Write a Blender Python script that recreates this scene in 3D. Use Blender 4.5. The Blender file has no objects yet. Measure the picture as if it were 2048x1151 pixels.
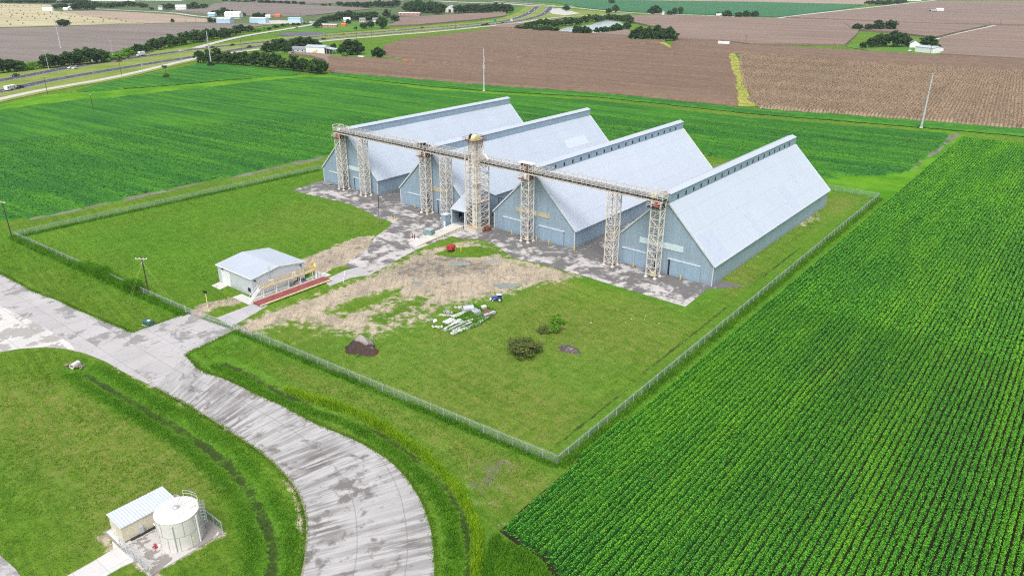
import bpy, math, random
import numpy as np
from mathutils import Matrix, Vector
from mathutils.geometry import tessellate_polygon

scene = bpy.context.scene
COL = scene.collection
random.seed(7)
RNG = np.random.default_rng(11)

# ------------------------------------------------------------------ camera
CAM_H = 74.1
FPX, PITCH, ROLL, YAW = 1474.0022, 0.404787, 0.004751, -0.673418
_fw = np.array([math.cos(PITCH) * math.sin(YAW), math.cos(PITCH) * math.cos(YAW), -math.sin(PITCH)])
_r0 = np.array([math.cos(YAW), -math.sin(YAW), 0.0])
_u0 = np.cross(_r0, _fw)
_rt = math.cos(ROLL) * _r0 + math.sin(ROLL) * _u0
_up = -math.sin(ROLL) * _r0 + math.cos(ROLL) * _u0
cam_data = bpy.data.cameras.new("drone_camera")
cam_data.sensor_fit = 'HORIZONTAL'
cam_data.sensor_width = 36.0
cam_data.lens = FPX / 2048 * 36.0
cam_data.clip_start = 0.5
cam_data.clip_end = 30000
cam = bpy.data.objects.new("drone_camera", cam_data)
COL.objects.link(cam)
cam.matrix_world = Matrix(((_rt[0], _up[0], -_fw[0], 0), (_rt[1], _up[1], -_fw[1], 0),
                           (_rt[2], _up[2], -_fw[2], CAM_H), (0, 0, 0, 1)))
scene.camera = cam

HAZE = 0.00006
# ------------------------------------------------------------------ sky, sun, exposure
SUN_EL, SUN_AZ = math.radians(58), math.radians(150)      # azimuth clockwise from +Y
world = bpy.data.worlds.new("World")
scene.world = world
world.use_nodes = True
wn = world.node_tree.nodes
wl = world.node_tree.links
sky = wn.new('ShaderNodeTexSky')
sky.sky_type = 'NISHITA'
sky.sun_disc = False
sky.sun_elevation = SUN_EL
sky.sun_rotation = SUN_AZ
sky.dust_density = 4.0
sky.ozone_density = 1.0
hsv = wn.new('ShaderNodeHueSaturation')                    # an overcast sky is nearly white
hsv.inputs['Saturation'].default_value = 0.40
hsv.inputs['Value'].default_value = 1.0
wl.new(sky.outputs[0], hsv.inputs['Color'])
wl.new(hsv.outputs[0], wn['Background'].inputs[0])
wn['Background'].inputs[1].default_value = 0.15
sun_data = bpy.data.lights.new("sun", 'SUN')
sun_data.energy = 1.15
sun_data.angle = math.radians(22)
sun_data.color = (1.0, 0.97, 0.92)
sun = bpy.data.objects.new("sun", sun_data)
COL.objects.link(sun)
_sd = Vector((math.sin(SUN_AZ) * math.cos(SUN_EL), math.cos(SUN_AZ) * math.cos(SUN_EL), math.sin(SUN_EL)))
sun.rotation_euler = _sd.to_track_quat('Z', 'Y').to_euler()
scene.view_settings.view_transform = 'Standard'
scene.view_settings.look = 'None'
scene.view_settings.exposure = 0.66
scene.view_settings.gamma = 1.0
scene.cycles.max_bounces = 6
scene.cycles.diffuse_bounces = 3
scene.cycles.transparent_max_bounces = 12
scene.cycles.volume_bounces = 0
scene.cycles.use_adaptive_sampling = False
scene.cycles.use_denoising = False
scene.cycles.denoiser = 'OPENIMAGEDENOISE'
scene.cycles.denoising_input_passes = 'RGB_ALBEDO_NORMAL'
scene.cycles.denoising_prefilter = 'ACCURATE'
scene.cycles.pixel_filter_type = 'BLACKMAN_HARRIS'
scene.cycles.filter_width = 1.15


def G(u, v, z=0.0):
    """ground point seen at a pixel of the photograph"""
    d = _fw + (u - 1024) / FPX * _rt - (v - 575.5) / FPX * _up
    t = (CAM_H - z) / -d[2]
    return (float(t * d[0]), float(t * d[1]))


def GP(pl, z=0.0):
    return [G(a, b, z) for a, b in pl]


def px_m(u, v):
    """photo pixels per metre at a ground point"""
    x, y = G(u, v)
    dep = np.dot(np.array([x, y, -CAM_H]), _fw)
    return FPX / dep


ORD1 = ['', 'first', 'second', 'third', 'fourth', 'fifth', 'sixth', 'seventh', 'eighth', 'ninth', 'tenth', 'eleventh',
        'twelfth', 'thirteenth', 'fourteenth', 'fifteenth', 'sixteenth', 'seventeenth', 'eighteenth', 'nineteenth']
TENS = {20: 'twent', 30: 'thirt', 40: 'fort', 50: 'fift', 60: 'sixt', 70: 'sevent', 80: 'eight', 90: 'ninet'}


def ordinal(n):
    if n < 20:
        return ORD1[n]
    t, r = n // 10 * 10, n % 10
    return TENS[t] + ('ieth' if r == 0 else 'y-' + ORD1[r])


# ------------------------------------------------------------------ object helpers
def tag(o, label=None, cat=None, group=None, kind=None):
    if label: o['label'] = label
    if cat: o['category'] = cat
    if group: o['group'] = group
    if kind: o['kind'] = kind
    return o


def mesh_obj(name, V, F, mat, parent=None, smooth=False, attrs=None):
    me = bpy.data.meshes.new(name)
    me.from_pydata([tuple(v) for v in V], [], F)
    if mat: me.materials.append(mat)
    if smooth:
        me.polygons.foreach_set('use_smooth', [True] * len(me.polygons))
    o = bpy.data.objects.new(name, me)
    COL.objects.link(o)
    if parent: o.parent = parent
    return o


def np_mesh(name, V, Q, mat, smooth=False, attrs=None, parent=None):
    """fast mesh from numpy arrays; Q is (n,k) with k = 3 or 4"""
    me = bpy.data.meshes.new(name)
    V = np.ascontiguousarray(V, dtype=np.float32)
    Q = np.ascontiguousarray(Q, dtype=np.int32)
    n, k = Q.shape
    me.vertices.add(len(V)); me.vertices.foreach_set('co', V.ravel())
    me.loops.add(n * k); me.loops.foreach_set('vertex_index', Q.ravel())
    me.polygons.add(n)
    me.polygons.foreach_set('loop_start', np.arange(0, n * k, k, dtype=np.int32))
    me.polygons.foreach_set('loop_total', np.full(n, k, dtype=np.int32))
    if smooth: me.polygons.foreach_set('use_smooth', np.ones(n, dtype=bool))
    me.update(calc_edges=True)
    for nm, arr in (attrs or {}).items():
        if arr.ndim == 1:
            a = me.attributes.new(nm, 'FLOAT', 'POINT'); a.data.foreach_set('value', arr.astype(np.float32))
        else:
            a = me.attributes.new(nm, 'FLOAT_COLOR', 'POINT'); a.data.foreach_set('color', arr.astype(np.float32).ravel())
    if mat: me.materials.append(mat)
    o = bpy.data.objects.new(name, me)
    COL.objects.link(o)
    if parent: o.parent = parent
    return o


class MB:
    """collects simple shapes into one mesh"""
    def __init__(s): s.v, s.f = [], []

    def add(s, V, F):
        b = len(s.v); s.v += [tuple(q) for q in V]; s.f += [tuple(i + b for i in f) for f in F]; return s

    def box(s, x0, y0, z0, x1, y1, z1):
        return s.add([(x0, y0, z0), (x1, y0, z0), (x1, y1, z0), (x0, y1, z0), (x0, y0, z1), (x1, y0, z1), (x1, y1, z1), (x0, y1, z1)],
                     [(0, 3, 2, 1), (4, 5, 6, 7), (0, 1, 5, 4), (1, 2, 6, 5), (2, 3, 7, 6), (3, 0, 4, 7)])

    def cbox(s, x, y, z0, lx, ly, h): return s.box(x - lx / 2, y - ly / 2, z0, x + lx / 2, y + ly / 2, z0 + h)

    def bar(s, p, q, w=0.1, h=None):
        """square bar between two points"""
        h = h or w
        p, q = Vector(p), Vector(q); d = (q - p)
        if d.length < 1e-6: return s
        d.normalize()
        a = d.cross(Vector((0, 0, 1)))
        if a.length < 1e-3: a = Vector((1, 0, 0))
        a.normalize(); b = a.cross(d)
        a *= w / 2; b *= h / 2
        return s.add([p - a - b, p + a - b, p + a + b, p - a + b, q - a - b, q + a - b, q + a + b, q - a + b],
                     [(0, 3, 2, 1), (4, 5, 6, 7), (0, 1, 5, 4), (1, 2, 6, 5), (2, 3, 7, 6), (3, 0, 4, 7)])

    def tube(s, p, q, r0, r1=None, n=10, cap=True):
        r1 = r0 if r1 is None else r1
        p, q = Vector(p), Vector(q); d = (q - p).normalized()
        a = d.cross(Vector((0, 0, 1)))
        if a.length < 1e-3: a = Vector((1, 0, 0))
        a.normalize(); b = a.cross(d)
        V = []
        for c, r in ((p, r0), (q, r1)):
            for i in range(n):
                t = 2 * math.pi * i / n
                V.append(c + a * (r * math.cos(t)) + b * (r * math.sin(t)))
        F = [(i, (i + 1) % n, n + (i + 1) % n, n + i) for i in range(n)]
        F = [tuple(reversed(f)) for f in F]
        if cap: F += [tuple(range(n)), tuple(reversed(range(n, 2 * n)))]
        return s.add(V, F)

    def lathe(s, x, y, prof, n=24):
        V, F = [], []
        for r, z in prof:
            for i in range(n):
                t = 2 * math.pi * i / n
                V.append((x + r * math.cos(t), y + r * math.sin(t), z))
        for k in range(len(prof) - 1):
            for i in range(n):
                F.append((k * n + i, k * n + (i + 1) % n, (k + 1) * n + (i + 1) % n, (k + 1) * n + i))
        F.append(tuple(reversed(range(n)))); F.append(tuple(range((len(prof) - 1) * n, len(prof) * n)))
        return s.add(V, F)

    def prism(s, prof, y0, y1, axis='y'):
        """extrude a profile of (a, z) along y (or x)"""
        n = len(prof); V = []
        for t in (y0, y1):
            for a, z in prof: V.append((a, t, z) if axis == 'y' else (t, a, z))
        F = [(i, (i + 1) % n, n + (i + 1) % n, n + i) for i in range(n)] + [tuple(reversed(range(n))), tuple(range(n, 2 * n))]
        return s.add(V, F)

    def slab(s, pts, z0, z1):
        """flat polygon of (x,y) with thickness"""
        n = len(pts)
        area = sum(pts[i][0] * pts[(i + 1) % n][1] - pts[(i + 1) % n][0] * pts[i][1] for i in range(n))
        if area < 0: pts = list(reversed(pts))
        tri = tessellate_polygon([[Vector((a, b, 0)) for a, b in pts]])
        V = [(a, b, z0) for a, b in pts] + [(a, b, z1) for a, b in pts]
        F = []
        for t in tri:
            a, b, c = [Vector(pts[i]) for i in t]
            if (b - a).cross(c - a) < 0: t = (t[0], t[2], t[1])
            F.append(tuple(i + n for i in t))
        F += [(i, (i + 1) % n, n + (i + 1) % n, n + i) for i in range(n)]
        return s.add(V, F)

    def build(s, name, mat, parent=None, smooth=False): return mesh_obj(name, s.v, s.f, mat, parent, smooth)


def thing(name, label, cat, loc=(0, 0, 0), rz=0.0, group=None):
    o = bpy.data.objects.new(name, None)
    o.empty_display_size = 0.5
    COL.objects.link(o)
    o.location = loc; o.rotation_euler = (0, 0, rz)
    return tag(o, label, cat, group)


def copy_tree(o, loc=None, rz=None, label=None, group=None, scale=None, parent=None):
    c = o.copy(); COL.objects.link(c)
    if parent: c.parent = parent
    for ch in [k for k in bpy.data.objects if k.parent == o] if not hasattr(o, 'children') else list(o.children):
        copy_tree(ch, parent=c)
    if loc is not None: c.location = loc
    if rz is not None: c.rotation_euler = (0, 0, rz)
    if scale is not None: c.scale = scale if isinstance(scale, tuple) else (scale,) * 3
    if label: c['label'] = label
    if group: c['group'] = group
    return c


# ------------------------------------------------------------------ materials
def srgb(r, g, b):
    f = lambda c: ((c / 255 + 0.055) / 1.055) ** 2.4 if c > 10 else c / 255 / 12.92
    return (f(r), f(g), f(b), 1)


class NT:
    def __init__(s, name):
        s.m = bpy.data.materials.new(name); s.m.use_nodes = True
        s.t = s.m.node_tree; s.b = s.t.nodes['Principled BSDF']
        s.out = s.t.nodes['Material Output']

    def n(s, typ, **kw):
        nd = s.t.nodes.new('ShaderNode' + typ)
        for k, v in kw.items(): setattr(nd, k, v)
        return nd

    def l(s, a, b): s.t.links.new(a, b)

    def val(s, sock, x):
        if isinstance(x, (int, float)): sock.default_value = x
        elif isinstance(x, (tuple, list)): sock.default_value = x if len(x) == len(sock.default_value) else tuple(x)[:len(sock.default_value)]
        else: s.l(x, sock)

    def pos(s, scale=(1, 1, 1), rot=(0, 0, 0), obj=False):
        c = s.n('TexCoord') if obj else s.n('NewGeometry')
        src = c.outputs['Object' if obj else 'Position']
        if any(rot):
            q = s.n('Mapping'); s.l(src, q.inputs[0]); q.inputs['Rotation'].default_value = rot; src = q.outputs[0]
        m = s.n('Mapping'); s.l(src, m.inputs[0]); m.inputs['Scale'].default_value = scale
        return m.outputs[0]

    def noise(s, vec, scale, detail=4, rough=0.55, dist=0.0):
        k = s.n('TexNoise'); s.l(vec, k.inputs['Vector'])
        k.inputs['Scale'].default_value = scale; k.inputs['Detail'].default_value = detail
        k.inputs['Roughness'].default_value = rough; k.inputs['Distortion'].default_value = dist
        return k.outputs[0]

    def ramp(s, fac, lo, hi, a=0.0, b=1.0):
        k = s.n('MapRange'); s.val(k.inputs[0], fac)
        k.inputs[1].default_value = lo; k.inputs[2].default_value = hi
        k.inputs[3].default_value = a; k.inputs[4].default_value = b
        return k.outputs[0]

    def mix(s, fac, a, b):
        k = s.n('Mix', data_type='RGBA'); s.val(k.inputs[0], fac); s.val(k.inputs[6], a); s.val(k.inputs[7], b)
        return k.outputs[2]

    def math(s, op, a, b=0.0):
        k = s.n('Math', operation=op); s.val(k.inputs[0], a); s.val(k.inputs[1], b); return k.outputs[0]

    def attr(s, name):
        k = s.n('Attribute'); k.attribute_name = name; return k

    def bump(s, h, strength=0.5, dist=0.1):
        k = s.n('Bump'); k.inputs['Strength'].default_value = strength; k.inputs['Distance'].default_value = dist
        s.l(h, k.inputs['Height']); s.l(k.outputs[0], s.b.inputs['Normal']); return k

    def fin(s, col, rough=0.8, metal=0.0, spec=None):
        s.val(s.b.inputs['Base Color'], col); s.val(s.b.inputs['Roughness'], rough); s.val(s.b.inputs['Metallic'], metal)
        if spec is not None: s.b.inputs['Specular IOR Level'].default_value = spec
        return s.m


def paint(name, col, var=0.12, scale=0.8, rough=0.55, metal=0.0, streak=False, rust=None, rust_amt=0.0, obj=True, bump=0.0):
    """painted or weathered surface: base colour, patchy fading, optional vertical streaks and rust"""
    t = NT(name)
    p = t.pos(obj=obj)
    f = t.noise(p, scale, 5)
    c = tuple(col)
    lo = tuple(x * (1 - var) for x in c[:3]) + (1,)
    hi = tuple(min(1, x * (1 + var)) for x in c[:3]) + (1,)
    out = t.mix(t.ramp(f, 0.3, 0.7), lo, hi)
    if streak:
        ps = t.pos(scale=(1.6, 1.6, 0.06), obj=obj)
        s2 = t.noise(ps, 1.0, 4, 0.6)
        out = t.mix(t.ramp(s2, 0.45, 0.75, 0, 0.4), out, tuple(x * 0.66 for x in c[:3]) + (1,))
        sp = t.n('SeparateXYZ'); t.l(t.pos(obj=obj), sp.inputs[0])      # ribbed sheets 0.9 m wide
        q = t.math('MULTIPLY', t.math('ADD', sp.outputs[0], sp.outputs[1]), 1 / 0.91)
        w1 = t.n('TexWhiteNoise', noise_dimensions='1D'); t.l(t.math('FLOOR', q), w1.inputs['W'])
        out = t.mix(t.math('MULTIPLY', w1.outputs[0], 0.22), out, tuple(x * 0.82 for x in c[:3]) + (1,))
        out = t.mix(t.ramp(t.math('FRACT', q), 0.82, 0.92, 0, 0.18), out, tuple(x * 0.6 for x in c[:3]) + (1,))
        dirt_ = t.ramp(t.math('ADD', sp.outputs[2], t.math('MULTIPLY', s2, 2.5)), 1.2, 2.4, 0.35, 0)
        out = t.mix(dirt_, out, (0.16, 0.15, 0.12, 1))
    if rust:
        pr = t.pos(scale=(1, 1, 0.35), obj=obj)
        r = t.noise(pr, 1.7, 7, 0.68)
        out = t.mix(t.ramp(r, 0.62 - rust_amt, 0.70 - rust_amt * 0.6), out, rust)
    if bump: t.bump(t.noise(p, scale * 8, 3), bump, 0.02)
    return t.fin(out, rough, metal)


RUST = (0.12, 0.045, 0.02, 1)
M = {}
M['wall_steel'] = paint('faded_blue_steel_siding', (0.285, 0.38, 0.465), 0.07, 0.25, 0.5, 0.1, streak=True)
M['trim'] = paint('pale_trim_metal', (0.62, 0.67, 0.70), 0.06, 0.5, 0.45, 0.2)
M['door_steel'] = paint('blue_door_panel', (0.285, 0.405, 0.51), 0.05, 0.4, 0.45, 0.1, streak=True)
M['dark'] = paint('dark_opening', (0.012, 0.013, 0.015), 0.1, 1, 0.9)
M['tower_white'] = paint('weathered_cream_steel', (0.62, 0.57, 0.50), 0.14, 1.2, 0.6, 0.0, rust=RUST, rust_amt=0.04)
M['gallery_beige'] = paint('beige_gallery_steel', (0.56, 0.49, 0.41), 0.14, 1.0, 0.6, rust=RUST, rust_amt=0.06)
M['galv'] = paint('galvanised_steel', (0.48, 0.51, 0.54), 0.12, 1.3, 0.42, 0.35)
M['rust'] = paint('rusty_steel', (0.16, 0.065, 0.04), 0.3, 1.5, 0.85)
M['yellow'] = paint('safety_yellow_paint', (0.70, 0.50, 0.04), 0.12, 2, 0.5)
M['yellow_cream'] = paint('pale_yellow_machine_paint', (0.66, 0.61, 0.33), 0.14, 1.5, 0.5)
M['red'] = paint('red_paint', (0.40, 0.03, 0.045), 0.15, 1.5, 0.45)
M['white'] = paint('white_paint', (0.76, 0.77, 0.77), 0.06, 1, 0.45)
M['offwhite'] = paint('dirty_white_paint', (0.66, 0.65, 0.62), 0.10, 1.2, 0.5, rust=(0.35, 0.25, 0.17, 1), rust_amt=0.0)
M['black'] = paint('black_rubber', (0.02, 0.02, 0.022), 0.2, 2, 0.8)
M['glass'] = paint('dark_glass', (0.02, 0.025, 0.03), 0.1, 1, 0.08)
M['wood_dark'] = paint('creosote_pole_wood', (0.055, 0.045, 0.038), 0.25, 2, 0.9)
M['wood_pale'] = paint('weathered_grey_wood', (0.50, 0.47, 0.43), 0.15, 2, 0.85)
M['pole_steel'] = paint('galvanised_pole', (0.55, 0.58, 0.61), 0.08, 0.6, 0.4, 0.3)
M['deck_red'] = paint('weathered_red_deck', (0.23, 0.055, 0.06), 0.22, 0.9, 0.7, rust=(0.30, 0.15, 0.14, 1), rust_amt=0.02)
M['blue'] = paint('blue_paint', (0.035, 0.05, 0.36), 0.15, 1.5, 0.4)
M['green_box'] = paint('grey_green_enclosure', (0.20, 0.28, 0.27), 0.1, 1.5, 0.5)
M['dark_green'] = paint('dark_green_enclosure', (0.03, 0.10, 0.075), 0.15, 1.5, 0.5)
M['concrete'] = paint('pale_concrete', (0.52, 0.50, 0.47), 0.14, 0.5, 0.85, rust=(0.26, 0.25, 0.23, 1), rust_amt=0.03, obj=False)
M['cream_wall'] = paint('cream_metal_wall', (0.60, 0.55, 0.42), 0.05, 0.7, 0.5)
M['tank'] = paint('white_bolted_tank_panels', (0.62, 0.605, 0.575), 0.05, 0.9, 0.4)
M['tank_roof'] = paint('white_tank_roof', (0.69, 0.675, 0.645), 0.04, 0.9, 0.4)
M['seam'] = paint('grey_seam_sealant', (0.42, 0.41, 0.39), 0.1, 2, 0.6)
M['office_wall'] = paint('grey_office_siding', (0.56, 0.60, 0.65), 0.05, 0.5, 0.45, 0.1, streak=True)
M['brick'] = paint('pink_brick_wall', (0.45, 0.25, 0.20), 0.15, 0.5, 0.9)
M['roof_grey'] = paint('grey_shingles', (0.22, 0.22, 0.23), 0.15, 0.6, 0.9)
M['blue_steel'] = paint('light_blue_siding', (0.38, 0.56, 0.68), 0.08, 0.4, 0.5)
M['orange'] = paint('orange_paint', (0.60, 0.16, 0.06), 0.15, 1, 0.5)
M['red_brown'] = paint('red_brown_panel', (0.22, 0.085, 0.07), 0.2, 1, 0.7)
M['sign_green'] = paint('highway_sign_green', (0.02, 0.30, 0.20), 0.05, 1, 0.4)
M['polycarb'] = paint('translucent_wall_panel', (0.52, 0.64, 0.66), 0.06, 0.6, 0.35)
M['polycarb_old'] = paint('yellowed_wall_panel', (0.47, 0.43, 0.30), 0.16, 0.9, 0.5, streak=True)


def roof_mat(name, base, seam, pitch_axis_y=True, patch=0.09):
    """galvalume roof: vertical sheet seams each 0.9 m, faint laps and faded sheets"""
    t = NT(name)
    p = t.pos(obj=False)
    sep = t.n('SeparateXYZ'); t.l(p, sep.inputs[0])
    y = sep.outputs[1 if pitch_axis_y else 0]
    cell = t.math('FLOOR', t.math('MULTIPLY', y, 1 / 0.92))
    wn_ = t.n('TexWhiteNoise', noise_dimensions='1D'); t.l(cell, wn_.inputs['W'])
    f = t.noise(p, 0.12, 5)
    lo = tuple(x * (1 - patch) for x in base[:3]) + (1,)
    c = t.mix(t.ramp(f, 0.35, 0.7), lo, base)
    c = t.mix(t.math('MULTIPLY', wn_.outputs[0], 0.14), c, tuple(x * 0.84 for x in base[:3]) + (1,))
    fr = t.math('FRACT', t.math('MULTIPLY', y, 1 / 0.92))
    c = t.mix(t.ramp(fr, 0.80, 0.92, 0, 0.42), c, seam)
    z = sep.outputs[2]
    lap = t.math('FRACT', t.math('MULTIPLY', z, 1 / 4.3))
    c = t.mix(t.ramp(lap, 0.93, 0.985, 0, 0.35), c, seam)
    st = t.noise(t.pos(scale=(0.25, 1.8, 0.25) if pitch_axis_y else (1.8, 0.25, 0.25)), 1.0, 4, 0.65)
    c = t.mix(t.ramp(st, 0.5, 0.75, 0, 0.25), c, seam)
    return t.fin(c, 0.38, 0.25)


M['roof'] = roof_mat('galvalume_roof', (0.55, 0.605, 0.675, 1), (0.40, 0.455, 0.535, 1), patch=0.05)
M['roof_dull'] = roof_mat('dull_galvalume_roof', (0.52, 0.58, 0.655, 1), (0.375, 0.435, 0.515, 1), patch=0.07)
M['roof_x'] = roof_mat('galvalume_office_roof', (0.54, 0.59, 0.66, 1), (0.36, 0.40, 0.46, 1), False)
M['roof_patch'] = paint('replaced_roof_sheet', (0.495, 0.555, 0.64), 0.05, 0.6, 0.4, 0.25, obj=False)
M['roof_patch_light'] = paint('bright_roof_sheet', (0.545, 0.60, 0.67), 0.04, 0.6, 0.4, 0.2, obj=False)


def chainlink():
    t = NT('chain_link_mesh')
    p = t.pos(obj=False)
    sep = t.n('SeparateXYZ'); t.l(p, sep.inputs[0])
    h = t.math('ADD', sep.outputs[0], sep.outputs[1])
    a = t.math('FRACT', t.math('MULTIPLY', t.math('ADD', h, sep.outputs[2]), 11.0))
    b = t.math('FRACT', t.math('MULTIPLY', t.math('SUBTRACT', h, sep.outputs[2]), 11.0))
    m = t.math('MAXIMUM', t.math('LESS_THAN', a, 0.13), t.math('LESS_THAN', b, 0.13))
    t.fin((0.42, 0.45, 0.46, 1), 0.5, 0.4)
    tr = t.n('BsdfTransparent'); mx = t.n('MixShader')
    t.l(m, mx.inputs[0]); t.l(tr.outputs[0], mx.inputs[1]); t.l(t.b.outputs[0], mx.inputs[2])
    t.l(mx.outputs[0], t.out.inputs[0])
    return t.m


M['chainlink'] = chainlink()

# ================================================================== SETTING: ground, roads, fields
def inside(poly, X, Y):
    r = np.zeros(X.shape, bool); n = len(poly)
    for i in range(n):
        x1, y1 = poly[i]; x2, y2 = poly[(i + 1) % n]
        if y1 == y2: continue
        c = ((y1 > Y) != (y2 > Y)) & (X < (x2 - x1) * (Y - y1) / (y2 - y1) + x1)
        r ^= c
    return r


def seg_dist(pl, X, Y, closed=False):
    d = np.full(X.shape, 1e9); n = len(pl)
    for i in range(n if closed else n - 1):
        x1, y1 = pl[i]; x2, y2 = pl[(i + 1) % n]
        L = (x2 - x1) ** 2 + (y2 - y1) ** 2 + 1e-9
        t = np.clip(((X - x1) * (x2 - x1) + (Y - y1) * (y2 - y1)) / L, 0, 1)
        d = np.minimum(d, np.hypot(X - x1 - t * (x2 - x1), Y - y1 - t * (y2 - y1)))
    return d


def soft_poly(poly, X, Y, f):
    """1 inside, falling to 0 over f metres outside and rising over f inside"""
    d = seg_dist(poly, X, Y, True); s = np.where(inside(poly, X, Y), d, -d)
    return np.clip(0.5 + s / (2 * f), 0, 1)


def soft_line(pl, X, Y, w, f):
    return np.clip((w + f - seg_dist(pl, X, Y)) / f, 0, 1)


def vnoise(X, Y, sc, seed=0):
    """cheap smooth value noise in numpy"""
    rg = np.random.default_rng(seed); T = rg.random((256, 256))
    x = X / sc; y = Y / sc
    xi = np.floor(x).astype(int); yi = np.floor(y).astype(int); fx = x - xi; fy = y - yi
    fx = fx * fx * (3 - 2 * fx); fy = fy * fy * (3 - 2 * fy)
    g = lambda a, b: T[a % 256, b % 256]
    return (g(xi, yi) * (1 - fx) + g(xi + 1, yi) * fx) * (1 - fy) + (g(xi, yi + 1) * (1 - fx) + g(xi + 1, yi + 1) * fx) * fy


def smooth_line(pts, per=4):
    """Catmull-Rom through ground points"""
    P = [np.array(p) for p in pts]; P = [2 * P[0] - P[1]] + P + [2 * P[-1] - P[-2]]
    out = []
    for i in range(1, len(P) - 2):
        a, b, c, d = P[i - 1:i + 3]
        for k in range(per):
            t = k / per
            out.append(tuple(0.5 * (2 * b + (c - a) * t + (2 * a - 5 * b + 4 * c - d) * t * t + (3 * b - a - 3 * c + d) * t ** 3)))
    out.append(tuple(P[-2]))
    return out


def offset(pl, w):
    P = np.array(pl); d = np.gradient(P, axis=0); d /= np.hypot(d[:, 0], d[:, 1])[:, None]
    nrm = np.stack([-d[:, 1], d[:, 0]], -1)
    return [tuple(q) for q in P + nrm * w / 2], [tuple(q) for q in P - nrm * w / 2]


FRONT_DITCH = smooth_line(GP([(440, 722), (500, 748), (560, 783), (640, 813), (700, 832), (760, 865), (820, 905), (870, 950), (905, 992), (925, 1035), (933, 1085), (930, 1151)]) + [(-47.5, 50), (-41, 41)])
LAWN_DITCH = smooth_line(GP([(160, 738), (205, 765), (260, 797), (320, 832), (400, 882), (460, 930), (500, 985), (530, 1040), (545, 1090), (538, 1151)]) + [(-67.5, 32), (-60, 21)])
SIDE_DITCH = smooth_line([(-330, 42)] + GP([(0, 520), (60, 550), (140, 592), (200, 615), (250, 640)]))
FENCE_SW, FENCE_GL, FENCE_GR, FENCE_SE = (-247.5, 70.3), (-157.3, 74.6), (-140.5, 76.8), (-56.0, 82.4)
FENCE_NE, FENCE_NW = (-56.9, 281.8), (-240.5, 291.0)

# dense lines near the site, sparse to the horizon: one sheet
gx = np.concatenate([-np.geomspace(7000, 360, 24), np.arange(-340, 30, 0.75), np.geomspace(40, 3000, 20)])
gy = np.concatenate([-np.geomspace(1500, 30, 12), np.arange(-20, 312, 0.75), np.geomspace(330, 7500, 26)])
X, Y = np.meshgrid(gx, gy)
Z = np.zeros_like(X)
near = (X > -345) & (X < 35) & (Y > -25) & (Y < 320)
Z += np.where(near, (vnoise(X, Y, 9, 1) - 0.75) * 0.06, 0)
dF, dL, dS = seg_dist(FRONT_DITCH, X, Y), seg_dist(LAWN_DITCH, X, Y), seg_dist(SIDE_DITCH, X, Y)
Z -= 0.7 * np.exp(-(dF / 1.1) ** 2) + 0.6 * np.exp(-(dL / 1.8) ** 2) + 0.45 * np.exp(-(dS / 1.6) ** 2)
Z -= np.where(near, 0, 0.35)

DIRT = GP([(466, 657), (520, 632), (620, 598), (690, 572), (742, 548), (800, 520), (850, 498), (905, 478), (960, 484), (1020, 515), (1090, 530), (1168, 551), (1125, 560), (1060, 570), (1005, 590), (945, 602), (885, 614), (838, 640), (795, 657), (745, 670), (690, 668), (640, 655), (590, 645), (540, 655), (490, 670)])
STRIP = GP([(600, 520), (660, 496), (715, 474), (748, 470), (742, 500), (705, 520), (690, 530), (640, 547), (612, 541)])
dirt = np.maximum(0.86 * soft_poly(DIRT, X, Y, 5.0), soft_line(GP([(478, 658), (560, 622), (640, 598), (720, 572), (800, 558), (900, 562), (1000, 560), (1110, 550)]), X, Y, 1.6, 4.0) * soft_poly(DIRT, X, Y, 1.5)) + soft_poly(STRIP, X, Y, 1.8)
dirt *= 1 - 0.95 * soft_poly(GP([(655, 622), (700, 600), (790, 578), (800, 590), (745, 612), (690, 630)]), X, Y, 3.0)
dirt *= 1 - 0.75 * soft_poly(GP([(735, 640), (800, 600), (860, 590), (850, 610), (790, 640), (750, 655)]), X, Y, 3.0)
dirt *= 1 - soft_poly(GP([(868, 507), (905, 496), (960, 492), (1003, 505), (960, 514), (900, 515)]), X, Y, 0.8)
dirt *= 1 - soft_poly(GP([(848, 497), (880, 482), (912, 470), (930, 478), (900, 490)]), X, Y, 0.7)
dirt = np.maximum(dirt, 0.9 * soft_line(GP([(375, 645), (410, 612), (450, 605), (468, 603)]), X, Y, 1.2, 2.0))
dirt = np.maximum(dirt, 0.36 * soft_poly(GP([(925, 930), (985, 905), (1045, 925), (1000, 985), (955, 1005)]), X, Y, 4.0))
dirt = np.maximum(dirt, 0.35 * soft_poly(GP([(950, 1060), (1000, 1010), (1010, 1050), (985, 1100)]), X, Y, 2.0))
dirt = np.maximum(dirt, 0.55 * soft_poly(GP([(1500, 455), (1560, 430), (1640, 420), (1640, 440), (1560, 470)]), X, Y, 2.5))
dirt = np.maximum(dirt, 0.7 * soft_line(GP([(630, 1151), (605, 1060), (590, 985), (560, 930), (500, 885), (430, 838), (340, 790), (230, 731)]), X, Y, 0.3, 0.6))
for a in ([(206, 1072), (232, 1062)], [(206, 1072), (228, 1100), (212, 1151)], [(442, 1068), (330, 1132)], [(277, 1120), (309, 1151)]):
    dirt = np.maximum(dirt, 0.8 * soft_line(GP(a), X, Y, 0.5, 0.4))
dark = soft_poly(GP([(755, 542), (840, 507), (905, 508), (985, 520), (1010, 540), (960, 553), (880, 557), (800, 562)]), X, Y, 4.0) * 0.8
dark = np.maximum(dark, 0.55 * soft_poly(STRIP, X, Y, 2.0))
dark = np.maximum(dark, 0.72 * soft_poly(GP([(925, 930), (985, 905), (1045, 925), (1000, 985), (955, 1005)]), X, Y, 3.0))
dF2 = seg_dist(offset(FRONT_DITCH, 0.5)[0], X, Y)
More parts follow.
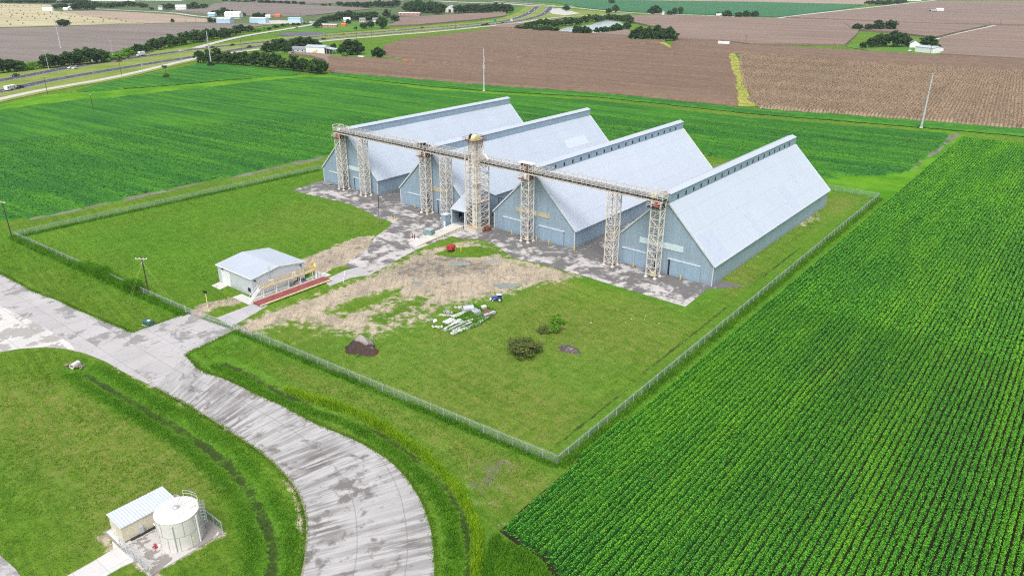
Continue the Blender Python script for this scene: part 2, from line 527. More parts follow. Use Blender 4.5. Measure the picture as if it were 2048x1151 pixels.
dark = np.maximum(dark, 1.25 * np.clip(1.5 - dF2 / 0.6, 0, 1) * np.clip((vnoise(X, Y, 14, 5) - .12) * 5, 0, 1))
dark = np.maximum(dark, 1.2 * np.clip(1.5 - dL / 0.9, 0, 1) * np.clip((vnoise(X, Y, 9, 6) - 0.1) * 4, 0, 1))
dark = np.maximum(dark, 1.0 * soft_line(GP([(1100, 903), (1250, 778), (1380, 672), (1500, 575), (1600, 495)]), X, Y, 0.12, 0.55))
dark = np.maximum(dark, 0.62 * soft_poly(GP([(735, 552), (840, 500), (1000, 512), (1060, 545), (1000, 575), (900, 585), (780, 592), (700, 585)]), X, Y, 6.0) * np.clip((vnoise(X, Y, 6, 41) * .6 + vnoise(X, Y, 2.2, 42) * .4) * 2.2 - .45, 0, 1))
dark = np.maximum(dark, 0.5 * np.clip(dirt * 1.3, 0, 1) * np.clip((vnoise(X, Y, 7, 31) * .6 + vnoise(X, Y, 2.6, 32) * .4) * 2 - .35, 0, 1))
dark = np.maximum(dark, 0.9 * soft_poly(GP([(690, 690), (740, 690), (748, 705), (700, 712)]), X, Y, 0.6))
lush = 0.9 * np.clip((vnoise(X, Y, 22, 3) - 0.45) * 3, 0, 1) * 0.5
for pl, w, f in ((FRONT_DITCH, 2.2, 3.0), ([FENCE_SW, FENCE_GL], 1.5, 4), ([FENCE_GR, FENCE_SE], 1.2, 2.5), ([FENCE_SW, FENCE_NW], 2.5, 5),
                 ([FENCE_SE, FENCE_NE], 2, 4), (LAWN_DITCH, 2.5, 2.5), (GP([(1150, 545), (1370, 615), (1430, 578)]), 1.5, 3), (GP([(400, 690), (470, 672)]), 5, 5)):
    lush = np.maximum(lush, 0.72 * soft_line(pl, X, Y, w, f))
lush = np.maximum(lush, 0.9 * soft_poly(GP([(60, 480), (600, 345), (760, 440), (600, 510), (430, 570), (330, 590)]), X, Y, 12) * (0.35 + 0.65 * vnoise(X, Y, 16, 9)))
lush = np.maximum(lush, soft_poly(GP([(1640, 355), (1800, 350), (1900, 275), (1940, 275), (1800, 390), (1660, 380)]), X, Y, 2))
lush = np.maximum(lush, soft_poly(GP([(1010, 1060), (1060, 1100), (1130, 1151), (960, 1151), (975, 1090)]), X, Y, 2) * 0.5)
dark = np.maximum(dark, 0.62 * soft_line(GP([(1005, 1062), (1045, 1092), (1090, 1122), (1120, 1160)]), X, Y, .7, 1.6))
dry = np.zeros_like(X)
for pl, w, f, a in ((GP([(640, 800), (760, 720), (960, 650), (1040, 605), (1110, 572)]), 2.2, 5, 0.85), (GP([(560, 780), (700, 800), (860, 860), (980, 930)]), 5, 10, 0.7),
                    (GP([(800, 780), (900, 740), (1050, 780), (1100, 850), (1040, 860)]), 4, 12, 0.6), (GP([(1180, 640), (1290, 620), (1330, 700)]), 5, 12, 0.5),
                    (GP([(1440, 570), (1560, 470), (1690, 400)]), 3, 5, 0.7), (GP([(0, 820), (120, 860), (260, 940), (300, 1000)]), 6, 9, 0.75), (GP([(500, 460), (620, 420), (700, 440)]), 4, 10, 0.5),
                    (GP([(1000, 1000), (1080, 950), (1150, 900)]), 1.5, 3, 0.8), (GP([(690, 740), (780, 770), (900, 830)]), 4, 9, 0.7)):
    dry = np.maximum(dry, a * soft_line(pl, X, Y, w, f))
dry = np.maximum(dry, 0.68 * soft_poly(GP([(540, 660), (700, 690), (900, 650), (1100, 590), (1380, 640), (1120, 890), (800, 770)]), X, Y, 10))
MASK = np.stack([np.clip(dirt, 0, 1), np.clip(dark, 0, 1), np.clip(lush, 0, 1), np.clip(dry, 0, 1)], -1)
ny, nx = X.shape
idx = np.arange(nx * ny).reshape(ny, nx)
Q = np.stack([idx[:-1, :-1], idx[:-1, 1:], idx[1:, 1:], idx[1:, :-1]], -1).reshape(-1, 4)


def ground_mat():
    t = NT('mown_grass_and_bare_ground')
    p = t.pos()
    a = t.attr('cover'); s = t.n('SeparateColor'); t.l(a.outputs['Color'], s.inputs[0])
    dirt, dark, lush, dry = s.outputs[0], s.outputs[1], s.outputs[2], a.outputs['Alpha']
    n1 = t.noise(p, 0.045, 4); n2 = t.noise(p, 0.42, 6, 0.66); n3 = t.noise(p, 1.7, 5, 0.72); n4 = t.noise(p, 5.0, 3, 0.75)
    mow = t.noise(t.pos(scale=(0.02, 0.9, 1), rot=(0, 0, math.radians(10))), 1.0, 3, 0.6)
    g = t.mix(t.ramp(n1, 0.35, 0.65), (0.086, 0.182, 0.014, 1), (0.132, 0.238, 0.022, 1))
    g = t.mix(t.ramp(n2, 0.45, 0.70, 0, 0.62), g, (0.200, 0.265, 0.040, 1))
    g = t.mix(t.ramp(mow, 0.45, 0.62, 0, 0.42), g, (0.052, 0.115, 0.012, 1))
    mow2 = t.noise(t.pos(scale=(0.75, 0.015, 1), rot=(0, 0, math.radians(4))), 1.0, 4, 0.6)
    g = t.mix(t.ramp(mow2, 0.50, 0.66, 0, 0.38), g, (0.060, 0.110, 0.018, 1))
    dr = t.mix(t.ramp(n3, 0.35, 0.65), (0.185, 0.215, 0.042, 1), (0.240, 0.230, 0.075, 1))
    g = t.mix(t.math('MULTIPLY', dry, t.ramp(n2, 0.33, 0.62)), g, dr)
    lu = t.mix(t.ramp(n2, 0.35, 0.65), (0.048, 0.165, 0.012, 1), (0.098, 0.265, 0.018, 1))
    g = t.mix(t.math('MULTIPLY', lush, t.ramp(n2, 0.2, 0.55, 0.25, 0.9)), g, lu)
    g = t.mix(t.ramp(n3, 0.50, 0.72, 0, 0.85), g, (0.030, 0.080, 0.008, 1))
    g = t.mix(t.ramp(n4, 0.55, 0.75, 0, 0.55), g, (0.175, 0.255, 0.036, 1))
    di = t.mix(t.ramp(n2, 0.35, 0.65), (0.37, 0.30, 0.215, 1), (0.53, 0.455, 0.35, 1))
    di = t.mix(t.ramp(n3, 0.50, 0.72, 0, 0.35), di, (0.29, 0.24, 0.175, 1))
    rut = t.noise(t.pos(scale=(0.9, 0.12, 1), rot=(0, 0, math.radians(-40))), 1.0, 4, 0.6)
    di = t.mix(t.ramp(rut, 0.48, 0.64, 0, 0.6), di, (0.25, 0.215, 0.165, 1))
    di = t.mix(t.ramp(t.noise(p, 0.13, 5, 0.65), 0.50, 0.68, 0, 0.7), di, (0.27, 0.23, 0.18, 1))
    fac = t.ramp(t.math('ADD', dirt, t.math('ADD', t.math('MULTIPLY', t.math('SUBTRACT', n2, 0.5), 2.0), t.math('MULTIPLY', t.math('SUBTRACT', n3, 0.5), 1.0))), 0.36, 0.66)
    c = t.mix(fac, g, di)
    dk = t.mix(t.ramp(n3, 0.4, 0.6), (0.016, 0.030, 0.007, 1), (0.050, 0.075, 0.020, 1))
    dk = t.mix(t.ramp(dirt, 0.1, 0.35), dk, t.mix(t.ramp(n3, 0.4, 0.6), (0.085, 0.076, 0.066, 1), (0.19, 0.175, 0.16, 1)))
    fd = t.ramp(t.math('ADD', dark, t.math('ADD', t.math('MULTIPLY', t.math('SUBTRACT', n2, 0.5), 2.4), t.math('MULTIPLY', t.math('SUBTRACT', n3, 0.5), 1.8))), 0.55, 0.95, 0, 0.9)
    c = t.mix(fd, c, dk)
    k = t.math('ADD', t.math('MULTIPLY', n4, 0.6), n3)
    t.bump(k, 0.8, 0.28)
    return t.fin(c, t.ramp(fd, 0, 1, 0.95, 0.6), 0, 0.06)


M['ground'] = ground_mat()
ground = np_mesh('ground', np.stack([X, Y, Z], -1).reshape(-1, 3), Q, M['ground'], True, {'cover': MASK.reshape(-1, 4)})
tag(ground, 'mown green grass ground with bare dirt patches around the grain sheds', kind='structure')


# ---------------------------------------------------------------- concrete and asphalt
def concrete_mat(name, light, dark, wet=0.5, joint=4.6, uv=False, streak=None, crack=True, edge=0.06, slab=0.0, nsc=0.35, front=0.0):
    t = NT(name)
    p = t.n('UVMap').outputs[0] if uv else t.pos()
    sep = t.n('SeparateXYZ'); t.l(p, sep.inputs[0])
    n1 = t.noise(p, 0.10, 4); n2 = t.noise(p, nsc, 7, 0.66, 0.3); n3 = t.noise(p, 2.4, 5, 0.7)
    c = t.mix(t.ramp(n1, 0.35, 0.65), tuple(x * 0.86 for x in light[:3]) + (1,), light)
    c = t.mix(t.ramp(n3, 0.45, 0.7, 0, 0.25), c, tuple(x * 0.7 for x in light[:3]) + (1,))
    if streak:
        m = t.n('Mapping'); t.l(p, m.inputs[0]); m.inputs['Scale'].default_value = streak
        sn = t.noise(m.outputs[0], 1.0, 6, 0.68)
        big = t.ramp(t.noise(p, 0.06, 3), 0.38, 0.62)
        f = t.math('MULTIPLY', t.ramp(sn, 0.44, 0.55), t.math('ADD', 0.20, t.math('MULTIPLY', big, 0.80)))
        c = t.mix(f, c, (0.115, 0.105, 0.098) + (1,))
    cells = t.n('TexWhiteNoise', noise_dimensions='2D')
    cm = t.n('Mapping'); t.l(p, cm.inputs[0]); cm.inputs['Scale'].default_value = (1 / joint, 1 / joint, 1)
    cv = t.n('VectorMath', operation='FLOOR'); t.l(cm.outputs[0], cv.inputs[0]); t.l(cv.outputs[0], cells.inputs[0])
    c = t.mix(t.math('MULTIPLY', cells.outputs[0], 0.3), c, tuple(x * 0.72 for x in light[:3]) + (1,))
    if front:                                              # moss and water stains, thickened along the shed fronts as painted contact shade
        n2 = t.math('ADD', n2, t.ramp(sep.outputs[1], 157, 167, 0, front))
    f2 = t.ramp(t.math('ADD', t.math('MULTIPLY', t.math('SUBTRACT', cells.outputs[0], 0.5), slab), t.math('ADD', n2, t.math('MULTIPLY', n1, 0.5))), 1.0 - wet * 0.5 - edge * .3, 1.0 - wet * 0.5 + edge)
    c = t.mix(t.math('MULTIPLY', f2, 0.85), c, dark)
    for k, sc in ((0, 7.1 if uv else joint), (1, joint)):
        fr = t.math('FRACT', t.math('MULTIPLY', sep.outputs[k], 1 / sc))
        c = t.mix(t.ramp(t.math('ABSOLUTE', t.math('SUBTRACT', fr, 0.5)), 0.485, 0.495, 0, 0.55), c, tuple(x * 0.35 for x in light[:3]) + (1,))
    if crack:
        v = t.n('TexVoronoi', feature='DISTANCE_TO_EDGE'); t.l(p, v.inputs['Vector']); v.inputs['Scale'].default_value = 0.22
        c = t.mix(t.ramp(v.outputs[0], 0.004, 0.012, 0.35, 0), c, tuple(x * 0.3 for x in light[:3]) + (1,))
    return t.fin(c, t.ramp(f2, 0, 1, 0.85, 0.45), 0, 0.3)


M['road_conc'] = concrete_mat('grooved_road_concrete', (0.46, 0.448, 0.445, 1), (0.135, 0.125, 0.112, 1), 0.40, 5.2, True, (0.08, 1.0, 1), False, 0.08, 0.05)
M['pad_conc'] = concrete_mat('wet_pavement_concrete', (0.45, 0.435, 0.435, 1), (0.215, 0.205, 0.195, 1), 0.42, 5.4, False, None, True, 0.04, 0.10, 0.16)
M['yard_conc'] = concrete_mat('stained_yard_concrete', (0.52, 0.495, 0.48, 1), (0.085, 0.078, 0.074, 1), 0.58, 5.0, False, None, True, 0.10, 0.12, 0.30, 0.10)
M['new_conc'] = concrete_mat('clean_walk_concrete', (0.60, 0.59, 0.57, 1), (0.42, 0.41, 0.39, 1), 0.25, 3.2, False, None, False, 0.2)
M['wet_pad'] = concrete_mat('damp_tank_pad', (0.52, 0.50, 0.48, 1), (0.20, 0.185, 0.16, 1), 0.56, 20.0, False, None, False, 0.02)
M['lane_conc'] = concrete_mat('scale_lane_concrete', (0.46, 0.45, 0.46, 1), (0.33, 0.32, 0.32, 1), 0.35, 4.0, False, None, True, 0.2)
M['gravel_road'] = paint('pale_gravel_road', (0.46, 0.44, 0.41), 0.12, 0.15, 0.9, obj=False)
M['asphalt'] = paint('dark_highway_asphalt', (0.045, 0.045, 0.058), 0.12, 0.10, 0.85, obj=False)
M['asphalt_lot'] = paint('patchy_asphalt_lot', (0.10, 0.10, 0.12), 0.25, 0.12, 0.85, obj=False)
M['shoulder'] = paint('pale_road_shoulder', (0.34, 0.33, 0.32), 0.12, 0.15, 0.9, obj=False)
M['road_paint'] = paint('worn_road_paint', (0.62, 0.62, 0.58), 0.12, 0.3, 0.7, obj=False)


def sheet(name, poly, z, mat, thick=0.25, label=None):
    return tag(MB().slab(poly, z - thick, z).build(name, mat), label, kind='structure')


def ribbon(name, left, right, z, mat, thick=0.2, vscale=1.0):
    """strip between two edge lines, UV in metres (u across, v along)"""
    n = min(len(left), len(right)); V, F, UV = [], [], []
    s = 0.0; S_ = [0.0]; K = 6
    for i in range(1, n):
        a = (np.array(left[i]) + right[i]) / 2 - (np.array(left[i - 1]) + right[i - 1]) / 2
        s += float(np.hypot(*a)); S_.append(s)
    for i in range(n):
        w = float(np.hypot(*(np.array(left[i]) - right[i])))
        for k in range(K + 1):
            q = np.array(left[i]) * (1 - k / K) + np.array(right[i]) * k / K
            V.append((q[0], q[1], z)); UV.append((w * k / K, S_[i]))
    for i in range(n - 1):
        for k in range(K):
            b = i * (K + 1) + k
            F.append((b, b + 1, b + K + 2, b + K + 1))
    nv = len(V)
    for i in range(n):
        for e in (left, right): V.append((e[i][0], e[i][1], z - thick)); UV.append((0, S_[i]))
    for i in range(n - 1):
        b = i * (K + 1); lo = nv + 2 * i
        F.append((b, b + K + 1, lo + 2, lo)); F.append((b + K, lo + 1, lo + 3, b + K + K + 1))
    o = mesh_obj(name, V, F, mat)
    uv = o.data.uv_layers.new(name='UVMap')
    uv.data.foreach_set('uv', np.array([UV[l.vertex_index] for l in o.data.loops], dtype=np.float32).ravel())
    c = (np.array(V[0]) - V[1]); d = (np.array(V[K + 1]) - V[0])
    if np.cross(d[:2], -c[:2]) > 0: o.data.flip_normals()
    return tag(o, kind='structure')


def resample(pts, n):
    P = np.array(pts); d = np.r_[0, np.cumsum(np.hypot(*np.diff(P, axis=0).T))]
    t = np.linspace(0, d[-1], n)
    return list(zip(np.interp(t, d, P[:, 0]), np.interp(t, d, P[:, 1])))


# curving road in front: left (inner) and right (outer) edge lines
inner = smooth_line(GP([(310, 774), (380, 812), (409, 828), (452, 857), (488, 880), (525, 906), (553, 931), (577, 955), (597, 985), (608, 1015), (614, 1050), (612, 1100), (603, 1151)]) + [(-64, 35.5), (-55, 25)])
outer = smooth_line(GP([(372, 712), (402, 741), (452, 759), (506, 785), (561, 810), (611, 837), (655, 857), (705, 878), (741, 897), (777, 920), (806, 948), (824, 972), (842, 1003), (858, 1045), (866, 1090), (868, 1151)]) + [(-50, 47), (-40, 37)])
ribbon('curved_road', resample(inner, 70), resample(outer, 70), 0.06, M['road_conc'])['label'] = 'curving grey concrete road with dark grooves across it'
sheet('pavement', [(-330, 22)] + [(-330, 40)] + GP([(0, 546), (67, 583), (119, 602), (144, 616), (206, 641), (264, 665), (372, 627), (421, 645), (470, 663), (381, 703), (372, 712), (310, 774), (250, 745), (210, 722), (170, 706), (130, 697), (90, 694), (40, 697), (0, 704)]) + [(-215, 30), (-270, 10)], 0.064, M['pad_conc'], 0.2, 'wide pale concrete pavement with damp patches beside the curved road')
sheet('pavement', [(-240, 38)] + GP([(0, 612), (60, 640), (112, 668), (142, 688), (150, 699), (130, 697), (90, 694), (40, 697), (0, 704)]) + [(-215, 30)], 0.072, concrete_mat('white_slab_concrete', (0.60, 0.58, 0.56, 1), (0.30, 0.285, 0.26, 1), 0.46, 5.4, False, None, False, 0.02, 0.12, 0.2), 0.05, 'whiter concrete slabs with tan damp patches at the left edge')
sheet('pavement', GP([(0, 1109), (30, 1136), (42, 1151)]) + [(-94, 13), (-100, 8), (-108, 14)], 0.05, M['pad_conc'], 0.2, 'corner of white concrete pavement at the bottom left')
# kerb edge along the inner side of the curve
ck = resample(inner, 60)
MBk = MB()
for a, b in zip(ck[:-1], ck[1:]): MBk.bar((a[0], a[1], 0.02), (b[0], b[1], 0.02), 0.22, 0.14)
tag(MBk.build('kerb', paint('dirty_brown_edge', (.27, .23, .19), .25, .8, .95, obj=False)), 'low dirty kerb along the inside of the curved road', kind='structure')
# concrete yard in front of the sheds
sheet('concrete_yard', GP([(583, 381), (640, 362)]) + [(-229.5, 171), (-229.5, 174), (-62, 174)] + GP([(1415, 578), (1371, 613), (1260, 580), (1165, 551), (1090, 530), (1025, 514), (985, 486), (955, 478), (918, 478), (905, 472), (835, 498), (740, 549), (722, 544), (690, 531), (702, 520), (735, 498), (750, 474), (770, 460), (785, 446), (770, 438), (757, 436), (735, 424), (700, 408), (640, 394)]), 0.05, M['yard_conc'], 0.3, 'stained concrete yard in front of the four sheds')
for i in range(3):
    cx0 = (-197.7, -154.0, -111.6)[i]; cx1 = (-184.5, -142.1, -99.2)[i]
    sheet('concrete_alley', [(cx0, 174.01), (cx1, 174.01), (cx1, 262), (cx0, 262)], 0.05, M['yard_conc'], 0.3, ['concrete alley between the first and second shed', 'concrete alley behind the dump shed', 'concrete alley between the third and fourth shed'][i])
sheet('scale_lane', GP([(432, 636), (500, 610), (516, 604), (536, 611), (478, 645), (462, 652)]), 0.07, M['lane_conc'], 0.2, 'narrow concrete lane from the gate up to the red weighbridge')
sheet('scale_lane', GP([(646, 561), (690, 541), (722, 533), (742, 549), (700, 556), (660, 572)]), 0.075, M['lane_conc'], 0.2, 'concrete lane from the weighbridge to the yard')
sheet('office_pad', [(-157.6, 86.9), (-150.4, 86.9), (-150.4, 111.6), (-153.4, 111.6), (-153.4, 89.5), (-157.6, 89.5)], 0.06, M['new_conc'], 0.2, 'clean concrete strip between the office and the weighbridge')
sheet('door_pad', GP([(423, 571), (441, 563), (458, 570), (440, 579)]), 0.06, M['concrete'], 0.2, 'small concrete pad at the white door of the office')
sheet('tank_pad', [(-97.6, 28.6), (-84.2, 28.6), (-84.2, 39.6), (-97.6, 39.6)], 0.12, M['wet_pad'], 0.3, 'damp concrete pad under the white water tank')
sheet('tank_walk', GP([(135, 1151), (180, 1126), (227, 1098), (224, 1082), (276, 1119), (244, 1133), (212, 1151)]) + [(-85.5, 18.5), (-89.8, 15)], 0.10, M['new_conc'], 0.25, 'clean concrete walk leading to the tank pad')

# puddles
def water_mat(name, col, rough):
    t = NT(name); p = t.pos()
    t.bump(t.noise(p, 0.8, 3), 0.03, 0.1)
    return t.fin(t.mix(t.ramp(t.noise(p, 0.1, 4), 0.4, 0.6), col, tuple(x * 1.3 for x in col[:3]) + (1,)), rough, 0, 0.5)


M['pond'] = water_mat('still_pond_water', (0.34, 0.39, 0.40, 1), 0.25)  # pale base colour paints in the reflected bright sky
M['puddle'] = water_mat('muddy_puddle_water', (0.20, 0.22, 0.19, 1), 0.12)


def blob(u, v, ru, rv, n=18, seed=0):
    r = random.Random(seed); out = []
    for i in range(n):
        t = 2 * math.pi * i / n; k = 0.75 + 0.5 * r.random()
        out.append((u + ru * k * math.cos(t), v + rv * k * math.sin(t)))
    return GP(out)


for i, (u, v, a, b, l) in enumerate([(1012, 571, 24, 5, 'grey puddle on the dirt behind the blue tractor'), (918, 527, 22, 4, 'brown puddle on the dirt below the red tank'), (985, 522, 15, 3, 'dark puddle right of the red tank grass'), (835, 566, 12, 3, 'small puddle in the middle of the dirt yard'), (652, 569, 1, 1, '')][:4]):
    sheet('puddle', blob(u, v, a, b, seed=i), 0.085, M['puddle'], 0.2, l)
sheet('pond', GP([(1110, 62), (1122, 58.5), (1137, 54), (1165, 52), (1184, 49.5), (1197, 43.5), (1215, 41), (1240, 44), (1248, 50), (1235, 57), (1200, 66), (1184, 68), (1137, 69), (1118, 68)]), -0.1, M['pond'], 0.2, 'pale pond behind the trees at the top')

# ---------------------------------------------------------------- highway
FAR_L = smooth_line([(-560, 60)] + GP([(0, 161), (140, 135), (260, 117), (398, 98), (510, 86), (640, 72.5), (760, 64), (839, 57), (915, 51), (1005, 43), (1040, 34), (1060, 25), (1075, 13)]))
NEAR_L = smooth_line([(-500, 60)] + GP([(0, 183), (90, 163), (240, 137), (400, 111.5), (510, 94), (627, 80), (760, 69), (839, 62), (915, 56), (1010, 46), (1055, 38.5), (1085, 29.5), (1097, 20), (1102, 13)]))
FRONT_L = smooth_line([(-470, 60)] + GP([(0, 198), (90, 179), (240, 152), (392, 117), (500, 101), (646, 82.5), (760, 72.4), (839, 66), (915, 59), (1010, 49), (1051, 44), (1114, 35), (1171, 32), (1216, 30), (1260, 28)]))
def strip_line(name, pl, w, z, mat, label=None):
    a, b = offset(pl, w)
    o = ribbon(name, a, b, z, mat, 0.15)
    if label: o['label'] = label
    return o


def grass_tone(name, c1, c2, sc=0.05, c3=None):
    t = NT(name); p = t.pos()
    c = t.mix(t.ramp(t.noise(p, sc, 5, 0.62), 0.38, 0.62), c1, c2)
    c = t.mix(t.ramp(t.noise(p, sc * 9, 4, 0.7), 0.5, 0.75, 0, 0.5), c, c3 or tuple(x * 0.55 for x in c1[:3]) + (1,))
    return t.fin(c, 0.95, 0, 0.05)


M['verge'] = grass_tone('highway_verge_grass', (0.15, 0.225, 0.035, 1), (0.24, 0.27, 0.075, 1), 0.03)
M['turnrow'] = grass_tone('bright_turnrow_grass', (0.060, 0.20, 0.010, 1), (0.125, 0.29, 0.014, 1), 0.05)
M['pasture'] = grass_tone('far_pasture', (0.075, 0.125, 0.05, 1), (0.115, 0.155, 0.065, 1), 0.006)
M['farm_lawn'] = grass_tone('farmyard_lawn', (0.075, 0.18, 0.025, 1), (0.12, 0.23, 0.04, 1), 0.03)
a, _ = offset(FAR_L, 52); _, b = offset(FRONT_L, 18)
nn = 60
ribbon('highway_verge', resample(a, nn), resample(b, nn), 0.02, M['verge'], 0.4)['label'] = 'yellow green grass verge and median of the highway'
strip_line('highway_shoulder', FAR_L, 14.0, 0.06, M['shoulder'], 'pale shoulder under the far carriageway')
strip_line('highway_shoulder', NEAR_L, 14.0, 0.06, M['shoulder'], 'pale shoulder under the near carriageway')
strip_line('highway', FAR_L, 12.4, 0.10, M['asphalt'], 'far dark asphalt carriageway of the highway')
strip_line('highway', NEAR_L, 12.4, 0.10, M['asphalt'], 'near dark asphalt carriageway of the highway')
strip_line('frontage_road', FRONT_L, 7.0, 0.10, M['gravel_road'], 'pale frontage road along the near side of the highway')
for pl in (FAR_L, NEAR_L):
    m = MB(); d = 0.0
    for (x1, y1), (x2, y2) in zip(pl[:-1], pl[1:]):
        L = math.hypot(x2 - x1, y2 - y1); k = 0.0
        while k < L:
            f0, f1 = k / L, min(1, (k + 4) / L)
            m.bar((x1 + (x2 - x1) * f0, y1 + (y2 - y1) * f0, 0.11), (x1 + (x2 - x1) * f1, y1 + (y2 - y1) * f1, 0.11), 0.30, 0.02)
            k += 13
    for off in (4.9 * 2, -4.9 * 2):
        e = offset(pl, abs(off))[0 if off > 0 else 1]
        for p, q in zip(e[:-1], e[1:]): m.bar((p[0], p[1], 0.11), (q[0], q[1], 0.11), 0.25, 0.02)
    tag(m.build('lane_markings', M['road_paint']), 'white lane markings on the highway', kind='structure')
strip_line('service_road', smooth_line(GP([(392, 96.5), (415, 89.5), (466, 77), (510, 68.5), (563, 60), (621, 50), (634, 46)])), 9, 0.09, M['gravel_road'], 'pale service road on the far side of the highway')
strip_line('farm_road', smooth_line(GP([(-30, 10), (120, 15), (190, 18), (250, 21), (339, 25.5), (390, 32), (440, 36), (480, 38)])), 9, 0.09, M['gravel_road'], 'pale farm road crossing the far fields')
strip_line('county_road', smooth_line(GP([(985, 3), (1060, 8), (1140, 15), (1200, 21), (1250, 25), (1310, 28), (1364, 29.5), (1420, 31.5), (1500, 35), (1555, 36.5)])), 11, 0.09, M['gravel_road'], 'pale county road past the far farmhouses')
strip_line('county_road', smooth_line(GP([(1555, 36.5), (1590, 32), (1640, 26), (1700, 19.5), (1760, 13), (1870, 1)])), 11, 0.095, M['gravel_road'], 'pale county road running up to the right')
strip_line('overpass_road', smooth_line(GP([(870, 2), (930, 5), (1000, 7), (1060, 11.5), (1110, 13), (1150, 12.5)])), 26, 0.11, M['gravel_road'], 'pale crossing road at the far interchange')
strip_line('farm_track', GP([(1872, 79.5), (1920, 67), (1960, 58), (1990, 51.5)]), 4.5, 0.35, M['gravel_road'], 'pale track leading to the farmyard')
sheet('asphalt_lot', GP([(548, 70), (571, 65), (600, 64), (630, 64), (655, 66.5), (640, 70), (614, 72.5), (575, 72)]), 0.09, M['asphalt_lot'], 0.2, 'dark empty asphalt lot beside the highway')
sheet('industrial_yard', GP([(500, 42), (560, 41), (620, 43), (640, 44), (600, 47.5), (520, 48)]), 0.08, M['gravel_road'], 0.2, 'pale gravel yard by the light blue warehouses')
sheet('interchange_lot', GP([(1090, 18), (1120, 17), (1140, 22), (1160, 27), (1130, 31), (1105, 28)]), 0.08, M['gravel_road'], 0.2, 'pale gravel ground at the interchange')

# ================================================================== CROPS
def crop_grid(name, label, poly, ang, across, along, h, mat, furrow=0.55, jit=0.15, wig=0.8, z0=0.0, seed=0):
    c, s = math.cos(ang), math.sin(ang)
    P = np.array(poly); S = P[:, 0] * c + P[:, 1] * s; T = -P[:, 0] * s + P[:, 1] * c
    ss = np.arange(S.min() - along, S.max() + along * 2, along); tt = np.arange(T.min() - across, T.max() + across * 2, across)
    if len(tt) % 2: tt = np.append(tt, tt[-1] + across)
    rg = np.random.default_rng(seed)
    SS, TT = np.meshgrid(ss, tt)
    X = SS * c - TT * s; Y = SS * s + TT * c
    w = (vnoise(X, Y, 6, seed + 3) - 0.5) * 2 * wig
    ins = inside(poly, X + w, Y + w)
    row = np.arange(len(tt))[:, None] % 2
    H = np.where(row == 0, h, h * furrow) * (1 + (rg.random(SS.shape) - 0.5) * 2 * jit)
    gap = vnoise(X, Y, 9, seed + 8) * 0.6 + rg.random(SS.shape) * 0.4
    H = np.where((gap > 0.9) & (row == 0), H * 0.7, H)
    Z = np.where(ins, H, 0.0) + z0
    J = (rg.random(SS.shape) - 0.5) * along * 0.5
    X = X + J * c; Y = Y + J * s
    ny, nx = SS.shape; idx = np.arange(nx * ny).reshape(ny, nx)
    Q = np.stack([idx[:-1, :-1], idx[:-1, 1:], idx[1:, 1:], idx[1:, :-1]], -1).reshape(-1, 4)
    k = ins.ravel()[Q].any(1); Q = Q[k]
    used = np.zeros(nx * ny, bool); used[Q.ravel()] = True
    new = np.cumsum(used) - 1
    V = np.stack([X, Y, Z], -1).reshape(-1, 3)[used]
    return tag(np_mesh(name, V, new[Q], mat, False, {'tint': rg.random(len(V))}), label, kind='stuff')


def leaf_quads(PX, PY, PZ, size, rg, tilt=0.9, up=1.0):
    """one small tilted leaf quad at every point"""
    n = len(PX)
    a = rg.random(n) * 2 * np.pi
    nrm = np.stack([np.cos(a) * tilt * rg.random(n), np.sin(a) * tilt * rg.random(n), np.full(n, up)], -1)
    nrm /= np.linalg.norm(nrm, axis=1)[:, None]
    b = rg.random(n) * 2 * np.pi
    r = np.stack([np.cos(b), np.sin(b), np.zeros(n)], -1)
    u = r - nrm * (r * nrm).sum(1)[:, None]; u /= np.linalg.norm(u, axis=1)[:, None]
    v = np.cross(nrm, u)
    L = (size * (0.6 + 0.8 * rg.random(n)))[:, None]
    C = np.stack([PX, PY, PZ], -1)
    V = np.stack([C - u * L, C - v * L * 0.55, C + u * L, C + v * L * 0.55], 1).reshape(-1, 3)
    Q = np.arange(4 * n).reshape(n, 4)
    return V, Q, np.repeat(rg.random(n), 4)


def soy_mat(name, ang, dark, mid, light, yellow, leaf=False, row_sc=1.0):
    t = NT(name)
    ps = t.pos(scale=(0.012, 0.22 * row_sc, 1), rot=(0, 0, -ang))
    p = t.pos()
    big = t.noise(p, 0.022, 4, 0.6); st = t.noise(ps, 1.0, 4, 0.65); sm = t.noise(p, 0.5, 4, 0.65)
    c = t.mix(t.ramp(t.math('ADD', t.math('MULTIPLY', big, 0.5), t.math('MULTIPLY', st, 0.5)), 0.40, 0.60), dark, mid)
    c = t.mix(t.ramp(st, 0.50, 0.68, 0, 0.75), c, light)
    c = t.mix(t.ramp(st, 0.44, 0.30, 0, 0.55 if row_sc != 1.0 else 0.1), c, tuple(x * 0.6 for x in dark[:3]) + (1,))
    c = t.mix(t.ramp(sm, 0.60, 0.76, 0, 0.55), c, yellow)
    v = t.attr('tint').outputs['Fac']
    if leaf:
        c = t.mix(t.ramp(v, 0.0, 0.85, 0.5, 0), c, tuple(x * 0.5 for x in dark[:3]) + (1,))
        c = t.mix(t.ramp(v, 0.86, 1.0, 0, 0.55), c, yellow)
        t.fin(c, 0.6, 0, 0.10)
        tl = t.n('BsdfTranslucent'); t.l(c, tl.inputs[0]); mx = t.n('MixShader'); mx.inputs[0].default_value = 0.25
        t.l(t.b.outputs[0], mx.inputs[1]); t.l(tl.outputs[0], mx.inputs[2]); t.l(mx.outputs[0], t.out.inputs[0])
        return t.m
    c = t.mix(t.ramp(v, 0.0, 1.0, 0, 0.45), c, tuple(x * 0.4 for x in dark[:3]) + (1,))
    return t.fin(c, 0.8, 0, 0.06)


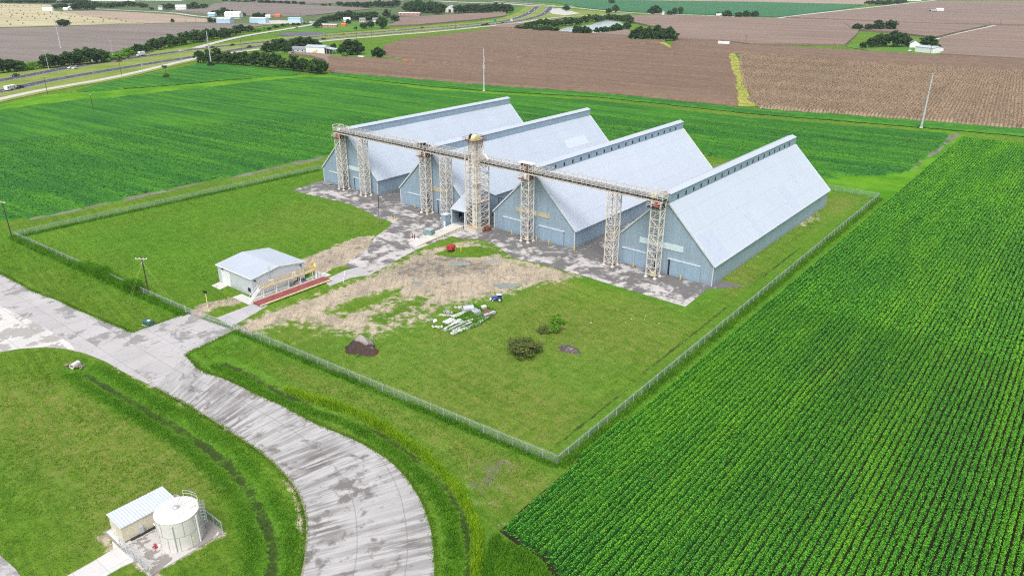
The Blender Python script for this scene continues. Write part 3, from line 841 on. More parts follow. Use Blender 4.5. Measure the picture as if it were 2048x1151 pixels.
AR = math.radians(90)
AL = math.radians(4.0)
M['soy_r'] = soy_mat('soybean_rows', AR, (0.014, 0.075, 0.010, 1), (0.030, 0.13, 0.010, 1), (0.055, 0.17, 0.010, 1), (0.10, 0.20, 0.012, 1))
M['soy_r_leaf'] = soy_mat('soybean_leaves', AR, (0.108, 0.405, 0.042, 1), (0.158, 0.510, 0.035, 1), (0.240, 0.590, 0.035, 1), (0.40, 0.62, 0.035, 1), True)
M['soy_l'] = soy_mat('soybean_rows_far', AL, (0.034, 0.150, 0.028, 1), (0.058, 0.215, 0.022, 1), (0.105, 0.29, 0.022, 1), (0.16, 0.29, 0.026, 1), row_sc=1.1)
M['soy_l_leaf'] = soy_mat('soybean_leaves_far', AL, (0.050, 0.200, 0.040, 1), (0.080, 0.275, 0.030, 1), (0.145, 0.355, 0.030, 1), (0.21, 0.35, 0.03, 1), True, row_sc=1.1)


def corn_mat(name, ang, a, b, c_, sc=1.0, stripe=0.0):
    t = NT(name); p = t.pos()
    st = t.noise(t.pos(scale=(0.004, 0.07 * sc, 1), rot=(0, 0, -ang)), 1.0, 7, 0.7)
    sm = t.noise(p, 0.55 * sc, 4, 0.7); big = t.noise(p, 0.008, 4, 0.6)
    c = t.mix(t.ramp(big, 0.35, 0.65), a, b)
    c = t.mix(t.ramp(st, 0.42, 0.60, 0, 0.65), c, tuple(x * 0.62 for x in a[:3]) + (1,))
    c = t.mix(t.ramp(sm, 0.42, 0.66, 0, 0.75), c, c_)
    v = t.attr('tint').outputs['Fac']
    c = t.mix(t.ramp(v, 0.0, 1.0, 0, 0.55), c, tuple(x * 0.45 for x in a[:3]) + (1,))
    if stripe:
        m = t.pos(rot=(0, 0, -ang)); sep = t.n('SeparateXYZ'); t.l(m, sep.inputs[0])
        w = t.math('SINE', t.math('MULTIPLY', sep.outputs[1], 2 * math.pi / 1.93))
        c = t.mix(t.ramp(w, -0.2, 0.9, 0, stripe), c, tuple(x * 0.35 for x in a[:3]) + (1,))
    return t.fin(c, 0.9, 0, 0.1)


M['corn_x'] = corn_mat('dry_corn_rows', math.radians(6), (0.225, 0.155, 0.113, 1), (0.255, 0.178, 0.125, 1), (0.190, 0.122, 0.082, 1))
M['corn_y'] = corn_mat('dry_corn_rows_near', math.radians(96), (0.355, 0.265, 0.180, 1), (0.395, 0.295, 0.200, 1), (0.30, 0.21, 0.135, 1), 1.0, 0.75)
M['corn_leaf'] = corn_mat('dry_corn_leaves', math.radians(96), (0.36, 0.26, 0.17, 1), (0.42, 0.31, 0.20, 1), (0.23, 0.15, 0.09, 1))
M['corn_far'] = corn_mat('far_dry_corn', math.radians(6), (0.238, 0.176, 0.142, 1), (0.268, 0.198, 0.158, 1), (0.212, 0.150, 0.118, 1), 0.5)
M['plough'] = corn_mat('grey_brown_field', math.radians(20), (0.205, 0.175, 0.155, 1), (0.240, 0.203, 0.178, 1), (0.19, 0.158, 0.135, 1), 0.5)
M['stubble'] = corn_mat('pinkish_stubble_field', math.radians(20), (0.36, 0.285, 0.22, 1), (0.40, 0.31, 0.235, 1), (0.33, 0.26, 0.19, 1), 0.4)
M['hay'] = corn_mat('straw_coloured_hay_field', math.radians(20), (0.44, 0.40, 0.24, 1), (0.50, 0.44, 0.275, 1), (0.38, 0.35, 0.21, 1), 0.3)
M['green_far'] = soy_mat('far_green_crop', AL, (0.035, 0.135, 0.060, 1), (0.050, 0.165, 0.068, 1), (0.065, 0.185, 0.070, 1), (0.08, 0.19, 0.07, 1), row_sc=0.3)
M['weeds_yellow'] = grass_tone('yellow_flowering_weeds', (0.20, 0.25, 0.05, 1), (0.40, 0.37, 0.09, 1), 0.10, (0.10, 0.15, 0.03, 1))

# right field: rows run along y
x0r, x1r = -54.0, 34.0
left_edge = GP([(1120, 1180), (1085, 1118), (1030, 1085), (1000, 1062), (1040, 1022), (1130, 945), (1210, 872), (1400, 730), (1560, 596), (1700, 478), (1782, 404)]) + [(-52.0, 300)] + GP([(1890, 320), (1932, 280)]) + [(-54, 424)]
RFIELD = left_edge + [(x1r, 424), (x1r, 40)]
ROWS_R = np.arange(x0r - 1, x1r, 0.965)


def right_rows():
    """each row a ridge of five points across, with bumpy plants, then leaves over it"""
    Vs, Qs, As, base = [], [], [], 0
    LX, LY, LZ, LS = [], [], [], []
    rg = np.random.default_rng(3)
    ysr = np.arange(40, 430, 0.55)
    for i, x in enumerate(ROWS_R):
        xx = x + (vnoise(np.full_like(ysr, x), ysr, 30, 2) - 0.5) * 0.25
        ok = inside(RFIELD, xx, ysr)
        if ok.sum() < 3: continue
        y0, y1 = ysr[ok].min(), ysr[ok].max()
        y0 += rg.random() * 0.8
        ys = np.arange(y0, y1, 0.55); n = len(ys)
        if n < 3: continue
        xc = x + (vnoise(np.full_like(ys, x), ys, 30, 2) - 0.5) * 0.32 + (vnoise(np.full_like(ys, x * 5.1), ys, 4, 12) - 0.5) * 0.14
        h = 0.80 * (0.76 + 0.45 * vnoise(np.full_like(ys, x * 7.3), ys + x * 13.7, 1.05, 4)) * (0.9 + 0.25 * vnoise(xc, ys, 18, 6))
        thin = np.clip((vnoise(xc, ys * 0.5, 10, 9) - 0.88) * 6, 0, 1) * .7
        h *= 1 - 0.5 * thin
        w = 0.37 * (0.85 + 0.3 * rg.random(n)) * (1 - 0.35 * thin)
        h[0] *= 0.3; h[-1] *= 0.3
        prof = [(-1.0, 0.02), (-0.62, 0.72), (0.0, 1.0), (0.62, 0.72), (1.0, 0.02)]
        V = np.zeros((n, 5, 3))
        for k, (a, b) in enumerate(prof):
            V[:, k, 0] = xc + a * w + (rg.random(n) - 0.5) * 0.08; V[:, k, 1] = ys; V[:, k, 2] = b * h * (0.9 + 0.2 * rg.random(n))
        id_ = np.arange(n * 5).reshape(n, 5) + base
        q = np.stack([id_[:-1, :-1], id_[:-1, 1:], id_[1:, 1:], id_[1:, :-1]], -1).reshape(-1, 4)
        Vs.append(V.reshape(-1, 3)); Qs.append(q); As.append(rg.random(n * 5)); base += n * 5
        dens = np.where(ys < 170, 40, np.where(ys < 260, 24, 15))
        vis = (xc.mean() < 22)
        if not vis: dens = dens * 0 + 2
        cnt = rg.poisson(dens * 0.55 * (1 - 0.7 * thin))
        ii = np.repeat(np.arange(n), cnt); m = len(ii)
        a = rg.uniform(-1, 1, m)
        LX.append(xc[ii] + a * w[ii] * 1.0); LY.append(ys[ii] + rg.uniform(-0.3, 0.3, m))
        LZ.append(h[ii] * (1.02 - 0.55 * np.abs(a) ** 2.2) + rg.uniform(-0.06, 0.12, m)); LS.append(np.where(ys[ii] < 170, 0.098, np.where(ys[ii] < 260, 0.16, 0.22)))
    o = np_mesh('soybean_rows', np.concatenate(Vs), np.concatenate(Qs), M['soy_r'], False, {'tint': np.concatenate(As)})
    tag(o, 'dark green soybean rows running away on the right', kind='stuff')
    V, Q, A = leaf_quads(np.concatenate(LX), np.concatenate(LY), np.concatenate(LZ), np.concatenate(LS), rg, .75)
    o = np_mesh('soybean_leaves', V, Q, M['soy_r_leaf'], False, {'tint': A})
    tag(o, 'leafy canopy of the soybean rows on the right', kind='stuff')


right_rows()
M['soil'] = grass_tone('dark_furrow_soil', (0.016, 0.020, 0.010, 1), (0.030, 0.032, 0.018, 1), 0.3)
sheet('field_soil', RFIELD, 0.10, M['soil'], 0.3, 'dark soil between the soybean rows on the right')

# left and back soybean field: rows run roughly along x
LF_TOP = GP([(0, 222), (60, 212), (110, 206), (165, 200), (230, 196), (300, 188), (420, 175), (520, 163), (600, 156), (660, 156), (850, 180), (968, 188), (1200, 203), (1500, 238), (1842, 264), (1895, 268)])
LF_BOT = GP([(1880, 291), (1854, 310), (1836, 323), (1806, 346), (1735, 352), (1655, 352)]) + [(-75, 300), (-150, 306), (-235, 306)] + GP([(655, 309), (578, 325), (469, 350), (375, 369), (272, 390), (234, 398), (187, 409), (137, 420), (56, 434), (0, 441)]) + [(-330, 60), (-420, 62), (-525, 140)]
LFIELD = LF_TOP + LF_BOT
crop_grid('soybean_field', 'wide green soybean field on the left and behind the sheds', LFIELD, AL, 0.483, 2.2, 0.70, M['soy_l'], 0.5, 0.16, 1.2, seed=1)
TRI = GP([(152, 181), (186, 184), (220, 181.5), (254, 176.5), (328, 171), (400, 165), (437, 160.5), (533, 154.5), (592, 149.5), (600, 147), (581, 143.5), (500, 134), (425, 128.5), (400, 128.5), (312, 146), (210, 167)])
crop_grid('soybean_field', 'darker green soybean patch between the hedge and the roadside', TRI, AL, 0.483, 2.2, 0.75, M['soy_l'], 0.5, 0.16, 1.2, seed=2)
BSTRIP = GP([(664, 150), (850, 171.5), (968, 181), (1200, 194), (1500, 226.5), (1842, 254), (2060, 273), (2060, 261), (1842, 243), (1500, 218), (1200, 188), (968, 172), (850, 161), (668, 147)])
crop_grid('grass_strip', 'dark green strip of tall grass between the fields', BSTRIP, math.radians(4), 1.2, 2.0, 0.9, M['soy_l'], 0.7, 0.3, 0.5, seed=4)


def scatter_leaves(name, label, poly, n, size, zh, mat, seed, maxd=None, tilt=1.0):
    rg = np.random.default_rng(seed); P = np.array(poly)
    x = rg.uniform(P[:, 0].min(), P[:, 0].max(), n); y = rg.uniform(P[:, 1].min(), P[:, 1].max(), n)
    k = inside(poly, x, y)
    if maxd: k &= np.hypot(x, y) < maxd
    x, y = x[k], y[k]
    V, Q, A = leaf_quads(x, y, rg.uniform(zh * 0.75, zh * 1.2, len(x)), np.full(len(x), size), rg, tilt)
    return tag(np_mesh(name, V, Q, mat, False, {'tint': A}), label, kind='stuff')


scatter_leaves('soybean_leaves', 'leafy canopy of the left soybean field', LFIELD, 330000, 0.36, 0.66, M['soy_l_leaf'], 21, 420)

# turn rows and bright grass between the fields
sheet('turnrow_grass', GP([(-20, 232), (110, 208), (230, 199), (420, 178), (600, 160), (660, 159), (850, 184), (968, 192), (1150, 203), (1150, 196), (968, 183), (850, 174), (660, 150), (560, 152), (400, 167), (250, 179), (150, 186), (90, 190), (-20, 214)]), 0.03, M['turnrow'], 0.4, 'bright green turn row beyond the soybean field')
sheet('turnrow_grass', GP([(1842, 259), (1905, 263), (1935, 272), (1885, 320), (1780, 405), (1757, 396), (1655, 376), (1655, 350), (1735, 350), (1806, 344), (1860, 305)]), 0.03, M['turnrow'], 0.4, 'bright green grass corner behind the fourth shed')
M['mud'] = grass_tone('grey_mud', (0.13, 0.135, 0.085, 1), (0.21, 0.20, 0.165, 1), 0.15)
sheet('bare_mud', GP([(1902, 268), (1922, 267), (1912, 276), (1893, 290), (1884, 296), (1880, 305), (1862, 313), (1850, 316), (1838, 333), (1822, 341), (1838, 322), (1854, 309), (1879, 291)]), 0.045, M['mud'], 0.3, 'grey mud where the two fields meet')
sheet('bare_mud', GP([(237, 398), (272, 391), (375, 371), (430, 358), (400, 368), (280, 396), (250, 402)]), 0.045, M['mud'], 0.3, 'grey mud strip along the left field edge')
sheet('bare_mud', GP([(60, 436), (140, 421), (187, 411), (237, 399), (237, 402), (190, 414), (140, 425), (60, 440)]), 0.045, M['mud'], 0.3, 'thin grey mud strip at the far left field edge')
sheet('bare_mud', GP([(430, 358), (470, 351), (520, 341), (575, 328), (580, 331), (520, 346), (470, 356)]), 0.045, M['mud'], 0.3, 'grey mud strip along the middle of the left field edge')
sheet('bare_mud', GP([(575, 327), (610, 318), (650, 312), (640, 320), (590, 330)]), 0.045, M['mud'], 0.3, 'grey mud strip near the first shed')

# corn fields
C1 = GP([(668, 146), (655, 130), (657, 117), (745, 119), (862, 132), (905, 130), (990, 127), (1100, 113), (1200, 103), (1318, 88), (1336, 99), (1452, 110), (1464, 152), (1470, 182), (1470, 213), (1200, 187), (968, 171), (850, 160)])
crop_grid('corn_field', 'dry tan corn field behind the soybean field', C1, math.radians(6), 0.965, 2.6, 2.1, M['corn_x'], 0.86, 0.10, 1.5, seed=5)
C2 = GP([(862, 129), (780, 115), (770, 104), (775, 92), (800, 83), (850, 76), (930, 67), (1000, 58.5), (1045, 58), (1100, 63.5), (1180, 70), (1255, 74), (1262, 82), (1330, 83), (1310, 86.5), (1200, 100), (1100, 110), (990, 124), (905, 127)])
crop_grid('corn_field', 'dry tan corn field running up to the frontage road', C2, math.radians(6), 1.93, 3.2, 2.1, M['corn_x'], 0.9, 0.10, 1.5, seed=6)
C3 = GP([(1482, 112), (1512, 112), (1576, 117), (1627, 120), (1760, 129), (2060, 147), (2060, 259), (1842, 241), (1515, 216), (1500, 198), (1492, 176), (1484, 138)])
crop_grid('corn_field', 'lighter tan corn field with rows on the right', C3, math.radians(94), 0.965, 2.4, 2.1, M['corn_y'], 0.80, 0.12, 2.5, seed=7)
scatter_leaves('corn_leaves', 'dry leaves of the lighter corn field', C3, 300000, 0.30, 2.05, M['corn_leaf'], 23, None, 1.0)
C4 = GP([(1345, 96), (1350, 84), (1440, 86), (1500, 92.5), (1773, 107.5), (1880, 114), (2060, 124), (2060, 145), (1760, 126), (1627, 117), (1510, 109), (1453, 107), (1364, 100)])
crop_grid('corn_field', 'narrow strip of dry corn between two dark gaps', C4, math.radians(6), 1.93, 3.0, 2.1, M['corn_x'], 0.9, 0.10, 1.2, seed=8)


def crop_slab(name, label, pl, h, mat): return tag(MB().slab(GP(pl), -0.3, h).build(name, mat), label, kind='stuff')


crop_slab('corn_field', 'far tan corn field beyond the tree clump', [(1262, 34), (1300, 31.5), (1420, 34.5), (1555, 38.5), (1680, 42), (1700, 58), (1718, 62), (1712, 72), (1690, 92), (1500, 90), (1440, 83.5), (1345, 80), (1340, 62), (1260, 45)], 2.0, M['corn_far'])
crop_slab('corn_field', 'far tan corn field above the farmyard', [(1680, 42.2), (1740, 44.5), (1860, 49.5), (1975, 52.5), (1900, 69), (1868, 77), (1800, 68), (1718, 61.5), (1702, 58)], 2.0, M['corn_far'])
crop_slab('corn_field', 'far tan corn field right of the farm track', [(1998, 53.5), (2070, 55.5), (2070, 122), (1880, 111), (1886, 99), (1876, 91), (1880, 79), (1950, 63)], 2.0, M['corn_far'])
crop_slab('corn_field', 'distant tan field at the top right', [(1572, 36), (1640, 28.5), (1760, 15.5), (1872, 3), (2070, 3), (2070, 51.5), (1980, 50), (1860, 47.5), (1740, 42.5)], 1.6, M['corn_far'])
crop_slab('corn_field', 'pinkish field above the green field at the top', [(1240, -2.5), (1250, 0.8), (1500, 4.2), (1735, 9.4), (1760, 4), (1760, -3)], 1.2, M['stubble'])
crop_slab('green_field', 'far blue green crop field at the top', [(1040, 1.5), (1250, 1.2), (1500, 4.8), (1732, 10), (1690, 18), (1638, 25), (1588, 31), (1555, 35), (1500, 33.5), (1420, 30), (1364, 28), (1310, 26.5), (1250, 23.2), (1200, 19.5), (1145, 12.5), (1110, 6)], 0.9, M['green_far'])
crop_slab('corn_field', 'tan field beside the highway before the tree line', [(775, 54), (790, 47), (800, 36), (845, 34.5), (905, 31), (960, 28), (1012, 26), (1012, 33), (960, 40), (900, 45.5), (840, 51)], 1.8, M['corn_far'])
crop_slab('corn_field', 'small tan field left of the pond', [(980, 56.5), (1000, 52), (1045, 48), (1100, 41), (1130, 37.5), (1100, 44), (1060, 49), (1032, 53), (1028, 57.5)], 1.8, M['corn_far'])
crop_slab('corn_field', 'tan field between the pond and the dark tree clump', [(1178, 69), (1205, 68), (1255, 61.5), (1262, 66), (1260, 74), (1215, 72.5)], 1.8, M['corn_far'])
crop_slab('hay_field', 'straw coloured hay field with round bales at the top left', [(-40, 8), (0, 7.6), (101, 9.6), (106, 17), (104, 22), (120, 23.5), (150, 28), (190, 35), (262, 44), (290, 47.5), (240, 47.5), (180, 50), (100, 51.5), (60, 53), (0, 54.5), (-40, 55)], 0.15, M['hay'])
crop_slab('stubble_field', 'pinkish stubble field beside the farm road', [(122, 23), (190, 21.5), (250, 24), (339, 29), (390, 35.5), (430, 39), (415, 44.5), (350, 45.5), (292, 46.8), (262, 43.6), (190, 34.6), (150, 27.6)], 0.12, M['stubble'])
crop_slab('ploughed_field', 'grey brown field beyond the highway hedge', [(-40, 58), (60, 55.5), (115, 54), (200, 50), (300, 47.8), (420, 46), (500, 48), (555, 48.5), (525, 52), (495, 56), (430, 65), (350, 78), (290, 91), (255, 99), (218, 107), (150, 118), (60, 131), (-40, 145)], 0.25, M['plough'])
crop_slab('ploughed_field', 'grey brown field at the top centre left', [(338, 22.5), (415, 17.5), (425, 9), (450, 5.5), (500, 6), (560, 8), (640, 12.5), (720, 16), (742, 18.5), (705, 22.5), (655, 28), (610, 32.5), (560, 33.5), (515, 32.5), (470, 30), (430, 30)], 0.9, M['plough'])
crop_slab('stubble_field', 'mauve field on the horizon at the top centre', [(495, 4), (560, -1), (820, -1), (800, 4.5), (690, 6.5), (610, 8)], 0.5, M['plough'])
crop_slab('stubble_field', 'small tan field beside the farm hedge', [(655, 130), (650, 122), (620, 114), (575, 108), (580, 106), (640, 110), (660, 113), (664, 118)], 1.6, M['corn_far'])
sheet('pasture', GP([(-60, 60), (-60, -20), (1100, -20), (1100, 2), (950, 30), (700, 62), (560, 50), (300, 50)]), -0.2, M['pasture'], 0.1, 'hazy green pasture in the far distance')
sheet('farm_lawn', GP([(735, 119), (775, 112), (800, 118), (870, 129), (905, 129), (862, 133), (800, 126), (745, 120)]), 0.12, M['farm_lawn'], 0.3, 'bright grass strip below the lone dark tree')
sheet('farm_lawn', GP([(515, 100), (560, 98), (670, 92), (740, 102), (770, 112), (745, 118), (690, 116), (630, 110), (560, 107)]), 0.1, M['farm_lawn'], 0.3, 'grass around the white barn')
sheet('farm_lawn', GP([(1690, 93), (1720, 86), (1800, 82), (1872, 80), (1882, 90), (1886, 101), (1878, 111.5), (1830, 112.5), (1775, 108), (1740, 102)]), 0.14, M['farm_lawn'], 0.3, 'bright green farmyard lawn at the top right')
sheet('farm_lawn', GP([(1864, 81), (1920, 65), (1970, 55), (1992, 51), (2000, 51), (1950, 62.5), (1880, 80)]), 0.16, M['farm_lawn'], 0.3, 'green verge along the farm track')
sheet('farm_lawn', GP([(560, 62), (640, 52), (690, 45), (790, 48), (778, 55), (700, 63), (655, 66), (600, 64)]), 0.06, M['farm_lawn'], 0.3, 'green lawn around the pink brick building')
sheet('yellow_weeds', GP([(1454, 109), (1469, 107), (1481, 125), (1486, 150), (1492, 176), (1502, 199), (1516, 213), (1474, 212), (1472, 182), (1466, 152)]), 0.30, M['weeds_yellow'], 0.5, 'strip of yellow weeds between two corn fields')
sheet('yellow_weeds', GP([(1303, 84), (1325, 83), (1350, 97), (1330, 99), (1312, 89)]), 0.30, M['weeds_yellow'], 0.5, 'yellow weedy patch below the dark tree clump')
scatter_leaves('weed_tops', 'yellow flower heads on the weedy strip', GP([(1454, 110), (1470, 108), (1482, 125), (1488, 150), (1494, 176), (1504, 199), (1516, 213), (1474, 212), (1470, 182), (1464, 152)]), 5000, 0.5, 1.0, M['weeds_yellow'], 31, None, 1.5)

# ================================================================== GRAIN SHEDS
SW, SE_, SA, SL = 30.5, 5.74, 19.42, 92.5        # width, eave, roof edge at monitor, length
MHW, MTOP, MRID = 1.46, 21.98, 22.55             # monitor half width, eave, ridge
SHEDS = [(-212.95, 170.4), (-169.23, 169.06), (-126.86, 168.88), (-83.93, 168.38)]


def shed(i):
    cx, y0 = SHEDS[i]
    lab = ['first long pale steel grain shed, farthest left under the conveyor', 'second long grain shed, behind the tall elevator with plain ridge',
           'third long grain shed, with ridge vents and a yellow gable edge at its far end', 'fourth long grain shed, nearest right with ridge vents and blue roof patches'][i]
    r = thing('grain_shed', lab, 'shed', (cx, y0, 0), 0, 'long steel grain sheds in a row')
    w = SW / 2 - 0.12
    ze = SE_ - 0.05; za = SA - 0.1
    m = MB()
    m.prism([(-w, 0), (w, 0), (w, ze), (MHW, za), (-MHW, za), (-w, ze)], 0.1, SL - 0.1)
    m.build('wall', M['wall_steel'], r)
    # two roof slopes with a small overhang
    for s in (-1, 1):
        dx = (SW / 2 - MHW); dz = SA - SE_
        k = 0.35 / dx
        a = (s * (SW / 2 + 0.35), SE_ - dz * k); b = (s * MHW, SA)
        n = (s * dz / math.hypot(dx, dz) * 0.16, dx / math.hypot(dx, dz) * 0.16)
        pr = [a, b, (b[0] + 0, b[1] + 0.16), (a[0] + n[0], a[1] + n[1])]
        if s < 0: pr = list(reversed(pr))
        MB().prism(pr, -0.2, SL + 0.2).build('roof_slope', M['roof_dull'] if i in (0, 1) else M['roof'], r, False)
    # eave gutters and gable trim
    for s in (-1, 1):
        g = MB()
        g.bar((s * (SW / 2 + 0.42), -0.25, SE_ - 0.28), (s * (SW / 2 + 0.42), SL + 0.25, SE_ - 0.28), 0.2, 0.22)
        g.build('gutter', M['trim'], r)
    for yy in (-0.24, SL + 0.24):
        g = MB()
        for s in (-1, 1): g.bar((s * (SW / 2 + 0.3), yy, SE_ - 0.2), (s * MHW, yy, SA + 0.02), 0.1, 0.42)
        g.build('gable_trim', M['yellow_cream'] if (i == 2 and yy > 1) else M['trim'], r)
    # corner trim on the front
    for s in (-1, 1):
        MB().cbox(s * (SW / 2 - 0.1), 0.06, 0.02, 0.25, 0.16, ze - 0.35).build('corner_trim', M['trim'], r)
    # ridge monitor
    mm = MB()
    mm.prism([(-MHW + 0.04, SA - 0.6), (MHW - 0.04, SA - 0.6), (MHW - 0.04, MTOP - 0.02), (0, MRID - 0.05), (-MHW + 0.04, MTOP - 0.02)], 0.0, SL)
    mon = mm.build('ridge_monitor', M['wall_steel'], r)
    mr = MB()
    for s in (-1, 1):
        pr = [(0, MRID), (s * (MHW + 0.18), MTOP - 0.05), (s * (MHW + 0.18), MTOP + 0.05), (0, MRID + 0.10)]
        if s > 0: pr = list(reversed(pr))
        mr.prism(pr, -0.15, SL + 0.15)
    mr.build('monitor_roof', M['roof'], mon)
    MB().box(-1.05, -0.06, SA + 0.3, 1.05, 0.0, MTOP - 0.25).build('conveyor_opening', M['dark'], mon)
    if i >= 2:
        y = 4.45
        while y < SL - 3:
            for s in (-1, 1):
                v = MB().box(s * (MHW + 0.0) - 0.03, y - 0.34, SA + 0.55, s * (MHW + 0.0) + 0.03, y + 0.34, SA + 1.62).build('vent_opening', M['dark'], mon)
            y += 4.55
    # translucent band across the gable
    if i == 0: MB().box(-1.5, -0.03, 7.2, 6.3, 0.085, 8.75).build('light_panel', M['polycarb'], r)
    if i == 1:
        MB().box(-0.8, -0.03, 7.4, 6.2, 0.085, 8.85).build('light_panel', M['polycarb_old'], r)
    if i == 2:
        MB().box(-6.5, -0.03, 7.3, -0.4, 0.085, 8.8).build('light_panel', M['polycarb_old'], r)
        MB().box(-0.36, -0.03, 7.3, 1.15, 0.085, 8.85).build('light_panel', M['polycarb'], r)
        MB().box(1.2, -0.03, 7.4, 6.2, 0.085, 8.85).build('light_panel', M['polycarb_old'], r)
    if i == 3: MB().box(-6.45, -0.03, 7.15, 6.45, 0.085, 8.78).build('light_panel', M['polycarb'], r)
    # two pairs of sliding doors on tracks
    for a, gap in ((-11.5, False), (2.3, True)):
        tr = MB().box(a, -0.26, 4.52, a + (7.8 if a < 0 else 9.4), 0.06, 4.78)
        tr.build('door_track', M['trim'], r)
        W2 = 3.75 if a < 0 else 4.35
        x = a + 0.35
        if gap and i in (0, 1, 3):
            MB().box(x - 0.1, -0.012, 0.06, x + 0.42, 0.05, 4.45).build('door_gap', M['dark'], r); x += 0.45
        for k in range(2):
            d = MB().box(x + 0.02, -0.14 - 0.03 * k, 0.10, x + W2 - 0.02, -0.03, 4.5).build('sliding_door', M['door_steel'], r)
            MB().bar((x + W2 - 0.06, -0.19, 0.15), (x + W2 - 0.06, -0.19, 4.45), 0.09).build('door_edge', M['pole_steel'] if k else M['galv'], d)
            x += W2
    if i == 3:
        # newer darker sheets let into the near slope
        for (ya, yb, ta, tb) in ((1.2, 9.5, 0.05, 0.47), (29.5, 33.0, 0.03, 0.40), (58.0, 64.0, 0.07, 0.50), (73.0, 73.6, 0.18, 0.62)):
            slope_patch(r, ya, yb, ta, tb, M['roof_patch'])
    if i == 1:
        slope_patch(r, 66, 80, 0.42, 0.62, M['roof_patch_light'])
    return r


def slope_patch(r, ya, yb, ta, tb, mat):
    x0, z0, x1, z1 = SW / 2 + 0.35, SE_ - 0.35, MHW, SA
    dx, dz = x0 - x1, z1 - z0; L = math.hypot(dx, dz); nx_, nz_ = dz / L, dx / L
    P = lambda t, o: (x0 + (x1 - x0) * t + nx_ * o, z0 + (z1 - z0) * t + nz_ * o)
    a, b, c, d = P(ta, 0.15), P(tb, 0.15), P(tb, 0.20), P(ta, 0.20)
    MB().prism([a, b, c, d], ya, yb).build('roof_sheet', mat, r)


for i in range(4): shed(i)

# ================================================================== TOWERS AND CONVEYOR
TANG = math.radians(-1.55)


def tower_y(x): return 163.4 + (-85 - x) * 0.027


def lattice(name, label, cx, cy, wx, wy, h, nseg, group, plat=None, motor=None, xbrace=True):
    r = thing(name, label, 'tower', (cx, cy, 0), TANG, group)
    cs = [(-wx / 2, -wy / 2), (wx / 2, -wy / 2), (wx / 2, wy / 2), (-wx / 2, wy / 2)]
    for (a, b) in cs:
        MB().bar((a, b, 0.45), (a, b, h), 0.24).build('leg', M['tower_white'], r)
        MB().lathe(a, b, [(0.55, 0.0), (0.5, 0.35), (0.32, 0.5)], 10).build('footing', M['concrete'], r)
    m = MB(); dz = (h - 1.2) / nseg
    for k in range(nseg + 1):
        z = 1.0 + dz * k
        for j in range(4):
            p, q = cs[j], cs[(j + 1) % 4]
            m.bar((p[0], p[1], z), (q[0], q[1], z), 0.14)
            if k < nseg:
                if xbrace:
                    m.bar((p[0], p[1], z), (q[0], q[1], z + dz), 0.10)
                    m.bar((q[0], q[1], z), (p[0], p[1], z + dz), 0.10)
                elif k % 2: m.bar((p[0], p[1], z), (q[0], q[1], z + dz), 0.11)
                else: m.bar((q[0], q[1], z), (p[0], p[1], z + dz), 0.11)
    m.build('bracing', M['tower_white'], r)
    if plat:
        z = plat
        p = MB().box(-wx / 2 - 1.1, -wy / 2 - 0.5, z - 0.12, wx / 2 + 0.1, wy / 2 + 0.5, z).build('platform', M['rust'] if motor != 'dark' else M['black'], r)
        m = MB()
        pts = [(-wx / 2 - 1.1, -wy / 2 - 0.5), (-wx / 2 - 1.1, wy / 2 + 0.5)]
        for zz in (0.5, 1.05):
            m.bar((pts[0][0], pts[0][1], z + zz), (pts[1][0], pts[1][1], z + zz), 0.06)
            m.bar((pts[0][0], pts[0][1], z + zz), (wx / 2, pts[0][1], z + zz), 0.06)
            m.bar((pts[1][0], pts[1][1], z + zz), (wx / 2, pts[1][1], z + zz), 0.06)
        for a, b in ((-wx / 2 - 1.1, -wy / 2 - 0.5), (-wx / 2, -wy / 2 - 0.5), (wx / 2, -wy / 2 - 0.5), (-wx / 2 - 1.1, wy / 2 + 0.5)):
            m.bar((a, b, z), (a, b, z + 1.05), 0.07)
        m.build('railing', M['tower_white'], p)
        if motor:
            mt = {'red': M['red'], 'dark': M['red'], 'rust': M['rust'], 'cream': M['offwhite']}[motor]
            MB().cbox(0.1, -wy / 2 + 0.15, z + 0.05, 0.75, 0.7, 1.5).lathe(-0.7, 0, [(0.4, z + 0.05), (0.42, z + 1.0), (0.2, z + 1.3)], 10).build('drive_motor', mt, r)
            MB().box(-1.1, -0.6, z + 0.02, -0.2, 0.7, z + 1.25).box(0.5, 0.1, z + 0.02, 1.1, 0.9, z + 1.1).build('gearbox', M['black'] if motor in ('dark',) else M['rust'], r)
    # ladder up the inside
    m = MB()
    for s in (-0.22, 0.22): m.bar((s, wy / 2 - 0.12, 1), (s, wy / 2 - 0.12, h - 1), 0.05)
    z = 1.2
    while z < h - 1: m.bar((-0.22, wy / 2 - 0.12, z), (0.22, wy / 2 - 0.12, z), 0.035); z += 0.6
    m.build('ladder', M['galv'], r)
    return r


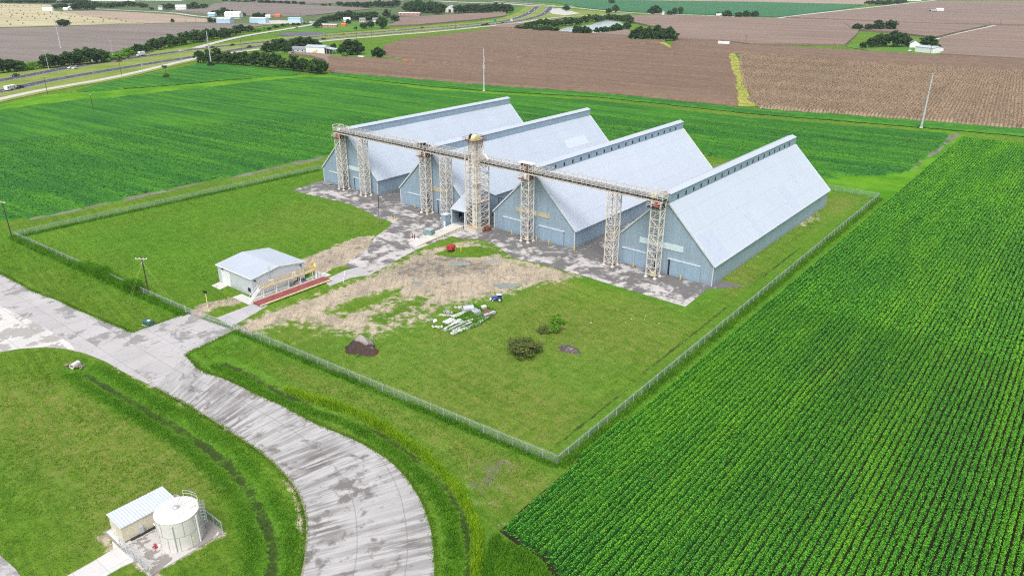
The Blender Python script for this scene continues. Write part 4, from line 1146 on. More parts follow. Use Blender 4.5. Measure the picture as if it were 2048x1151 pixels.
GT = 'lattice towers carrying the conveyor'
ZD = 20.75                                            # underside of the gallery
TW = [(-213.7, 'first lattice tower from the left, at the left end of the conveyor', 19.2, 'red', True),
      (-201.2, 'second lattice tower from the left, right of the first shed door', None, None, True),
      (-169.6, 'third lattice tower from the left, centred on the second shed gable', 19.2, 'rust', True),
      (-160.2, 'fourth lattice tower from the left, rising behind the dump shed', None, None, True),
      (-126.6, 'fifth lattice tower from the left, centred on the third shed gable', 19.2, 'cream', False),
      (-96.9, 'sixth lattice tower from the left, in the gap before the fourth shed', None, None, True),
      (-83.7, 'seventh lattice tower, at the right end of the conveyor with a red motor', 19.3, 'dark', False)]
for x, lab, pl, mo, xb in TW:
    t_ = lattice('lattice_tower', lab, x, tower_y(x) + 1.25, 2.7, 2.5, ZD, 9, GT, pl, mo, xb)
    if pl:                                            # yellow gearbox and spout clutter at the foot
        m = MB().box(-0.4, -0.5, 0.3, 0.5, 0.4, 1.3).tube((0.1, 0, 1.2), (0.6, 0.4, 2.2), 0.22, 0.22, 8)
        m.build('boot_drive', M['yellow_cream'] if x > -200 else M['rust'], t_)
        m = MB(); random.seed(int(-x))
        for k in range(9):
            z = 1.5 + k * 0.55; m.cbox(0.35 + random.uniform(-.08, .08), 0.3, z, 0.5, 0.4, 0.38)
        m.build('bucket_chain', M['black'], t_)

# gallery
GX0, GX1 = -215.6, -82.0
GL_ = GX1 - GX0
gy0 = tower_y(GX1) + 1.25
gal = thing('conveyor_gallery', 'long raised conveyor gallery with railings running across all shed fronts', 'conveyor', (GX1, gy0, ZD), TANG)
for s in (-1, 1):
    m = MB(); y = s * 1.15
    m.bar((-GL_, y, 0.14), (0, y, 0.14), 0.18, 0.30); m.bar((-GL_, y, 0.98), (0, y, 0.98), 0.16, 0.18)
    k = 0; x = 0.0
    while x > -GL_ + 0.5:
        m.bar((x, y, 0.1), (x, y, 1.0), 0.11)
        if k % 2: m.bar((x, y, 0.15), (x - 1.55, y, 0.95), 0.07)
        else: m.bar((x, y, 0.95), (x - 1.55, y, 0.15), 0.07)
        x -= 1.55; k += 1
    m.build('truss', M['gallery_beige'], gal)
MB().box(-GL_, -0.95, 0.30, 0, 0.95, 0.48).build('return_belt', M['dark'], gal)
m = MB(); x = -0.4
while x > -GL_: m.bar((x, -1.2, 0.62), (x, 1.2, 0.62), 0.10); x -= 1.55
tag(m.build('cross_beam', M['gallery_beige'], gal), kind='stuff')
MB().box(-GL_, 0.35, 1.02, 0, 1.25, 1.08).box(-GL_, -1.5, 1.02, 0, -0.95, 1.08).build('walkway_deck', M['galv'], gal)
# curved hoods over the belt
m = MB(); x = -2.0
n = 10
while x > -GL_ + 3:
    L = 1.46; V = []; F = []
    for xx in (x, x - L):
        for i in range(n + 1):
            t = math.pi * i / n; V.append((xx, -0.25 + 0.60 * math.cos(t), 1.12 + 0.62 * math.sin(t)))
    for i in range(n): F.append((i, i + 1, n + 2 + i, n + 1 + i))
    F.append(tuple(reversed(range(n + 1)))); F.append(tuple(range(n + 1, 2 * n + 2)))
    m.add(V, F); x -= 1.55
m.build('belt_cover', paint('dull_grey_belt_cover', (.20, .21, .235), .3, .6, .5, .25, rust=(.16, .12, .10, 1), rust_amt=.05), gal)
for s in (-1, 1):
    m = MB(); y = s * 1.32
    for z in (1.5, 1.85, 2.2): m.bar((-GL_, y, z), (0, y, z), 0.075)
    x = 0.0
    while x > -GL_: m.bar((x, y, 1.0), (x, y, 2.2), 0.085); x -= 1.55
    m.build('handrail', M['tower_white'], gal)
m = MB()                                               # cable tray and lamp posts along the top
m.bar((-GL_, 1.0, 2.75), (0, 1.0, 2.75), 0.10)
x = -3.0
while x > -GL_: m.bar((x, 1.0, 1.0), (x, 1.0, 2.78), 0.07); x -= 6.2
m.build('cable_rail', M['tower_white'], gal)
for xe in (-1.3, -GL_ + 1.5):                          # caged ends
    m = MB()
    for a in (-1.4, 1.4):
        for b in (-1.35, 1.35): m.bar((xe + a, b, 0), (xe + a, b, 3.0), 0.11)
    for z in (1.0, 2.0, 3.0):
        for b in (-1.35, 1.35): m.bar((xe - 1.4, b, z), (xe + 1.4, b, z), 0.08)
        for a in (-1.4, 1.4): m.bar((xe + a, -1.35, z), (xe + a, 1.35, z), 0.08)
    m.build('end_frame', M['tower_white'], gal)
MB().lathe(-3.0, -0.4, [(0.95, 1.1), (0.95, 1.35), (0.75, 1.75), (0.3, 2.0)], 14).build('pulley_cover', M['yellow_cream'], gal)
MB().lathe(-GL_ + 2.6, -0.4, [(0.8, 1.1), (0.8, 1.4), (0.5, 1.8)], 14).build('pulley_cover', M['white'], gal)
for cxs in (-169.6, -126.6):                           # transfer houses where belts cross into the sheds
    x = cxs - GX1; m = MB()
    random.seed(int(-cxs))
    for k in range(14):
        a = x + random.uniform(-3.2, 3.2); b = random.uniform(-1.2, 1.0); m.cbox(a, b, 1.05, random.uniform(.3, 1.1), random.uniform(.3, .9), random.uniform(0.5, 1.5))
    m.build('transfer_drive', M['black'] if cxs < -150 else M['rust'], gal)
    m = MB()
    for k in range(8):
        a = x + random.uniform(-3.5, 3.5); m.bar((a, -1.3, 1.0), (a + random.uniform(-.4, .4), 1.2, 3.0), 0.09); m.bar((a, -1.3, 1.0), (a, -1.3, 3.0), 0.09)
    m.build('transfer_frame', M['tower_white'], gal)
MB().box(-126.6 - GX1 - 3.0, -0.9, 2.9, -126.6 - GX1 + 2.2, 1.2, 3.0).build('transfer_roof', M['white'], gal)
for cx, y0 in SHEDS:                                   # short spout boxes into each monitor
    x = cx - GX1
    MB().box(x - 0.9, 1.3, 0.0, x + 0.9, (y0 - gy0) - (-(cx - GX1)) * 0.027 - 0.12, 1.5).build('feed_spout', M['galv'], gal)

# bucket elevator
el = thing('bucket_elevator', 'tall white bucket elevator leg in a lattice frame with yellow head', 'elevator', (-145.1, 164.6, 0), TANG)
fx, fy = 2.2, 2.85
cs = [(-fx, -fy), (fx, -fy), (fx, fy), (-fx, fy)]
for a, b in cs: MB().bar((a, b, 1.3 if b < 0 else 0.1), (a, b, 20.2 if a > 0 or b > 0 else 26.0), 0.26).build('leg', M['tower_white'], el)
m = MB(); dz = 2.35
for k in range(9):
    z = 1.5 + dz * k
    for j in range(4):
        p, q = cs[j], cs[(j + 1) % 4]
        m.bar((p[0], p[1], z), (q[0], q[1], z), 0.15)
        if k < 8:
            m.bar((p[0], p[1], z), (q[0], q[1], z + dz), 0.10); m.bar((q[0], q[1], z), (p[0], p[1], z + dz), 0.10)
    m.bar((-fx, -fy, z), (0, 0, z), 0.1); m.bar((fx, fy, z), (0, 0, z), 0.1)
m.build('bracing', M['tower_white'], el)
# legs of the elevator: two square trunks, flanged every 2.4 m
for (bx, by) in ((0.25, -1.7), (0.25, 0.3)):
    m = MB().box(bx - 0.5, by - 0.45, 1.4, bx + 0.5, by + 0.45, 28.6)
    z = 2.4
    while z < 28.3: m.box(bx - 0.62, by - 0.57, z, bx + 0.62, by + 0.57, z + 0.16); z += 2.35
    m.build('leg_casing', paint('white_leg_casing', (.74, .72, .68), .1, .6, .5, rust=(.36, .24, .15, 1), rust_amt=.0), el)
m = MB()                                               # upper frame around the casings
for a, b in ((-0.95, -2.6), (1.25, -2.6), (1.25, 1.3), (-0.95, 1.3)): m.bar((a, b, 20), (a, b, 28.2), 0.2)
for z in (20.5, 22.4, 24.3, 26.2, 28.0):
    for p, q in (((-0.95, -2.6), (1.25, -2.6)), ((1.25, -2.6), (1.25, 1.3)), ((1.25, 1.3), (-0.95, 1.3)), ((-0.95, 1.3), (-0.95, -2.6))):
        m.bar((p[0], p[1], z), (q[0], q[1], z), 0.17)
        if z < 28: m.bar((p[0], p[1], z), (q[0], q[1], z + 1.9), 0.12)
m.build('upper_frame', M['gallery_beige'], el)
hp = MB().box(-2.4, -3.4, 28.05, 2.0, 2.2, 28.2).build('head_platform', M['rust'], el)
m = MB()
for z in (28.75, 29.25):
    for p, q in (((-2.4, -3.4), (2, -3.4)), ((2, -3.4), (2, 2.2)), ((2, 2.2), (-2.4, 2.2)), ((-2.4, 2.2), (-2.4, -3.4))): m.bar((p[0], p[1], z), (q[0], q[1], z), 0.06)
for a in (-2.4, -1.3, -0.2, 0.9, 2.0):
    for b in (-3.4, 2.2): m.bar((a, b, 28.1), (a, b, 29.3), 0.06)
m.build('railing', M['rust'], hp)
m = MB()
V = []; F = []; n = 14                                 # rounded head hood across the two casings
for xx in (-0.5, 1.0):
    for i in range(n + 1):
        t = math.pi * i / n; V.append((xx, -0.7 + 1.35 * math.cos(t), 28.6 + 1.25 * math.sin(t)))
for i in range(n): F.append((i, i + 1, n + 2 + i, n + 1 + i))
F += [tuple(reversed(range(n + 1))), tuple(range(n + 1, 2 * n + 2))]
m.add(V, F); m.box(-0.5, -2.45, 28.2, 1.0, 1.05, 28.62)
m.build('head_hood', M['yellow_cream'], el, False)
MB().cbox(-1.3, -0.9, 28.2, 0.9, 1.3, 1.3).tube((-1.7, -0.9, 29.5), (-0.6, -0.9, 29.5), 0.35).build('head_motor', M['black'], el)
MB().bar((0.4, 1.2, 28.6), (1.6, 1.6, 23.4), 0.7).bar((1.6, 1.6, 23.5), (4.2, 0.4, 22.6), 0.6).build('discharge_spout', M['offwhite'], el)
ib = MB().box(-2.7, -3.35, 0.0, 2.6, -0.2, 1.45).build('boot_block', M['concrete'], el)
MB().box(-2.75, -3.4, 1.45, 2.65, -0.15, 1.52).build('rust_stained_ledge', paint('rust_stained_concrete', (0.50, 0.36, 0.18), 0.3, 1.2, 0.85, rust=RUST, rust_amt=0.05), ib)
m = MB()
for s in (-0.25, 0.25): m.bar((-fx - 0.15, -0.6 + s, 0.3), (-fx - 0.15, -0.6 + s, 28), 0.05)
z = 0.5
while z < 28: m.bar((-fx - 0.15, -0.85, z), (-fx - 0.15, -0.35, z), 0.04); z += 0.5
for z in range(3, 28, 1):
    m.bar((-fx - 0.15, -0.95, z), (-fx - 0.85, -0.6, z), 0.04); m.bar((-fx - 0.85, -0.6, z), (-fx - 0.15, -0.25, z), 0.04)
m.build('caged_ladder', M['rust'], el)
for z in (9.5, 15.5): MB().box(0.4, -fy - 0.2, z, fx + 0.3, fy + 0.2, z + 0.1).build('rest_platform', M['gallery_beige'], el)
MB().cbox(3.0, 1.3, 0.05, 1.6, 1.8, 1.2).cbox(2.6, -0.4, 0.05, 1.0, 0.8, 0.8).build('boot_pit', M['rust'], el)

# dump shed with ramp
ds = thing('dump_shed', 'pale steel drive-through dump shed at the foot of the elevator', 'shed', (-150.35, 161.5, 0))
hw = 2.85
m = MB()
for s in (-1, 1):
    x0 = s * hw
    m.add([(x0, 0, 0), (x0, 18, 0), (x0, 18, 6.0), (x0, 9, 10.7), (x0, 0, 6.0), (x0 - s * .15, 0, 0), (x0 - s * .15, 18, 0), (x0 - s * .15, 18, 6.0), (x0 - s * .15, 9, 10.7), (x0 - s * .15, 0, 6.0)],
          [(0, 1, 2, 3, 4), (9, 8, 7, 6, 5), (0, 4, 9, 5), (4, 3, 8, 9), (3, 2, 7, 8), (2, 1, 6, 7)])
m.box(-hw + 0.16, 17.8, 0, hw - 0.16, 17.95, 5.95)
m.build('wall', M['wall_steel'], ds)
m = MB()
m.add([(-hw - .25, -0.35, 5.86), (hw + .25, -0.35, 5.86), (hw + .25, 9, 10.78), (-hw - .25, 9, 10.78), (-hw - .25, 18.3, 5.92), (hw + .25, 18.3, 5.92),
       (-hw - .25, -0.35, 6.0), (hw + .25, -0.35, 6.0), (hw + .25, 9, 10.93), (-hw - .25, 9, 10.93), (-hw - .25, 18.3, 6.06), (hw + .25, 18.3, 6.06)],
      [(6, 7, 8, 9), (9, 8, 11, 10), (0, 3, 2, 1), (3, 4, 5, 2), (0, 1, 7, 6), (4, 10, 11, 5), (0, 6, 9, 3), (3, 9, 10, 4), (1, 2, 8, 7), (2, 5, 11, 8)])
m.build('roof', M['roof_x'], ds)
for s in (-1, 1): MB().cbox(s * (hw - 0.05), -0.1, 0, 0.35, 0.3, 5.85).build('door_post', M['trim'], ds)
MB().box(-2.6, 0.5, 0.95, 2.6, 17.6, 1.05).build('dump_grate', M['galv'], ds)
MB().box(-2.62, 3.0, 2.4, -2.55, 4.4, 4.6).box(-2.62, 5.6, 3.2, -2.55, 9.2, 4.6).build('inner_opening', M['dark'], ds)
m = MB()
for k in range(6): m.cbox(1.4 + 0.12 * k, 5.4 + k * .7, 8.2 + k * .38, 0.8, 0.5, 0.7)
m.build('roof_chute', M['black'], ds)
pc = thing('control_cabin', 'narrow pale blue control cabin at the left side of the dump shed', 'cabin', (-154.75, 160.2, 0))
MB().box(-1.0, -1.0, 0.0, 1.0, 1.2, 4.1).build('wall', M['wall_steel'], pc)
MB().box(-1.15, -1.15, 4.1, 1.15, 1.35, 4.25).build('roof', M['trim'], pc)
MB().box(0.1, -1.05, 0.2, 0.85, -0.98, 2.2).build('door', M['white'], pc)
rp = thing('truck_ramp', 'sloping concrete truck ramp leading up into the dump shed', 'ramp', (-150.3, 161.0, 0))
L0 = -19.6
m = MB().add([(-1.7, L0, 0.08), (1.6, L0, 0.08), (2.0, 0.6, 1.25), (-2.0, 0.6, 1.25), (-1.7, L0, 0), (1.6, L0, 0), (2.0, 0.6, 0), (-2.0, 0.6, 0)],
             [(0, 1, 2, 3), (4, 7, 6, 5), (0, 4, 5, 1), (1, 5, 6, 2), (2, 6, 7, 3), (3, 7, 4, 0)])
m.build('ramp_slab', M['concrete'], rp)
for s in (-1, 1):
    MB().bar((s * 1.65, L0, 0.16), (s * 2.0, 0.5, 1.36), 0.22, 0.2).build('ramp_curb', M['yellow_cream'] if s > 0 else M['offwhite'], rp)
m = MB()
for k in range(9):
    y = -1.0 - k * 1.3; m.box(2.0, y - 0.12, 0.0, 2.22, y + 0.12, 1.15 + y * 0.058)
m.build('buttress', M['concrete'], rp)

# pipe bend standing between second and third shed
sp = thing('spout_pipe', 'thin black bent pipe against the second shed wall behind the elevator', 'pipe', (-146.0, 176.0, 0))
MB().tube((0, 0, 0), (0, 0, 7.5), 0.13, 0.13, 8).tube((0, 0, 7.5), (4.4, 1.5, 7.5), 0.10, 0.10, 8).build('pipe', M['black'], sp)
MB().tube((0.3, -0.1, 5.2), (-1.8, -1.5, 1.5), 0.34, 0.3, 8).tube((0.1, 0, 5.4), (0.9, 0.2, 3.9), 0.26, 0.24, 8).build('hose', M['black'], sp)

# ================================================================== OFFICE, WEIGHBRIDGE
of = thing('office_building', 'square grey metal office building with low pitched roof beside the weighbridge', 'building', (-161.28, 98.0, 0))
a, b, h, hr = 7.7, 7.74, 4.9, 5.95
MB().prism([(-b + .06, 0), (b - .06, 0), (b - .06, h - .03), (0, hr - .06), (-b + .06, h - .03)], -a + .06, a - .06, 'x').build('wall', M['office_wall'], of)
m = MB()
for s in (-1, 1):
    pr = [(0, hr), (s * (b + .18), h - .02), (s * (b + .18), h + .10), (0, hr + .12)]
    m.prism(pr if s < 0 else list(reversed(pr)), -a - .18, a + .18, 'x')
m.build('roof', M['roof_x'], of)
m = MB()
for s in (-1, 1): m.bar((-a - .2, s * (b + .24), h - .08), (a + .2, s * (b + .24), h - .08), 0.16)
for s in (-1, 1):
    for q in (-1, 1): m.bar((q * (a + .2), s * (b + .1), h - .06), (q * (a + .2), 0, hr - .02), 0.12, 0.24)
m.build('roof_trim', M['white'], of)
MB().box(-5.9, -b - 0.02, 0.08, -2.2, -b + .09, 3.9).build('roller_door', M['white'], of)
w = MB().box(5.6, -b - .02, 0.9, 6.7, -b + .09, 2.1).build('window', M['glass'], of)
MB().box(5.5, -b - .05, 0.8, 6.8, -b - .021, 0.9).build('window_sill', M['white'], w)
for (x, y) in ((a, -6.9), (a, 6.6)): MB().box(x - .03, y - .2, 4.05, x + .35, y + .2, 4.3).build('wall_lamp', M['dark'], of)
MB().box(-5.3, -b - .3, 4.25, -4.8, -b + .05, 4.5).build('wall_lamp', M['dark'], of)
MB().box(a - .02, 4.8, 0.08, a + .05, 5.8, 2.2).build('door', M['dark_green'], of)
m = MB()
for k in (-0.3, 0.3): m.bar((2, -0.2 + k, hr), (2, -.2, hr + 3.0), 0.05)
m.bar((2, -.2, hr), (2, -.2, hr + 3.6), 0.05).bar((1.6, -.2, hr + 3.3), (2.4, -.2, hr + 3.3), .04)
# antenna mast on the wall
m = MB().bar((a + .15, -2.6, 2), (a + .15, -2.6, 7.0), 0.07)
for k in (-1.3, 1.3): m.bar((a + .15, -2.6, 6.6), (a + .15, -2.6 + k, 4.2), 0.04)
m.build('antenna_mast', M['galv'], of)

wb = thing('weighbridge', 'long red steel weighbridge deck with pale side rails', 'weighbridge', (-148.6, 87.8, 0))
d_ = MB().box(-1.55, 0.0, 0.28, 1.55, 21.3, 0.46).build('deck', M['deck_red'], wb)
for s in (-1, 1): MB().box(s * 1.64 - .09, 0, 0.30, s * 1.64 + .09, 21.3, 0.66).build('side_rail', M['yellow_cream'] if s > 0 else paint('rail_cream', (0.60, 0.50, 0.34), .15, 1.5), wb)
m = MB(); y = 0.3
while y < 21.3: m.box(-1.5, y, 0.03, 1.5, y + .35, 0.27); y += 2.9
m.build('load_beam', M['rust'], wb)

ct = thing('sampling_catwalk', 'yellow and white raised catwalk with stairs between office and weighbridge', 'catwalk', (-151.35, 88.2, 0))
z = 2.75
MB().box(-0.5, 2.6, z - .14, 0.5, 18.6, z).build('deck', M['galv'], ct)
rust_y = paint('rusty_yellow_rail', (0.62, 0.45, 0.16), .2, 1.5, .6, rust=(0.32, 0.18, 0.09, 1), rust_amt=.06)
for s in (-1, 1):
    m = MB()
    for zz in (0.55, 1.1): m.bar((s * .5, 2.6, z + zz), (s * .5, 18.6, z + zz), 0.07)
    y = 2.6
    while y <= 18.7: m.bar((s * .5, y, z - .1), (s * .5, y, z + 1.12), 0.07); y += 1.6
    m.bar((s * .5, 2.6, z - .1), (s * .5, 18.6, z - .1), 0.12, 0.22)
    m.build('railing', rust_y, ct)
for y in (3.2, 7.0, 10.6, 14.2, 18.0):
    m = MB()
    for s in (-1, 1): m.bar((s * .42, y, 0.05), (s * .42, y, z - .1), 0.13); m.bar((s * .42, y - .05, 1.2), (-s * .42, y - .05, 0.2), 0.08)
    m.build('support_frame', M['white'], ct)
st = MB()
for s in (-.42, .42): st.bar((s, -0.6, 0.1), (s, 2.6, z), 0.09, 0.24); st.bar((s, -0.6, 1.15), (s, 2.6, z + 1.05), 0.06); st.bar((s, -.6, .1), (s, -.6, 1.15), .06); st.bar((s, 1, 1.4), (s, 1, 2.5), .06)
for k in range(11):
    f = k / 11; st.box(-.42, -0.6 + 3.2 * f, 0.1 + (z - .1) * f, .42, -0.6 + 3.2 * f + .24, 0.14 + (z - .1) * f)
st.build('stairs', M['white'], ct)
for y in (6.0, 12.8): MB().box(-0.95, y, 1.3, -0.6, y + 1.1, z + 0.9).build('control_box', M['white'], ct)
tb = MB().lathe(0, 19.3, [(0.35, 0.05), (0.35, 1.2), (0.3, 4.3)], 12).build('sampler_column', M['white'], ct)
m = MB()
for k in range(4): m.box(-.75 + .0, 18.5 + .25 * k, z + .35 * k, .75, 18.62 + .25 * k, z + .35 * k + .2)
for s in (-.75, .75): m.bar((s, 18.4, z), (s, 18.4, z + 1.7), .1); m.bar((s, 19.6, z), (s, 19.6, z + 1.7), .1); m.bar((s, 18.4, z + 1.7), (s, 19.6, z + 1.7), .1)
m.build('sampler_cage', M['yellow'], ct)
MB().tube((0, 19.3, 4.2), (1.5, 19.6, 4.6), 0.14, 0.10).tube((1.5, 19.6, 4.6), (1.6, 19.6, 2.6), 0.09).build('sampler_arm', M['galv'], ct)
m = MB().lathe(-.9, 21.0, [(.5, .05), (.5, 1.0), (.25, 1.2)], 12).cbox(.2, 21.4, .05, .7, .8, .9).cbox(-0.3, 20.3, 0.05, .5, .5, 1.5)
m.build('sampler_pump', M['white'], ct)
eq = thing('scrap_equipment', 'dark clutter of equipment under the catwalk against the office wall', 'equipment', (-152.9, 102.5, 0))
random.seed(5); m = MB()
for k in range(14): m.cbox(random.uniform(-.3, .5), random.uniform(-2.6, 2.6), 0.06, random.uniform(.3, .7), random.uniform(.3, 1.1), random.uniform(.2, .7))
m.build('machine_body', M['roof_grey'], eq)
for k in range(5): MB().cbox(random.uniform(-.2, .6), random.uniform(-2, 2), 0.5, .35, .5, .4).build('motor', M['rust'], eq)
for i, (u, v, h_, lab) in enumerate([(690, 550, 1.2, 'white post on the far side of the scale lane'), (687, 563, 1.1, 'cream post on the near side of the scale lane')]):
    x, y = G(u, v); tag(MB().lathe(0, 0, [(.12, 0), (.12, h_), (.05, h_ + .05)], 10).build('guide_post', M['white']), lab, 'post', 'posts along the scale lane').location = (x, y, 0)

# entrance lamp post near the gate
x, y = G(416, 615)
lp = thing('sign_post', 'short cream post with a black camera box near the office corner', 'post', (x, y, 0))
MB().lathe(0, 0, [(.11, 0), (.09, 3.9)], 10).build('pole', M['yellow_cream'], lp)
MB().cbox(0, 0, 3.9, .9, .5, .35).cbox(0, -0.3, 4.25, .4, .4, .25).build('camera_box', M['dark'], lp)

# ================================================================== WATER TANK
tk = thing('water_tank', 'round white bolted water tank with railing and caged ladder on top', 'tank', (-87.82, 35.18, 0.12))
R, Hh = 2.92, 4.8
MB().lathe(0, 0, [(R, 0), (R, Hh)], 64).build('tank_wall', M['tank'], tk)
MB().lathe(0, 0, [(R + .06, Hh - .06), (R + .06, Hh + .02), (0.35, Hh + .42), (0.05, Hh + .44)], 64).build('tank_roof', M['tank_roof'], tk)
m = MB()
for k in range(16):
    t = 2 * math.pi * k / 16 + .1
    m.bar((R * math.cos(t), R * math.sin(t), Hh + .05), (.3 * math.cos(t), .3 * math.sin(t), Hh + .45), 0.035, .03)
m.build('roof_rib', M['seam'], tk)
m = MB()
n = 64
for z in (2.35,):
    for k in range(n):
        t0, t1 = 2 * math.pi * k / n, 2 * math.pi * (k + 1) / n
        m.bar(((R + .005) * math.cos(t0), (R + .005) * math.sin(t0), z), ((R + .005) * math.cos(t1), (R + .005) * math.sin(t1), z), .05, .09)
for k in range(12):
    for z0, z1, o in ((0.03, 2.35, 0), (2.35, Hh - .05, .26)):
        t = 2 * math.pi * k / 12 + o; m.bar(((R + .005) * math.cos(t), (R + .005) * math.sin(t), z0), ((R + .005) * math.cos(t), (R + .005) * math.sin(t), z1), .075)
m.build('panel_seam', M['seam'], tk)
MB().lathe(0, 0, [(.38, Hh + .4), (.42, Hh + .62), (.30, Hh + .75), (.05, Hh + .78)], 20).build('vent_cap', M['galv'], tk)
MB().cbox(1.15, 1.65, Hh + .12, .75, .75, .34).build('roof_hatch', M['tank_roof'], tk)
m = MB()
for k, t in enumerate(np.radians([56, 80, 106, 132])):
    m.bar((R * math.cos(t), R * math.sin(t), Hh), (R * math.cos(t), R * math.sin(t), Hh + 1.1), .06)
tt = np.radians(np.linspace(56, 134, 12))
for z in (.6, 1.08):
    for p, q in zip(tt[:-1], tt[1:]): m.bar((R * math.cos(p), R * math.sin(p), Hh + z), (R * math.cos(q), R * math.sin(q), Hh + z), .055)
m.build('roof_railing', M['galv'], tk)
MB().bar((1.62, 2.4, Hh + .1), (1.62, 2.4, Hh + 1.1), .09).bar((1.3, 2.6, Hh + .6), (1.75, 2.3, Hh + .6), .09).bar((1.3, 2.6, Hh + 1.05), (1.75, 2.3, Hh + 1.05), .09).build('gate_bar', M['yellow_cream'], tk)
t = math.radians(48); cx, cy = (R + .25) * math.cos(t), (R + .25) * math.sin(t)
m = MB(); nx_, ny_ = math.cos(t), math.sin(t); tx, ty = -ny_, nx_
for s in (-.22, .22): m.bar((cx + tx * s, cy + ty * s, .1), (cx + tx * s, cy + ty * s, Hh + 1.2), .05)
z = .3
while z < Hh + 1: m.bar((cx - tx * .22, cy - ty * .22, z), (cx + tx * .22, cy + ty * .22, z), .035); z += .3
for k in range(5):
    al = math.pi * k / 4; ox, oy = .38 * math.cos(al), .62 * math.sin(al)
    m.bar((cx + tx * ox + nx_ * oy, cy + ty * ox + ny_ * oy, 2.4), (cx + tx * ox + nx_ * oy, cy + ty * ox + ny_ * oy, Hh + 1.25), .035)
z = 2.4
while z < Hh + 1.4:
    for k in range(8):
        a0, a1 = math.pi * k / 8, math.pi * (k + 1) / 8
        m.bar((cx + tx * .38 * math.cos(a0) + nx_ * .62 * math.sin(a0), cy + ty * .38 * math.cos(a0) + ny_ * .62 * math.sin(a0), z),
              (cx + tx * .38 * math.cos(a1) + nx_ * .62 * math.sin(a1), cy + ty * .38 * math.cos(a1) + ny_ * .62 * math.sin(a1), z), .035)
    z += .55
m.build('caged_ladder', M['galv'], tk)
for t, nm in ((math.radians(-42), 'overflow_pipe'), (math.radians(24), 'fill_pipe')):
    MB().tube(((R + .16) * math.cos(t), (R + .16) * math.sin(t), .05), ((R + .16) * math.cos(t), (R + .16) * math.sin(t), Hh - .3), .12, .12, 10).build(nm, M['tank_roof'], tk)
t = math.radians(-25); MB().cbox(2.86, .15, .95, .2, .5, .5).build('hazard_placard', M['yellow_cream'], tk)
t = math.radians(-119)
MB().bar((R * math.cos(t), R * math.sin(t), Hh - .55), ((R) * math.cos(t + .2), R * math.sin(t + .2), Hh - .55), .05, .32).build('maker_plate', paint('grey_blue_plate', (.35, .38, .48)), tk)
hy = thing('hydrant', 'small red hydrant valve at the foot of the white tank', 'hydrant', (-88.6, 31.75, .12))
MB().lathe(0, 0, [(.14, 0), (.14, .55), (.2, .58), (.2, .68), (.08, .82)], 12).build('body', M['red'], hy)
MB().tube((0, -.1, .45), (0, -.42, .45), .1).tube((0, 0, .4), (.42, .1, .4), .09).tube((0, 0, .5), (-.4, 0, .5), .08).build('outlet', M['red'], hy)
MB().cbox(.1, .35, .0, .5, .4, .3).build('valve_base', M['white'], hy)

pu = thing('pump_house', 'cream metal pump house with pale blue ribbed roof behind the tank', 'shed', (-94.8, 33.42, .12), math.radians(88.85))
lx, ly, h1 = 3.98, 2.04, 2.72
MB().box(-lx + .05, -ly + .05, .25, lx - .05, ly - .05, h1).build('wall', M['cream_wall'], pu)
MB().add([(-lx - .1, -ly - .1, h1 - .02), (lx + .1, -ly - .1, h1 - .02), (lx + .1, ly + .1, h1 + .16), (-lx - .1, ly + .1, h1 + .16), (-lx - .1, -ly - .1, h1 + .08), (lx + .1, -ly - .1, h1 + .08), (lx + .1, ly + .1, h1 + .26), (-lx - .1, ly + .1, h1 + .26)],
         [(0, 3, 2, 1), (4, 5, 6, 7), (0, 1, 5, 4), (1, 2, 6, 5), (2, 3, 7, 6), (3, 0, 4, 7)]).build('roof', paint('pale_blue_roof_sheet', (0.60, 0.64, 0.67), .05, .8, .4, .15), pu)
m = MB(); x = -lx + .1
while x < lx: m.bar((x, -ly - .1, h1 + .10), (x, ly + .1, h1 + .28), .10, .05); x += .42
m.build('roof_rib', paint('pale_blue_rib', (0.48, 0.53, 0.57), .05, .8, .4, .15), pu)
m = MB()
for s in (-1, 1):
    for k in (-.9, 0, .9): m.cbox(s * (lx - .4), k * ly * .9, 0, .35, .35, .25)
m.build('skid_foot', M['black'], pu)
MB().box(-lx - .02, .35, .3, -lx + .06, 1.4, 2.35).build('door', M['offwhite'], pu)
MB().box(-1.8, -ly - .35, .5, -1.2, -ly + .05, 1.6).box(1.6, -ly - .3, .6, 2.1, -ly + .05, 1.2).build('meter_box', M['galv'], pu)
MB().tube((-3.2, -ly - .3, .3), (3.3, -ly - .3, .3), .13, .13, 8).tube((1.0, -ly - .3, .3), (1.0, -ly - 1.6, .3), .12, .12, 8).tube((2.2, -ly - .3, .3), (2.2, -ly - 1.3, .9), .12, .12, 8).build('pump_pipe', M['black'], pu)
MB().tube((.2, -ly - .3, 1.0), (.2, -ly - 2.2, 1.0), .1, .1, 8).build('feed_pipe', M['white'], pu)
# slab the pump house stands on
sheet('pump_pad', [(-97.3, 28.9), (-92.3, 28.9), (-92.3, 38.0), (-97.3, 38.0)], 0.125, M['new_conc'], .3, 'clean concrete under the cream pump house')


